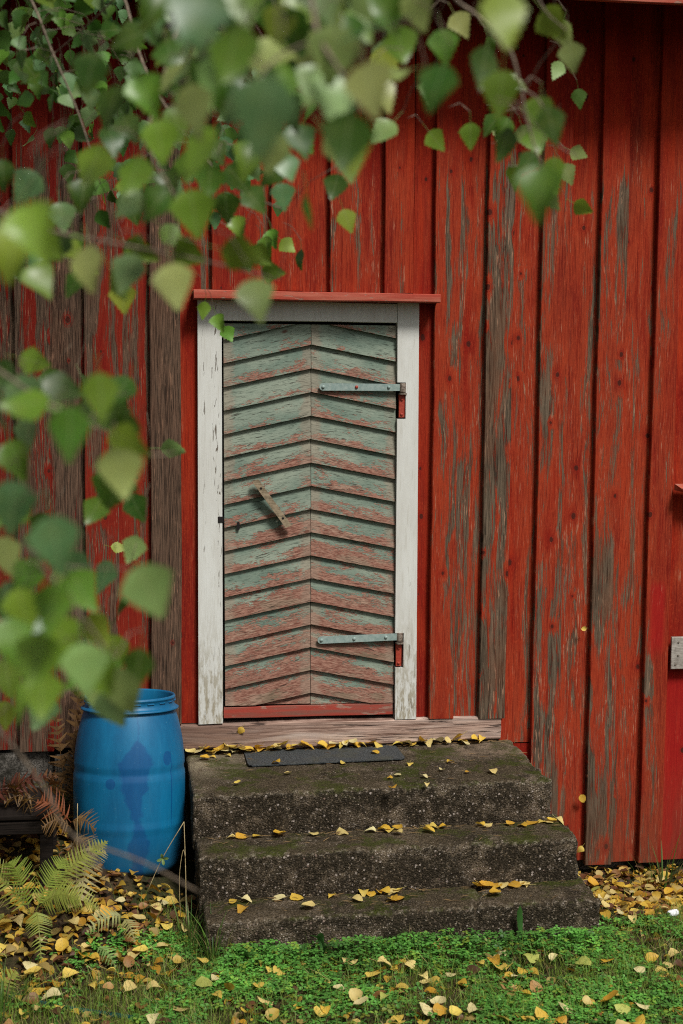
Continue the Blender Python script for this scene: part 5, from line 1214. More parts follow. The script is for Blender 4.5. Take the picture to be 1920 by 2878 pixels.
 ((-0.242,-0.876,3.247),0.0578,(-0.02,-0.25,-0.97),(-0.82,-0.55,0.16),0),
 ((-0.317,-1.944,3.318),0.0529,(-0.99,-0.01,-0.16),(-0.06,-0.89,0.44),1),
 ((-0.019,-2.176,2.9),0.0633,(0.27,-0.12,-0.96),(0.0,-0.99,0.12),0),
 ((-0.01,-1.312,3.439),0.0529,(-0.14,-0.1,-0.99),(-0.11,-0.99,0.11),4),
 ((-0.147,-1.198,3.359),0.0551,(0.97,-0.16,-0.18),(-0.22,-0.87,-0.43),4),
 ((0.298,-2.766,2.727),0.0537,(0.74,-0.24,-0.63),(-0.66,-0.44,-0.61),0),
 ((0.01,-3.028,2.905),0.0522,(0.17,-0.14,-0.98),(0.07,-0.99,0.15),0),
 ((0.258,-3.08,2.818),0.0544,(0.23,-0.34,-0.91),(-0.91,-0.41,-0.08),4),
 ((0.067,-0.743,3.11),0.0622,(-0.41,0.1,-0.91),(-0.83,-0.45,0.32),4),
 ((0.43,-1.674,3.125),0.0637,(-0.36,0.09,-0.93),(-0.36,-0.93,0.05),4),
 ((0.05,-1.965,2.8),0.0619,(0.77,-0.41,-0.5),(-0.06,-0.81,0.58),0),
 ((0.09,-2.107,2.863),0.0635,(0.25,-0.3,-0.92),(-0.6,-0.8,0.1),0),
 ((0.193,-1.501,2.78),0.054,(0.34,-0.1,-0.94),(-0.6,-0.79,-0.13),0),
 ((0.273,-3.065,2.684),0.0526,(0.46,0.05,-0.89),(0.16,-0.99,0.02),0),
 ((0.002,-3.124,2.8),0.0529,(-0.14,-0.14,-0.98),(-0.88,-0.43,0.19),0),
 ((0.304,-1.636,2.922),0.0635,(-0.69,-0.12,-0.71),(-0.71,0.3,0.64),4),
 ((0.154,-2.512,2.961),0.0569,(0.03,0.13,-0.99),(-0.49,-0.87,-0.12),4),
 ((0.227,-2.451,3.028),0.0577,(0.13,-0.03,-0.99),(-0.68,-0.73,-0.07),0),
 ((-0.07,-2.9,2.585),0.0531,(0.52,0.07,-0.85),(-0.38,-0.88,-0.3),0),
 ((-0.092,-2.195,2.758),0.0535,(-0.18,-0.21,-0.96),(-0.51,-0.82,0.27),0),
 ((-0.146,-1.913,3.081),0.0576,(-0.55,-0.02,-0.84),(-0.37,-0.89,0.26),0),
 ((0.023,-1.872,2.797),0.0564,(0.36,0.09,-0.93),(-0.6,-0.75,-0.3),0),
 ((0.229,-2.277,2.8),0.0612,(-0.77,-0.05,-0.64),(-0.54,-0.48,0.69),0),
 ((0.172,-2.712,2.659),0.0584,(-0.32,0.07,-0.94),(-0.89,-0.36,0.28),0),
 ((-0.147,-2.621,2.931),0.0548,(-0.23,-0.18,-0.96),(-0.36,-0.9,0.25),0),
 ((-0.15,-2.725,2.934),0.0583,(0.31,-0.23,-0.92),(-0.1,-0.97,0.21),4),
 ((-0.021,-1.579,3.194),0.0531,(-0.06,-0.02,-1.0),(-0.25,-0.97,0.04),0),
 ((0.361,-1.536,2.867),0.0621,(-0.39,-0.07,-0.92),(-0.07,-0.99,0.11),0),
 ((0.011,-2.345,3.033),0.0538,(0.04,0.05,-1.0),(-0.93,-0.37,-0.05),0),
 ((0.323,-2.349,2.803),0.0632,(-0.61,-0.13,-0.78),(-0.08,-0.97,0.22),0),
 ((0.247,-2.588,2.817),0.0524,(0.12,-0.0,-0.99),(-0.13,-0.99,-0.02),4),
 ((0.177,-2.648,2.728),0.0536,(0.28,-0.35,-0.89),(-0.36,-0.9,0.24),4),
 ((0.228,-2.636,2.737),0.0558,(-0.22,0.05,-0.97),(-0.94,-0.29,0.2),4),
 ((-0.13,-2.502,2.996),0.0524,(0.71,-0.26,-0.66),(-0.5,-0.84,-0.2),0),
 ((0.303,-2.463,2.745),0.0533,(0.85,-0.38,-0.37),(-0.2,-0.88,0.43),4),
 ((-0.021,-1.49,2.893),0.0584,(-0.26,0.09,-0.96),(-0.37,-0.93,0.02),0),
 ((-0.179,-1.659,2.808),0.0524,(0.6,0.07,-0.8),(0.47,-0.84,0.28),4),
 ((0.093,-1.701,2.882),0.0582,(0.75,-0.34,-0.57),(-0.53,-0.82,-0.21),4),
 ((0.201,-3.053,2.909),0.0533,(0.36,-0.35,-0.86),(-0.91,-0.33,-0.25),0),
 ((0.354,-1.824,3.103),0.0535,(0.03,-0.23,-0.97),(0.02,-0.97,0.23),4),
 ((-0.001,-2.936,2.663),0.0547,(-0.61,-0.14,-0.78),(-0.66,-0.45,0.6),0),
 ((0.06,-2.284,2.994),0.0624,(-0.01,-0.09,-1.0),(0.32,-0.94,0.08),0),
 ((0.141,-2.736,2.648),0.0541,(-0.94,0.24,-0.23),(-0.33,-0.78,0.53),4),
 ((0.061,-3.052,2.625),0.0525,(-0.11,-0.3,-0.95),(-0.68,-0.67,0.3),4),
 ((0.013,-2.727,2.643),0.0594,(-0.05,-0.14,-0.99),(-0.79,-0.6,0.13),4),
 ((-0.173,-2.123,2.802),0.0639,(0.11,0.0,-0.99),(-0.14,-0.99,-0.02),0),
 ((-0.006,-2.119,2.805),0.0549,(-0.68,0.14,-0.72),(-0.15,-0.99,-0.05),4),
 ((0.435,-1.333,3.202),0.0638,(0.2,0.1,-0.97),(-0.86,-0.45,-0.23),0),
 ((0.254,-2.889,2.628),0.0528,(-0.93,-0.09,-0.35),(-0.14,-0.81,0.57),4),
 ((-0.144,-2.437,2.884),0.0557,(-0.2,-0.08,-0.98),(-0.86,-0.46,0.22),0),
 ((0.413,-1.577,2.944),0.0609,(-0.01,-0.17,-0.99),(-0.31,-0.94,0.16),4),
 ((0.499,-1.533,2.781),0.0545,(-0.09,-0.06,-0.99),(-0.03,-1.0,0.06),0),
 ((0.342,-2.225,2.811),0.0588,(-0.01,-0.32,-0.95),(-0.99,0.13,-0.04),0),
 ((-0.064,-2.229,2.958),0.0564,(0.02,0.12,-0.99),(0.22,-0.97,-0.11),0),
 ((0.25,-1.512,3.211),0.0639,(-0.28,-0.04,-0.96),(-0.31,-0.94,0.13),4),
 ((0.23,-3.076,2.912),0.0522,(-0.44,0.06,-0.9),(0.08,-0.99,-0.1),0),
 ((0.237,-0.713,3.383),0.0622,(-0.34,0.07,-0.94),(-0.83,-0.5,0.26),0),
 ((0.101,-1.863,3.091),0.0536,(0.37,-0.05,-0.93),(-0.41,-0.9,-0.12),0),
 ((-0.079,-0.64,3.032),0.0628,(0.47,-0.32,-0.82),(-0.28,-0.94,0.2),0),
 ((-0.061,-1.342,2.827),0.0605,(0.54,-0.05,-0.84),(-0.68,-0.61,-0.4),0),
 ((0.322,-2.55,2.999),0.0624,(0.89,0.02,-0.45),(0.19,-0.92,0.34),0),
 ((0.034,-1.769,3.096),0.0547,(-0.53,0.18,-0.83),(-0.43,-0.9,0.08),0),
 ((0.015,-1.928,2.851),0.0591,(-0.19,-0.25,-0.95),(-0.23,-0.93,0.29),0),
 ((0.34,-2.252,2.752),0.0591,(-0.48,-0.19,-0.85),(-0.64,-0.59,0.49),0),
 ((0.248,-2.126,2.676),0.056,(0.09,-0.01,-1.0),(-0.64,-0.77,-0.05),4),
]
TWIGS = [
 ([(0.436,-4.326,2.802),(0.453,-4.335,2.735),(0.487,-4.343,2.707),(0.516,-4.403,2.653),(0.533,-4.411,2.597),(0.545,-4.418,2.538),(0.565,-4.427,2.478)],0.0028),
 ([(0.533,-4.411,2.597),(0.545,-4.466,2.567),(0.568,-4.475,2.512),(0.597,-4.481,2.495)],0.0016),
 ([(0.578,-4.245,2.807),(0.6,-4.253,2.759),(0.616,-4.258,2.734),(0.641,-4.264,2.712)],0.0018),
 ([(0.163,-4.963,2.621),(0.169,-5.001,2.548),(0.174,-5.026,2.507),(0.196,-5.033,2.471),(0.211,-5.038,2.44)],0.003),
 ([(0.174,-5.026,2.507),(0.137,-5.022,2.491),(0.111,-5.042,2.459)],0.0018),
 ([(-0.206,-4.776,2.4),(-0.143,-4.788,2.373),(-0.08,-4.779,2.352),(0.002,-4.711,2.344),(0.09,-4.624,2.336),(0.188,-4.538,2.322)],0.0026),
 ([(-0.219,-4.739,2.245),(-0.144,-4.804,2.208),(-0.09,-4.816,2.172),(-0.044,-4.825,2.149),(0.015,-4.837,2.118),(0.047,-4.841,2.118)],0.0024),
 ([(-0.198,-4.906,2.117),(-0.13,-4.97,2.088),(-0.098,-4.98,2.035),(-0.05,-4.963,1.972),(-0.017,-4.953,1.918)],0.0024),
 ([(-0.098,-4.98,2.035),(-0.063,-4.937,2.012),(0.0,-4.946,2.01)],0.0014),
 ([(-0.171,-4.637,1.794),(-0.13,-4.648,1.745),(-0.099,-4.657,1.702),(-0.071,-4.665,1.653),(0.014,-4.681,1.62),(0.079,-4.675,1.579)],0.0024),
 ([(-0.071,-4.665,1.653),(-0.038,-4.674,1.614),(-0.022,-4.662,1.557)],0.002),
 ([(-0.34,-2.953,3.193),(-0.225,-2.984,3.057),(-0.167,-3.005,2.921),(-0.11,-3.027,2.785),(-0.062,-3.049,2.629)],0.0035),
 ([(-0.083,-3.201,3.133),(-0.011,-3.224,3.005),(0.033,-3.349,2.828),(0.107,-3.476,2.679),(0.201,-3.603,2.556),(0.291,-3.621,2.515)],0.0035),
 ([(0.084,-4.271,2.823),(0.076,-4.331,2.712),(0.05,-4.389,2.606),(0.026,-4.446,2.505),(0.058,-4.509,2.426)],0.003),
 ([(-0.011,-3.224,3.005),(-0.087,-3.116,2.956),(-0.196,-3.004,2.891)],0.002),
]
STEP_LEAVES = [(0.266,0.071,0.065,1),
(0.299,0.099,0.075,1),
(0.32,0.112,0.067,1),
(0.333,0.063,0.052,1),
(0.356,0.123,0.074,1),
(0.382,0.152,0.065,1),
(0.395,0.095,0.066,1),
(0.409,0.165,0.072,1),
(0.416,0.054,0.071,1),
(0.437,0.114,0.079,1),
(0.457,0.175,0.069,1),
(0.466,0.079,0.055,1),
(0.489,0.14,0.07,1),
(0.509,0.218,0.073,1),
(0.517,0.113,0.051,1),
(0.537,0.158,0.071,1),
(0.545,0.086,0.069,1),
(0.569,0.13,0.071,1),
(0.586,0.065,0.063,1),
(0.63,0.123,0.06,1),
(0.649,0.178,0.068,1),
(0.662,0.096,0.057,1),
(0.69,0.116,0.074,1),
(0.71,0.17,0.055,1),
(0.719,0.066,0.067,1),
(0.749,0.078,0.07,1),
(0.779,0.09,0.059,1),
(0.809,0.071,0.055,1),
(0.869,0.072,0.077,1),
(0.898,0.092,0.08,1),
(0.917,0.051,0.069,1),
(0.956,0.11,0.075,1),
(0.975,0.06,0.064,1),
(1.001,0.065,0.059,1),
(1.018,0.015,0.066,1),
(1.051,0.043,0.051,1),
(1.09,0.046,0.067,1),
(1.126,0.05,0.074,1),
(1.211,0.032,0.06,1),
(1.253,0.035,0.078,1),
(1.289,0.008,0.054,1),
(1.317,0.044,0.058,1),
(1.328,-0.005,0.069,1),
(1.359,0.015,0.067,1),
(1.402,0.002,0.076,1),
(1.446,0.013,0.051,1),
(1.49,0.024,0.074,1),
(1.521,0.053,0.053,1),
(1.527,-0.012,0.075,1),
(1.581,0.014,0.069,1),
(1.608,-0.005,0.051,1),
(0.323,-0.131,0.06,2),
(0.363,-0.106,0.042,2),
(0.432,-0.092,0.048,2),
(0.624,-0.274,0.062,2),
(0.66,-0.436,0.045,2),
(0.92,-0.294,0.036,2),
(0.697,-0.01,0.04,2),
(0.784,-0.035,0.056,2),
(1.083,-0.553,0.038,2),
(1.121,-0.524,0.043,2),
(1.23,-0.57,0.04,2),
(1.326,-0.481,0.047,2),
(1.216,-0.685,0.037,2),
(1.533,-0.539,0.063,2),
(1.064,-0.711,0.061,2),
(1.43,-0.527,0.037,2),
(0.438,-0.541,0.038,2),
(1.394,-0.35,0.05,2),
(1.084,-0.168,0.063,2),
(1.206,-0.363,0.057,2),
(0.397,-0.659,0.055,3),
(0.448,-0.648,0.072,3),
(0.51,-0.656,0.052,3),
(0.742,-0.684,0.063,3),
(0.857,-0.67,0.069,3),
(0.975,-0.655,0.061,3),
(1.036,-0.634,0.067,3),
(1.059,-0.648,0.069,3),
(1.09,-0.629,0.055,3),
(1.22,-0.633,0.054,3),
(1.249,-0.63,0.058,3),
(1.279,-0.622,0.053,3),
(1.081,-0.748,0.055,3),
(1.441,-0.612,0.052,3),
(1.47,-0.61,0.059,3),
(1.671,-0.61,0.068,3),
(1.705,-0.59,0.055,3),
(1.733,-0.593,0.062,3),
(1.575,-0.61,0.053,3),
(1.62,-0.722,0.056,3),
(1.216,-0.742,0.06,3),
(0.599,-0.667,0.075,3),
(1.789,-0.6,0.056,3),
(1.75,-0.679,0.054,3),
(0.418,-1.035,0.072,4),
(0.398,-0.855,0.056,4),
(0.45,-0.852,0.059,4),
(0.911,-0.885,0.06,4),
(0.942,-0.914,0.061,4),
(0.975,-0.879,0.047,4),
(0.994,-0.92,0.066,4),
(1.03,-0.866,0.073,4),
(1.053,-0.888,0.051,4),
(1.038,-1.012,0.073,4),
(0.647,-0.886,0.07,4),
(0.572,-0.934,0.065,4),
(0.676,-1.045,0.066,4),
(0.875,-1.001,0.06,4),
(1.378,-0.808,0.065,4),
(1.411,-0.823,0.073,4),
(1.452,-0.807,0.07,4),
(1.482,-0.832,0.063,4),
(1.525,-0.811,0.073,4),
(1.556,-0.799,0.047,4),
(1.577,-0.823,0.059,4),
(1.446,-0.868,0.047,4),
(1.424,-1.022,0.065,4),
(1.011,-1.018,0.066,4),
(1.569,-0.918,0.062,4),
(0.781,-0.932,0.051,4)]

# ------------------------------------------------------------------ birch leaves
def leaf_shape(n=11, serr=.02, wide=.40, blunt=False):
    """half outline of a birch leaf, base (0,0) to tip (0,1)"""
    out = []
    for i in range(1, n):
        t = i / n
        q = max(0.0, (t - .30) / .70)
        wv = wide * ((t / .30) ** .55 if t < .30 else (1 - q) ** 1.25 * (1 + .45 * q))
        if blunt: wv = wide * math.sin(math.pi * min(1, t ** .8 * .97)) ** .62 * (1 - .22 * t)
        out.append((wv + (serr if i % 2 else -serr * .6), t + (.0 if i % 2 else -.015)))
    return out
def leaf_mesh(name, mat, curl=.25, fold=.2, twist=0.0, petiole=.35, n=11, wide=.40, serr=.02, seed=0, blunt=False):
    rr = random.Random(seed); half = leaf_shape(n, serr, wide, blunt); mid = [(0, 0.0)] + [(0, t) for _, t in half] + [(0, 1.0)]
    def bendp(x, t):
        z = abs(x) * fold * 1.2 - curl * (t - .35) ** 2 + .04 * math.sin(t * 7 + seed) * abs(x) * 2
        z += twist * x * (t - .5) * 2
        return (x, t, z)
    V = [bendp(*m) for m in mid]; uv = list(mid); nm = len(V); F = []
    Ls, Rs = [], []
    for x, t in half:
        Ls.append(len(V)); V.append(bendp(-x, t)); uv.append((-x, t))
        Rs.append(len(V)); V.append(bendp(x, t)); uv.append((x, t))
    last = nm - 1
    for side, S in ((-1, Ls), (1, Rs)):
        rows = [0] + S + [last]
        for i in range(len(rows) - 1):
            a, b, m0, m1 = rows[i], rows[i + 1], i, i + 1
            f = [m0, m1, b, a]; f = [v for k, v in enumerate(f) if v not in f[:k]]
            F.append(tuple(f if side < 0 else f[::-1]))
    if petiole:
        b0 = len(V); pr = .013
        for t, zz_ in ((.05, 0.0), (-petiole * .5, .02), (-petiole, .06)):
            for k in range(3):
                a = 2 * math.pi * k / 3; V.append((pr * math.cos(a), t, pr * math.sin(a) + zz_)); uv.append((.0, .02))
        for i in range(2):
            for k in range(3): F.append((b0 + i * 3 + k, b0 + i * 3 + (k + 1) % 3, b0 + (i + 1) * 3 + (k + 1) % 3, b0 + (i + 1) * 3 + k))
    me = bpy.data.meshes.new(name); me.from_pydata(V, [], F); me.update()
    l = me.uv_layers.new(name='UVMap')
    for lp in me.loops: l.data[lp.index].uv = uv[lp.vertex_index]
    me.polygons.foreach_set('use_smooth', [True] * len(me.polygons)); me.materials.append(mat)
    return me
GREEN = [leaf_mesh('leaf', M['leaf'], c, f, tw, .38, 15, wd, .030, i) for i, (c, f, tw, wd) in enumerate([(.12, .10, .1, .40), (.22, .20, .2, .44), (-.1, .08, -.25, .36), (.3, .16, .15, .42), (.45, .55, .1, .40), (-.3, -.15, .35, .45)])]
TINT = [(.050, .130, .013), (.13, .27, .025), (.31, .43, .13), (.23, .35, .035), (.12, .24, .085)]

# ------------------------------------------------------------------ birch tree: trunk stands left of the picture, sprays hang into it
TX, TY = -1.55, -4.15; tz = float(ground_z(TX, TY))
birch = empty('birch_tree', (TX, TY, tz), 'birch tree with green leaves hanging out of focus before the shed', 'tree')
trunk_pts = [(TX, TY, tz - .15), (TX + .03, TY, tz + 1.2), (TX - .02, TY + .05, tz + 2.4), (TX + .08, TY + .1, tz + 3.6), (TX + .1, TY + .2, tz + 5.0), (TX + .2, TY + .2, tz + 6.2)]
tube('trunk', trunk_pts, .105, .035, M['bark'], birch, 14, 6, .12)
for i, (pts, rad) in enumerate(TWIGS): tube('twig', pts, rad, rad * .45, M['twig'], birch, 6, 5, .2)
limbs = [([(TX, TY, tz + 2.3), (-1.2, -4.3, 3.25), (-.7, -4.7, 3.35), (-.25, -5.0, 3.2), TWIGS[3][0][0]], .022), ([(-.7, -4.7, 3.35), (-.3, -4.5, 3.35), (.2, -4.42, 3.2), TWIGS[0][0][0]], .012),
         ([(.2, -4.42, 3.2), (.42, -4.35, 3.15), TWIGS[2][0][0]], .007), ([(TX, TY, tz + 1.9), (-1.2, -4.5, 2.9), (-.8, -4.9, 2.75), TWIGS[5][0][0]], .016), ([(-.8, -4.9, 2.75), (-.65, -4.95, 2.6), TWIGS[6][0][0]], .008),
         ([(TX, TY, tz + 1.5), (-1.2, -4.6, 2.4), (-.8, -5.0, 2.3), TWIGS[7][0][0]], .012), ([(-1.2, -4.6, 2.4), (-.8, -4.75, 2.1), TWIGS[9][0][0]], .009),
         ([(TX, TY + .05, tz + 2.7), (-1.1, -3.7, 3.7), (-.7, -3.3, 3.7), TWIGS[11][0][0]], .02), ([(-1.1, -3.7, 3.7), (-.5, -3.5, 3.75), TWIGS[12][0][0]], .014), ([(-.7, -4.7, 3.35), (-.4, -4.5, 3.4), TWIGS[13][0][0]], .01)]
for pts, rad in limbs: tube('branch', pts, rad, max(.003, rad * .35), M['twig'], birch, 8, 5, .15)
def leaf_matrix(p, ln, t, nrm):
    t = Vector(t).normalized(); n = Vector(nrm); n = (n - t * n.dot(t)).normalized(); x = t.cross(n)
    return Matrix.Translation(Vector(p)) @ Matrix(((x.x, t.x, n.x), (x.y, t.y, n.y), (x.z, t.z, n.z))).to_4x4() @ Matrix.Scale(ln, 4)
def leaf_colour(tint):
    c = TINT[tint]; j = random.uniform(.75, 1.25); return (c[0] * j * random.uniform(.8, 1.3), c[1] * j, c[2] * j)
for i, (p, ln, t, nrm, tint) in enumerate(LEAVES[:290]):
    o = bpy.data.objects.new('leaf', GREEN[(i * 5) % 6]); COL.objects.link(o)
    o.parent = birch; o.matrix_parent_inverse = Matrix.Translation(-Vector(birch.location))
    o.matrix_basis = leaf_matrix(p, ln, t, nrm); o.color = (*leaf_colour(tint), 1)
# smaller leaves behind them, one mass
fv, ft_, fc = [], [], []
for i, (p, ln, t, nrm, tint) in enumerate(LEAVES[290:]):
    me_ = GREEN[(i * 5) % 6]; mw = leaf_matrix(p, ln, t, nrm); b0 = len(fv); c = leaf_colour(tint)
    fv += [tuple(mw @ v.co) for v in me_.vertices]; fc += [c] * len(me_.vertices)
    for pl_ in me_.polygons:
        vi = list(pl_.vertices); ft_ += [(b0 + vi[0], b0 + vi[k], b0 + vi[k + 1]) for k in range(1, len(vi) - 1)]
fol = tri_obj('foliage', np.array(fv), np.array(ft_), M['vleaf'], np.array(fc), birch); fol['kind'] = 'stuff'
# leaf stalks running back to the nearest twig
tp = [q for pts, _ in TWIGS for q in spline(pts, 6)]; sv_, sf_ = [], []
for (p, ln, t, nrm, tint) in LEAVES:
    a = Vector(p) - Vector(t).normalized() * ln * .36; b = min(tp, key=lambda q: (q - a).length_squared)
    if (b - a).length > .16: b = a + (b - a).normalized() * .05 + Vector((0, 0, .03))
    mpt = (a + b) * .5 + Vector((0, 0, .012)); i0 = len(sv_)
    for c in (a, mpt, b):
        for k in range(3): sv_.append(tuple(c + Vector((math.cos(2.094 * k), .3, math.sin(2.094 * k))) * .0008))
    for r2 in (0, 3):
        for k in range(3): sf_ += [(i0 + r2 + k, i0 + r2 + (k + 1) % 3, i0 + r2 + 3 + (k + 1) % 3), (i0 + r2 + k, i0 + r2 + 3 + (k + 1) % 3, i0 + r2 + 3 + k)]
stalks = tri_obj('leaf_stalks', np.array(sv_), np.array(sf_), M['twig'], None, birch); stalks['kind'] = 'stuff'
# unseen rest of the crown; some clusters added to shade the left wall
lt_v = np.array([(0, 0, 0), (.28, .05, .05), (.43, .26, .09), (.41, .54, .07), (.22, .82, .02), (0, 1, -.10), (-.22, .82, .02), (-.41, .54, .07), (-.43, .26, .09), (-.28, .05, .05), (0, .42, 0)], float); lt_t = np.array([(k, (k + 1) % 10, 10) for k in range(10)])
NC = 12000
cc = np.array([(-1.5, -3.9, 4.6), (-1.0, -3.2, 4.6), (-2.1, -4.3, 4.3), (-1.4, -3.9, 5.6), (-2.2, -3.3, 4.2), (-.3, -3.1, 4.5), (-1.9, -2.6, 3.7), (-1.5, -2.1, 3.2), (-1.35, -1.9, 2.2), (-1.9, -2.6, 2.4), (-1.0, -2.3, 4.3), (.1, -2.7, 4.6), (-.2, -1.3, 4.95), (.3, -2.2, 5.9), (-.6, -1.6, 4.8), (-.9, -1.1, 4.25)]); cr = np.array([.8, .75, .7, .8, .7, .65, .7, .6, .5, .7, .6, .5, .45, .6, .55, .4])
ci = rng.integers(0, len(cc), NC); dv = rng.normal(size=(NC, 3)); dv /= np.linalg.norm(dv, axis=1)[:, None]
cp = cc[ci] + dv * (cr[ci] * rng.random(NC) ** .5)[:, None] * np.array([1, 1, .8])
ct = np.array(TINT[1])[None] * rng.uniform(.6, 1.4, (NC, 1)) + rng.uniform(0, .03, (NC, 1)) * np.array([1, .6, 0])
crown = scatter(lt_v, lt_t, cp, rots(rng.uniform(0, 6.28, NC), rng.uniform(.4, 2.2, NC), rng.uniform(0, 6.28, NC)), rng.uniform(.045, .065, NC), ct, 'crown', M['vleaf'], birch)
crown['kind'] = 'stuff'

# ------------------------------------------------------------------ fallen leaves
FALL = [leaf_mesh('fallen_leaf', M['fallen'], c, f, tw, pe, 9, wd, .014, 20 + i, i not in (2, 5)) for i, (c, f, tw, pe, wd) in enumerate([(.3, .15, .2, .4, .42), (-.5, .35, -.2, .3, .44), (.6, .1, .35, .45, .40), (-.25, -.3, .1, 0, .46), (.15, .5, -.3, .3, .38), (.7, .3, 0, .4, .42)])]
YEL = [(.70, .45, .055), (.72, .52, .10), (.64, .37, .03), (.70, .54, .20), (.58, .31, .028), (.70, .60, .30), (.38, .20, .07), (.42, .45, .10)]
def fallen(x, y, z, ln, label, group, tilt=.25, cs=None, az=None):
    o = bpy.data.objects.new('fallen_leaf', random.choice(FALL)); COL.objects.link(o)
    az = random.uniform(0, 6.28) if az is None else az
    rm = Matrix.Rotation(random.uniform(-tilt, tilt), 4, 'X') @ Matrix.Rotation(random.uniform(-tilt, tilt), 4, 'Y') @ Matrix.Rotation(az, 4, 'Z')
    o.matrix_world = Matrix.Translation((x, y, z)) @ rm @ Matrix.Translation((0, -.5 * ln, 0)) @ Matrix.Scale(ln, 4)
    c = random.choice(cs or YEL[:6]); j = random.uniform(.8, 1.12); o.color = (min(.75, c[0] * j), c[1] * j, c[2] * j, 1)
    if group is not None:
        word = ['golden', 'bright yellow', 'orange-yellow', 'pale yellow', 'deep orange', 'creamy yellow', 'brown', 'yellow-green'][YEL.index(c)]
        size = 'small ' if ln < .042 else ('large ' if ln > .06 else '')
        label = size + word + ' ' + label
    return tag(o, label, 'leaf', group)
ZL = {1: ('fallen leaf in the drift against the sill beam', 'leaves in the drift below the door sill', .516, .55), 2: ('fallen leaf lying on the open top landing', 'leaves scattered on the landing', .513, .2),
      3: ('fallen leaf lying on the middle concrete tread', 'leaves on the middle tread', .336, .2), 4: ('fallen leaf lying on the lowest concrete tread', 'leaves on the lowest tread', .158, .2)}
for x, y, ln, zn in STEP_LEAVES:
    lab, gr, z, tl = ZL[zn]; y = {1: min(y, -.045), 2: y, 3: min(y, -.70), 4: min(y, -.935)}[zn]
    if zn == 2 and .5 < x < 1.21 and -.29 < y < -.01: z += .01
    fallen(x, y, z + (x - 1.02) * .012 + (random.uniform(0, .022) if zn == 1 else 0), max(.024, ln * (.88 if zn != 2 else .8)), lab, gr, tl)
for x, z, tl, lab in ((2.084, 1.039, .4, 'small pale leaf caught on the red boards at hip height'), (2.105, .228, .2, 'yellow leaf stuck upright in a joint of the red boards'), (2.10, -.02, .3, 'crumpled tan leaf clinging at the foot of a red board'), (.49, .60, .3, 'yellow leaf standing against the sill beam')):
    o = fallen(x, -.036, z, .04 if z < .9 else .026, lab, None, tl); del_ = o.matrix_world.copy()
    o.matrix_world = Matrix.Translation((x, -.036, z)) @ Matrix.Rotation(math.pi / 2, 4, 'X') @ Matrix.Rotation(random.uniform(-.6, .6) + (3.1 if z < 1 else 1.5), 4, 'Z') @ Matrix.Translation((0, -.02, 0)) @ Matrix.Scale(.045 if z < .9 else .028, 4)
# on the ground: the largest as single leaves, the rest of the litter as one mass
def dens_left(x, y): return sst(.25, -.05, x) * sst(-1.45, -1.15, y)
def dens_right(x, y): return sst(1.8, 1.95, x) * sst(-1.05, -.75, y)
gl = []
while len(gl) < 205:
    x, y = random.uniform(-.62, 2.45), random.uniform(-2.0, -.12)
    if .24 < x < 1.9 and y > -1.2: continue
    if x < .24 and y > -.72: continue
    d = .42 + .35 * float(dens_left(x, y)) + .35 * float(dens_right(x, y)) + .5 * max(0, noise.noise(Vector((x * 2, y * 2, 3))))
    if random.random() > d or any((x - a) ** 2 + (y - b) ** 2 < .0011 for a, b in gl): continue
    gl.append((x, y))
for x, y in gl:
    if y < -1.25 and x < .25: lab, gr = 'fallen leaf in the foreground grass below the ferns', 'leaves in the grass below the ferns'
    elif y < -1.25 and x < 1.0: lab, gr = 'fallen leaf in the clover before the left half of the steps', 'leaves before the left half of the steps'
    elif y < -1.25 and x < 1.75: lab, gr = 'fallen leaf in the clover before the right half of the steps', 'leaves before the right half of the steps'
    elif y < -1.25: lab, gr = 'fallen leaf in the foreground grass at the bottom right', 'leaves in the bottom right grass'
    elif x > 1.7: lab, gr = 'fallen leaf on the earth right of the steps', 'leaves right of the steps'
    else: lab, gr = 'fallen leaf in the litter in front of the blue barrel', 'leaves before the barrel'
    fallen(x, y, float(ground_z(x, y)) + random.uniform(.022, .038), random.uniform(.042, .076), lab, gr, .4, YEL + YEL[1:2] * 2 + YEL[3:4] * 2 + YEL[5:6])
NL = 3100
lx, ly = rng.uniform(-.75, 2.6, NL * 4), rng.uniform(-2.3, 0.0, NL * 4)
pk = .13 + .95 * dens_left(lx, ly) + .95 * dens_right(lx, ly)
ok = (rng.random(NL * 4) < pk) & ~((lx > .26) & (lx < 1.86) & (ly > -1.13)) & ~((lx < .24) & (lx > -.25) & (ly > -.6) & (ly < -.15))
lx, ly = lx[ok][:NL], ly[ok][:NL]; n = len(lx)
pal = np.array([(.64, .40, .05), (.68, .48, .09), (.54, .28, .025), (.62, .40, .05), (.30, .14, .04), (.15, .06, .025), (.46, .33, .10), (.10, .045, .02)])
sm_ = rng.random(n); lc = pal[rng.integers(0, len(pal), n)] * rng.uniform(.65, 1.1, (n, 1))
litter = scatter(lt_v * np.array([.95, 1, 1.9]), lt_t, np.stack([lx, ly, ground_z(lx, ly) + rng.uniform(.002, .028, n)], 1), rots(rng.uniform(0, 6.28, n), rng.normal(0, .45, n), rng.uniform(0, 6.28, n)), np.where(rng.random(n) < .4, rng.uniform(.010, .026, n), rng.uniform(.03, .06, n)), lc, 'leaf_litter', M['vleaf'])
tag(litter, 'brown and yellow leaf litter covering the earth beside the steps', 'leaf litter', kind='stuff')

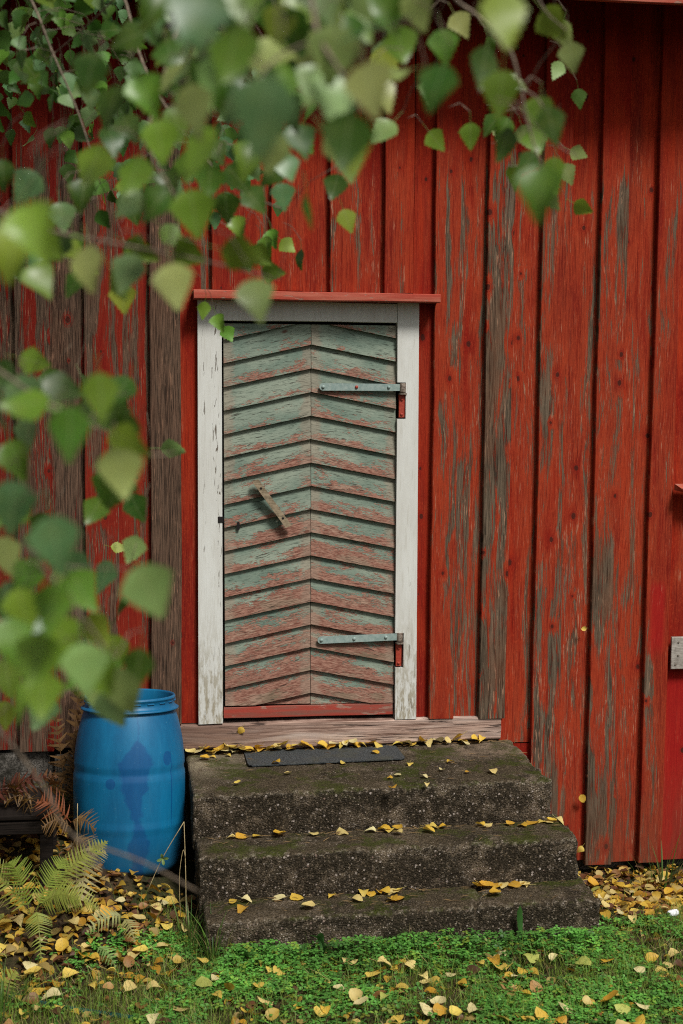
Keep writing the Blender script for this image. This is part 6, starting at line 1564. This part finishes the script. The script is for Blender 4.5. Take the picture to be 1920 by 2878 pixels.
# ------------------------------------------------------------------ clover, grass
def field(x, y, s=1.6, o=0.0): return np.array([noise.noise(Vector((a * s + o, b * s, o))) for a, b in zip(x, y)])
leaflet = [(0, 0, 0), (.30, .35, .05), (.36, .75, .08), (.15, 1.0, .06), (0, .93, .0), (-.15, 1.0, .06), (-.36, .75, .08), (-.30, .35, .05)]
ltr = [(0, 1, 4), (1, 2, 4), (2, 3, 4), (0, 4, 7), (4, 5, 6), (4, 6, 7)]
cv, ctt = [], []
for k in range(3):
    a = 2 * math.pi * k / 3; b0 = len(cv)
    for x, y, z in leaflet: y += .06; cv.append((x * math.cos(a) - y * math.sin(a), x * math.sin(a) + y * math.cos(a), z + .12 * y * y * -1 + .1))
    ctt += [(p + b0, q + b0, r_ + b0) for p, q, r_ in ltr]
b0 = len(cv); cv += [(.04, 0, .1), (-.04, 0, .1), (0, 0, -3.0)]; ctt.append((b0, b0 + 1, b0 + 2))
NQ = 30000
qx, qy = rng.uniform(-.75, 2.6, NQ), rng.uniform(-2.35, -.95, NQ)
fm = field(qx, qy, 3.2, 4.0)
front = np.exp(-((qy + 1.22) / .11) ** 2) * sst(.26, .40, qx) * sst(1.98, 1.80, qx)
pd = np.clip(.36 + 1.2 * fm + .9 * front + .16 * sst(.3, .7, qx) * sst(-1.2, -1.35, qy) - .62 * dens_left(qx, qy) - .7 * dens_right(qx, qy) - .15 * sst(.2, -.2, qx), .03, 1)
ok = (rng.random(NQ) < pd) & ~((qx > .27) & (qx < 1.85) & (qy > -1.135))
qx, qy, fr, fq = qx[ok], qy[ok], front[ok], fm[ok]; n = len(qx)
qz = ground_z(qx, qy) + rng.uniform(.008, .028, n) + fr * rng.uniform(.0, .06, n)
qc = np.array([(.095, .27, .042)]) * rng.uniform(.5, 1.45, (n, 1)) * (1 + .7 * fq[:, None]) + (rng.random((n, 1)) < .12) * np.array([.12, .06, 0])
clover = scatter(np.array(cv), np.array(ctt), np.stack([qx, qy, qz], 1), rots(rng.uniform(0, 6.28, n), np.abs(rng.normal(.15, .28, n)), rng.uniform(0, 6.28, n)), rng.uniform(.011, .019, n), qc, 'clover', M['vleaf'])
tag(clover, 'dense green clover growing along the foot of the steps', 'clover', kind='stuff')
bv = np.array([(-.5, 0, 0), (.5, 0, 0), (-.42, .04, .35), (.42, .04, .35), (-.28, .16, .68), (.28, .16, .68), (0, .38, .95)], float); bt = np.array([(0, 1, 3), (0, 3, 2), (2, 3, 5), (2, 5, 4), (4, 5, 6)])
NG = 90000
hx, hy = rng.uniform(-.8, 2.7, NG), rng.uniform(-2.4, -.3, NG)
gm = field(hx, hy, 1.7, 11.0)
pg = np.clip(.42 + .9 * gm + .5 * sst(.35, -.1, hx) * sst(-1.05, -1.3, hy) + .3 * sst(1.9, 2.2, hx) - .48 * dens_left(hx, hy) - .6 * dens_right(hx, hy), .05, 1)
ok = (rng.random(NG) < pg) & ~((hx > .25) & (hx < 1.86) & (hy > -1.13)) & ~((hx < .3) & (hy > -.75))
hx, hy = hx[ok], hy[ok]; n = len(hx)
hh = rng.gamma(4, .0105, n) + .015; ww = rng.uniform(.0012, .0026, n)
dry = rng.random(n) < .26
hc = np.where(dry[:, None], np.array([[.30, .23, .09]]), np.array([[.17, .26, .032]])) * rng.uniform(.6, 1.5, (n, 1))
Rg = rots(rng.uniform(0, 6.28, n), np.abs(rng.normal(0, .38, n)) + dry * .6, rng.uniform(0, 6.28, n))
Vt = np.stack([bv[None, :, 0] * (ww / hh)[:, None] * 1.0, np.repeat(bv[None, :, 1], n, 0), np.repeat(bv[None, :, 2], n, 0)], -1)
Vg = np.einsum('nij,nkj->nki', Rg, Vt) * hh[:, None, None] + np.stack([hx, hy, ground_z(hx, hy) - .003], 1)[:, None]
grass = tri_obj('grass', Vg.reshape(-1, 3), (bt[None] + (np.arange(n) * 7)[:, None, None]).reshape(-1, 3), M['vleaf'], np.repeat(hc, 7, 0))
tag(grass, 'short green and straw-coloured grass in the foreground', 'grass', kind='stuff')
def tuft(cx, cy, nb, h0, h1, spread, label, cols):
    V, T, C = [], [], []
    for i in range(nb):
        a = random.uniform(0, 6.28); rr2 = abs(random.gauss(0, spread * .4)); bx, by = cx + rr2 * math.cos(a), cy + rr2 * math.sin(a); z0 = float(ground_z(bx, by)) - .01; h = random.uniform(h0, h1); out_ = random.uniform(.15, .7) * h; wv = random.uniform(.0016, .003); c = random.choice(cols); jj = random.uniform(.7, 1.3)
        px, py = -math.sin(a), math.cos(a); b = len(V)
        for k in range(6):
            t = k / 5; q = out_ * t ** 2; zz2 = z0 + h * (t - .25 * t ** 3 * (out_ / h)); wk = wv * (1 - t ** 2 * .95)
            V += [(bx + q * math.cos(a) + px * wk, by + q * math.sin(a) + py * wk, zz2), (bx + q * math.cos(a) - px * wk, by + q * math.sin(a) - py * wk, zz2)]; C += [[v * jj for v in c]] * 2
        for k in range(5): o_ = b + 2 * k; T += [(o_, o_ + 1, o_ + 3), (o_, o_ + 3, o_ + 2)]
    return tag(tri_obj('grass_tuft', np.array(V), np.array(T), M['vleaf'], np.array(C)), label, 'grass', 'long grass tufts')
GC = [(.09, .19, .025), (.09, .18, .025), (.045, .11, .018), (.25, .2, .08)]
tuft(.30, -1.16, 60, .08, .26, .10, 'tall green grass tuft at the near left corner of the steps', GC)
tuft(.22, -1.0, 45, .08, .22, .10, 'green grass tuft beside the left flank of the steps', GC)
tuft(2.42, -.28, 40, .08, .30, .12, 'tall grass tuft at the shed wall on the far right', GC)
tuft(1.05, -1.17, 22, .05, .13, .06, 'thin grass blades against the lowest step', GC)
tuft(-.45, -1.5, 70, .06, .20, .13, 'loose long grass at the near left corner of the lawn', GC)

# ------------------------------------------------------------------ dandelion leaves by the lowest step
def blade_leaf(name, parent, base, tip, side, width, col, n=10, lobes=0.0, arch=.03):
    B_, T_ = Vector(base), Vector(tip); S_ = Vector(side).normalized(); N_ = (T_ - B_).cross(S_).normalized(); V, F = [], []
    for i in range(n + 1):
        t = i / n; wv = width * (t ** .8) * (1 - t ** 5) * (1 + lobes * (1 if i % 2 else -1)) + .0012; c = B_.lerp(T_, t) + N_ * arch * math.sin(math.pi * t)
        V += [c - S_ * wv + N_ * wv * .3, c, c + S_ * wv + N_ * wv * .3]
    for i in range(n):
        a = i * 3; F += [(a, a + 1, a + 4, a + 3), (a + 1, a + 2, a + 5, a + 4)]
    T = np.array([(f[0], f[1], f[2]) for f in F] + [(f[0], f[2], f[3]) for f in F])
    return tri_obj(name, np.array([tuple(v) for v in V]), T, M['vleaf'], np.repeat(np.array([col]), len(V), 0), parent)
dl = empty('dandelion', (1.50, -1.16, .0), 'upright green dandelion leaf standing before the lowest step', 'plant')
blade_leaf('leaf', dl, (1.502, -1.16, .0), (1.487, -1.17, .165), (1, 0, .1), .017, (.05, .16, .03), 11, .10, .012)
blade_leaf('leaf', dl, (1.50, -1.17, .0), (1.58, -1.24, .06), (.5, .5, 0), .014, (.06, .15, .03))
pl = empty('plantain', (.72, -1.19, .0), 'broad-leaved green weed in the clover at the left of the lowest step', 'plant')
for tip, sd_ in (((.66, -1.20, .10), (.4, -.6, .3)), ((.70, -1.22, .115), (1, 0, .1)), ((.76, -1.25, .07), (.6, .6, 0))): blade_leaf('leaf', pl, (.72, -1.19, .0), tip, sd_, .019, (.055, .15, .035), 9)
pl2 = empty('plantain', (1.16, -1.18, .0), 'yellow-green broad weed leaf in the clover at the middle of the lowest step', 'plant')
for tip, sd_ in (((1.10, -1.2, .08), (.4, -.6, .3)), ((1.22, -1.25, .07), (.6, .6, 0))): blade_leaf('leaf', pl2, (1.16, -1.18, .0), tip, sd_, .018, (.10, .17, .04), 9)

# ------------------------------------------------------------------ ferns
def frond(parent, base, tip, sag, width, col, pairs=13, name='frond', crumple=0.0, face=(0, -1, .55)):
    B_, T_ = Vector(base), Vector(tip); ax = T_ - B_; up_ = Vector((0, 0, 1)); Nn = Vector(face); Nn = (Nn - ax.normalized() * Nn.dot(ax.normalized())).normalized(); S_ = ax.normalized().cross(Nn).normalized()
    P = [B_.lerp(T_, t) + up_ * sag * math.sin(math.pi * t) - Nn * .0 for t in [i / 24 for i in range(25)]]
    V, T, C = [], [], []
    def addtri(a, b, c, cc_): i = len(V); V.extend([tuple(a), tuple(b), tuple(c)]); T.append((i, i + 1, i + 2)); C.extend([cc_] * 3)
    for i in range(24):
        d = S_ * .0016; cdk = [col[0] * .8, col[1] * .7, col[2] * .6]; addtri(P[i] - d, P[i] + d, P[i + 1] + d, cdk); addtri(P[i] - d, P[i + 1] + d, P[i + 1] - d, cdk)
    for k in range(pairs):
        t = .14 + .85 * k / (pairs - 1); c = P[min(24, int(t * 24))]; L__ = width * (math.sin(math.pi * min(1, (t * .9 + .08))) ** .75) * (1.0 if t < .6 else 1.0)
        for sd_ in (-1, 1):
            jj = random.uniform(.8, 1.2); cl_ = [v * jj for v in col]
            dirv = (S_ * sd_ + ax.normalized() * .42 + Nn * random.uniform(-.25, .12) * (1 + 2 * crumple) + Vector((random.gauss(0, 1), random.gauss(0, 1), random.gauss(0, 1))) * crumple * .35).normalized()
            wv = ax.normalized() - dirv * dirv.dot(ax.normalized()); wv.normalize(); hw = ax.length / pairs * .36; m_ = 6
            for q in range(m_):
                u0_, u1_ = q / m_, (q + 1) / m_; dr = -Nn * L__ * .22
                a, b = c + dirv * L__ * u0_ + dr * u0_ ** 2, c + dirv * L__ * u1_ + dr * u1_ ** 2; h0_ = hw * (1 - u0_ * .85); h1_ = hw * (1 - u1_ * .9) * .72
                addtri(a - wv * h0_, a + wv * h0_, b + wv * h1_, cl_); addtri(a - wv * h0_, b + wv * h1_, b - wv * h1_, cl_)
    return tri_obj(name, np.array(V), np.array(T), M['vleaf'], np.array(C), parent)
FY, FW, FB = (.27, .31, .045), (.40, .35, .16), (.15, .058, .018)
f1 = empty('fern', (-.36, -1.02, .13), 'yellow-green fern with spreading fronds at the left edge below the barrel', 'fern')
for b_, t_, sg, wd in (((-.34, -1.0, .20), (-.09, -.97, .42), .03, .06), ((-.38, -1.02, .16), (-.46, -1.06, .38), .05, .07), ((-.38, -1.02, .16), (-.60, -1.05, .34), .06, .075), ((-.35, -1.05, .20), (-.19, -1.16, .25), .04, .07), ((-.35, -1.05, .20), (-.12, -1.10, .20), .05, .065), ((-.36, -1.05, .18), (-.33, -1.22, .06), .06, .055), ((-.36, -1.03, .18), (-.25, -1.0, .37), .02, .07)):
    frond(f1, b_, t_, sg, wd, (FY[0] * random.uniform(.85, 1.1), FY[1] * random.uniform(.85, 1.05), FY[2]), 19)
f2 = empty('fern', (-.19, -.90, .17), 'bleached straw-white fern frond in front of the blue barrel', 'fern')
frond(f2, (-.16, -.90, .40), (-.20, -.98, .17), .0, .075, FW, 12); frond(f2, (-.19, -.92, .30), (-.10, -.92, .36), .02, .05, FW, 9); frond(f2, (-.19, -.92, .14), (-.20, -.95, .42), .0, .012, FB, 6)
f3 = empty('fern', (-.30, -.72, .20), 'withered rust-brown fern curled over the dark wooden stand', 'fern')
for b_, t_, wd in (((-.24, -.72, .42), (-.37, -.76, .52), .075), ((-.24, -.72, .40), (-.35, -.78, .42), .07), ((-.24, -.72, .42), (-.14, -.78, .40), .06), ((-.23, -.74, .36), (-.15, -.82, .30), .06), ((-.24, -.72, .34), (-.22, -.80, .20), .06)):
    frond(f3, b_, t_, .03, wd, (FB[0] * random.uniform(.8, 1.5), FB[1] * random.uniform(.8, 1.5), FB[2]), 11, crumple=.5)
f8 = empty('fern', (-.46, -.60, .45), 'dead reddish-brown fern heap lying on the dark wooden stand', 'fern')
for k in range(9): frond(f8, (-.46 + random.uniform(-.12, .12), -.60, .47), (-.46 + random.uniform(-.22, .2), -.64 + random.uniform(-.08, .05), .50 + random.uniform(-.05, .10)), .03, .06, (FB[0] * random.uniform(.5, 1.4), FB[1] * random.uniform(.5, 1.4), FB[2] * .8), 10, crumple=.9)
f4 = empty('fern', (-.27, -.13, .30), 'dry brown fern leaning on the shed wall behind the barrel', 'fern')
for b_, t_, wd in (((-.27, -.12, .30), (-.22, -.10, .93), .05), ((-.28, -.12, .30), (-.33, -.10, .74), .06), ((-.26, -.14, .3), (-.24, -.16, .62), .05), ((-.26, -.12, .3), (-.17, -.14, .98), .04)):
    frond(f4, b_, t_, .0, wd, (.17, .09, .03), 16, crumple=.7)
f5 = empty('fern', (-.47, -1.45, .0), 'pale yellow fern tip poking in at the bottom left corner', 'fern')
frond(f5, (-.52, -1.45, -.02), (-.40, -1.42, .11), .02, .06, FY, 10); frond(f5, (-.54, -1.45, -.02), (-.42, -1.5, -.0), .03, .05, FY, 9)
f6 = empty('fern', (-.12, -1.05, .10), 'small pale green fern sprig in the leaf litter before the barrel', 'fern')
frond(f6, (-.03, -1.08, .16), (-.17, -1.12, .12), .03, .05, (.30, .31, .10), 10); frond(f6, (-.03, -1.08, .15), (.01, -1.16, .09), .02, .04, (.32, .30, .10), 9); frond(f6, (-.13, -1.14, .07), (-.06, -1.24, .03), .02, .035, (.22, .33, .10), 8)
f7 = empty('fern', (-.40, -.2, .28), 'low green and brown undergrowth fern under the left end of the shed boards', 'fern')
for k in range(7): frond(f7, (-.40 + .04 * k, -.2, .25), (-.50 + .08 * k + random.uniform(-.05, .05), -.24, .47 + random.uniform(-.1, .03)), .03, .045, random.choice([(.05, .07, .02), (.10, .09, .03), (.16, .09, .03)]), 10, crumple=.5)
# ------------------------------------------------------------------ low dark stand at the left
st = empty('low_wooden_stand', (-.47, -.52, .1), 'low dark tarred wooden stand half hidden by ferns at the left edge', 'stand')
for k in range(3): plank('top_board', st, .425 + .0 * k, .447, -1.0, -.30, -.70 + .13 * k, -.575 + .13 * k, M['tar'], axis='x', ch=.004, seed=400 + k)
plank('apron', st, .365, .42, -.98, -.31, -.69, -.665, M['tar'], axis='x', seed=405)
for x, y in ((-.34, -.66), (-.34, -.38), (-.95, -.66), (-.95, -.38)): box('leg', x - .025, x + .025, y - .025, y + .025, .05, .42, M['tar'], st, .004)
# ------------------------------------------------------------------ dry stalks, hose, paper
ds = empty('dry_stalks', (.21, -.86, .08), 'thin dry straw stalks bent over beside the left flank of the steps', 'plant')
tube('stalk', [(.212, -.86, .02), (.21, -.85, .25), (.205, -.83, .44)], .0022, .0016, M['straw'], ds, 5, 4); tube('stalk', [(.205, -.83, .44), (.12, -.84, .30), (.06, -.85, .17)], .0016, .0012, M['straw'], ds, 5, 4)
tube('stalk', [(.19, -.86, .05), (.185, -.86, .22), (.20, -.85, .33), (.21, -.85, .30)], .0012, .001, M['straw'], ds, 5, 4); tube('stalk', [(-.22, -.80, .05), (-.215, -.80, .3), (-.21, -.8, .52)], .002, .0014, M['straw'], ds, 5, 4)
sp = empty('seedling', (.12, -.84, .28), 'tiny green four-leaved seedling on a straw stalk before the barrel', 'plant')
for a in range(4): blade_leaf('leaf', sp, (.12, -.845, .30), (.12 + .024 * math.cos(a * 1.57 + .2), -.86, .30 + .024 * math.sin(a * 1.57 + .2)), (-math.sin(a * 1.57 + .2), 0, math.cos(a * 1.57 + .2)), .008, (.16, .24, .06), 6, 0, .003)
hz = lambda x, y: float(ground_z(x, y)) + .004
hose = tube('garden_hose', [(x, y, hz(x, y)) for x, y in ((-1.2, -1.15), (-.75, -1.30), (-.45, -1.38), (-.22, -1.50), (-.02, -1.58), (.2, -1.72), (.3, -1.95))], .010, .010, M['hose'], None, 10, 6)
tag(hose, 'dark teal garden hose lying in the grass at the bottom left', 'hose')
bm = bmesh.new(); bmesh.ops.create_icosphere(bm, subdivisions=2, radius=.022)
for v in bm.verts: v.co = Vector((v.co.x * 1.2, v.co.y * .8, v.co.z * .7)) * (1 + .35 * noise.noise(v.co * 90)) + Vector((2.20, -.95, float(ground_z(2.2, -.95)) + .03))
me = bpy.data.meshes.new('paper_scrap'); bm.to_mesh(me); bm.free(); me.materials.append(M['paper']); pp = bpy.data.objects.new('paper_scrap', me); COL.objects.link(pp)
tag(pp, 'crumpled white paper scrap among the leaves right of the steps', 'litter')

# ------------------------------------------------------------------ straw and needle crumbs swept into the step corners
nb_ = 420
k_ = rng.integers(0, 3, nb_); bx_ = rng.uniform(.3, 1.78, nb_)
back_ = np.array([-.03, -.69, -.925])[k_]; deep_ = np.array([.58, .19, .17])[k_]; zt_ = np.array([.5065, .329, .151])[k_]
by_ = back_ - np.where(rng.random(nb_) < .6, np.abs(rng.normal(0, .012, nb_)), rng.random(nb_) * deep_)
sv = np.array([(-.5, -.03, 0), (.5, -.02, .01), (.5, .02, .01), (-.5, .03, 0), (0, .05, .05)], float); stt = np.array([(0, 1, 4), (1, 2, 4), (2, 3, 4), (3, 0, 4)])
crumbs = scatter(sv, stt, np.stack([bx_, by_, zt_ + (bx_ - 1.02) * .012 + rng.uniform(.001, .006, nb_)], 1), rots(rng.normal(0, .5, nb_), np.abs(rng.normal(0, .12, nb_)), rng.uniform(0, 6.28, nb_)), rng.uniform(.012, .042, nb_), np.array([(.34, .22, .10)]) * rng.uniform(.35, 1.3, (nb_, 1)), 'straw_crumbs', M['vleaf'])
tag(crumbs, 'bits of straw and dry needles strewn over the treads', 'debris', kind='stuff')
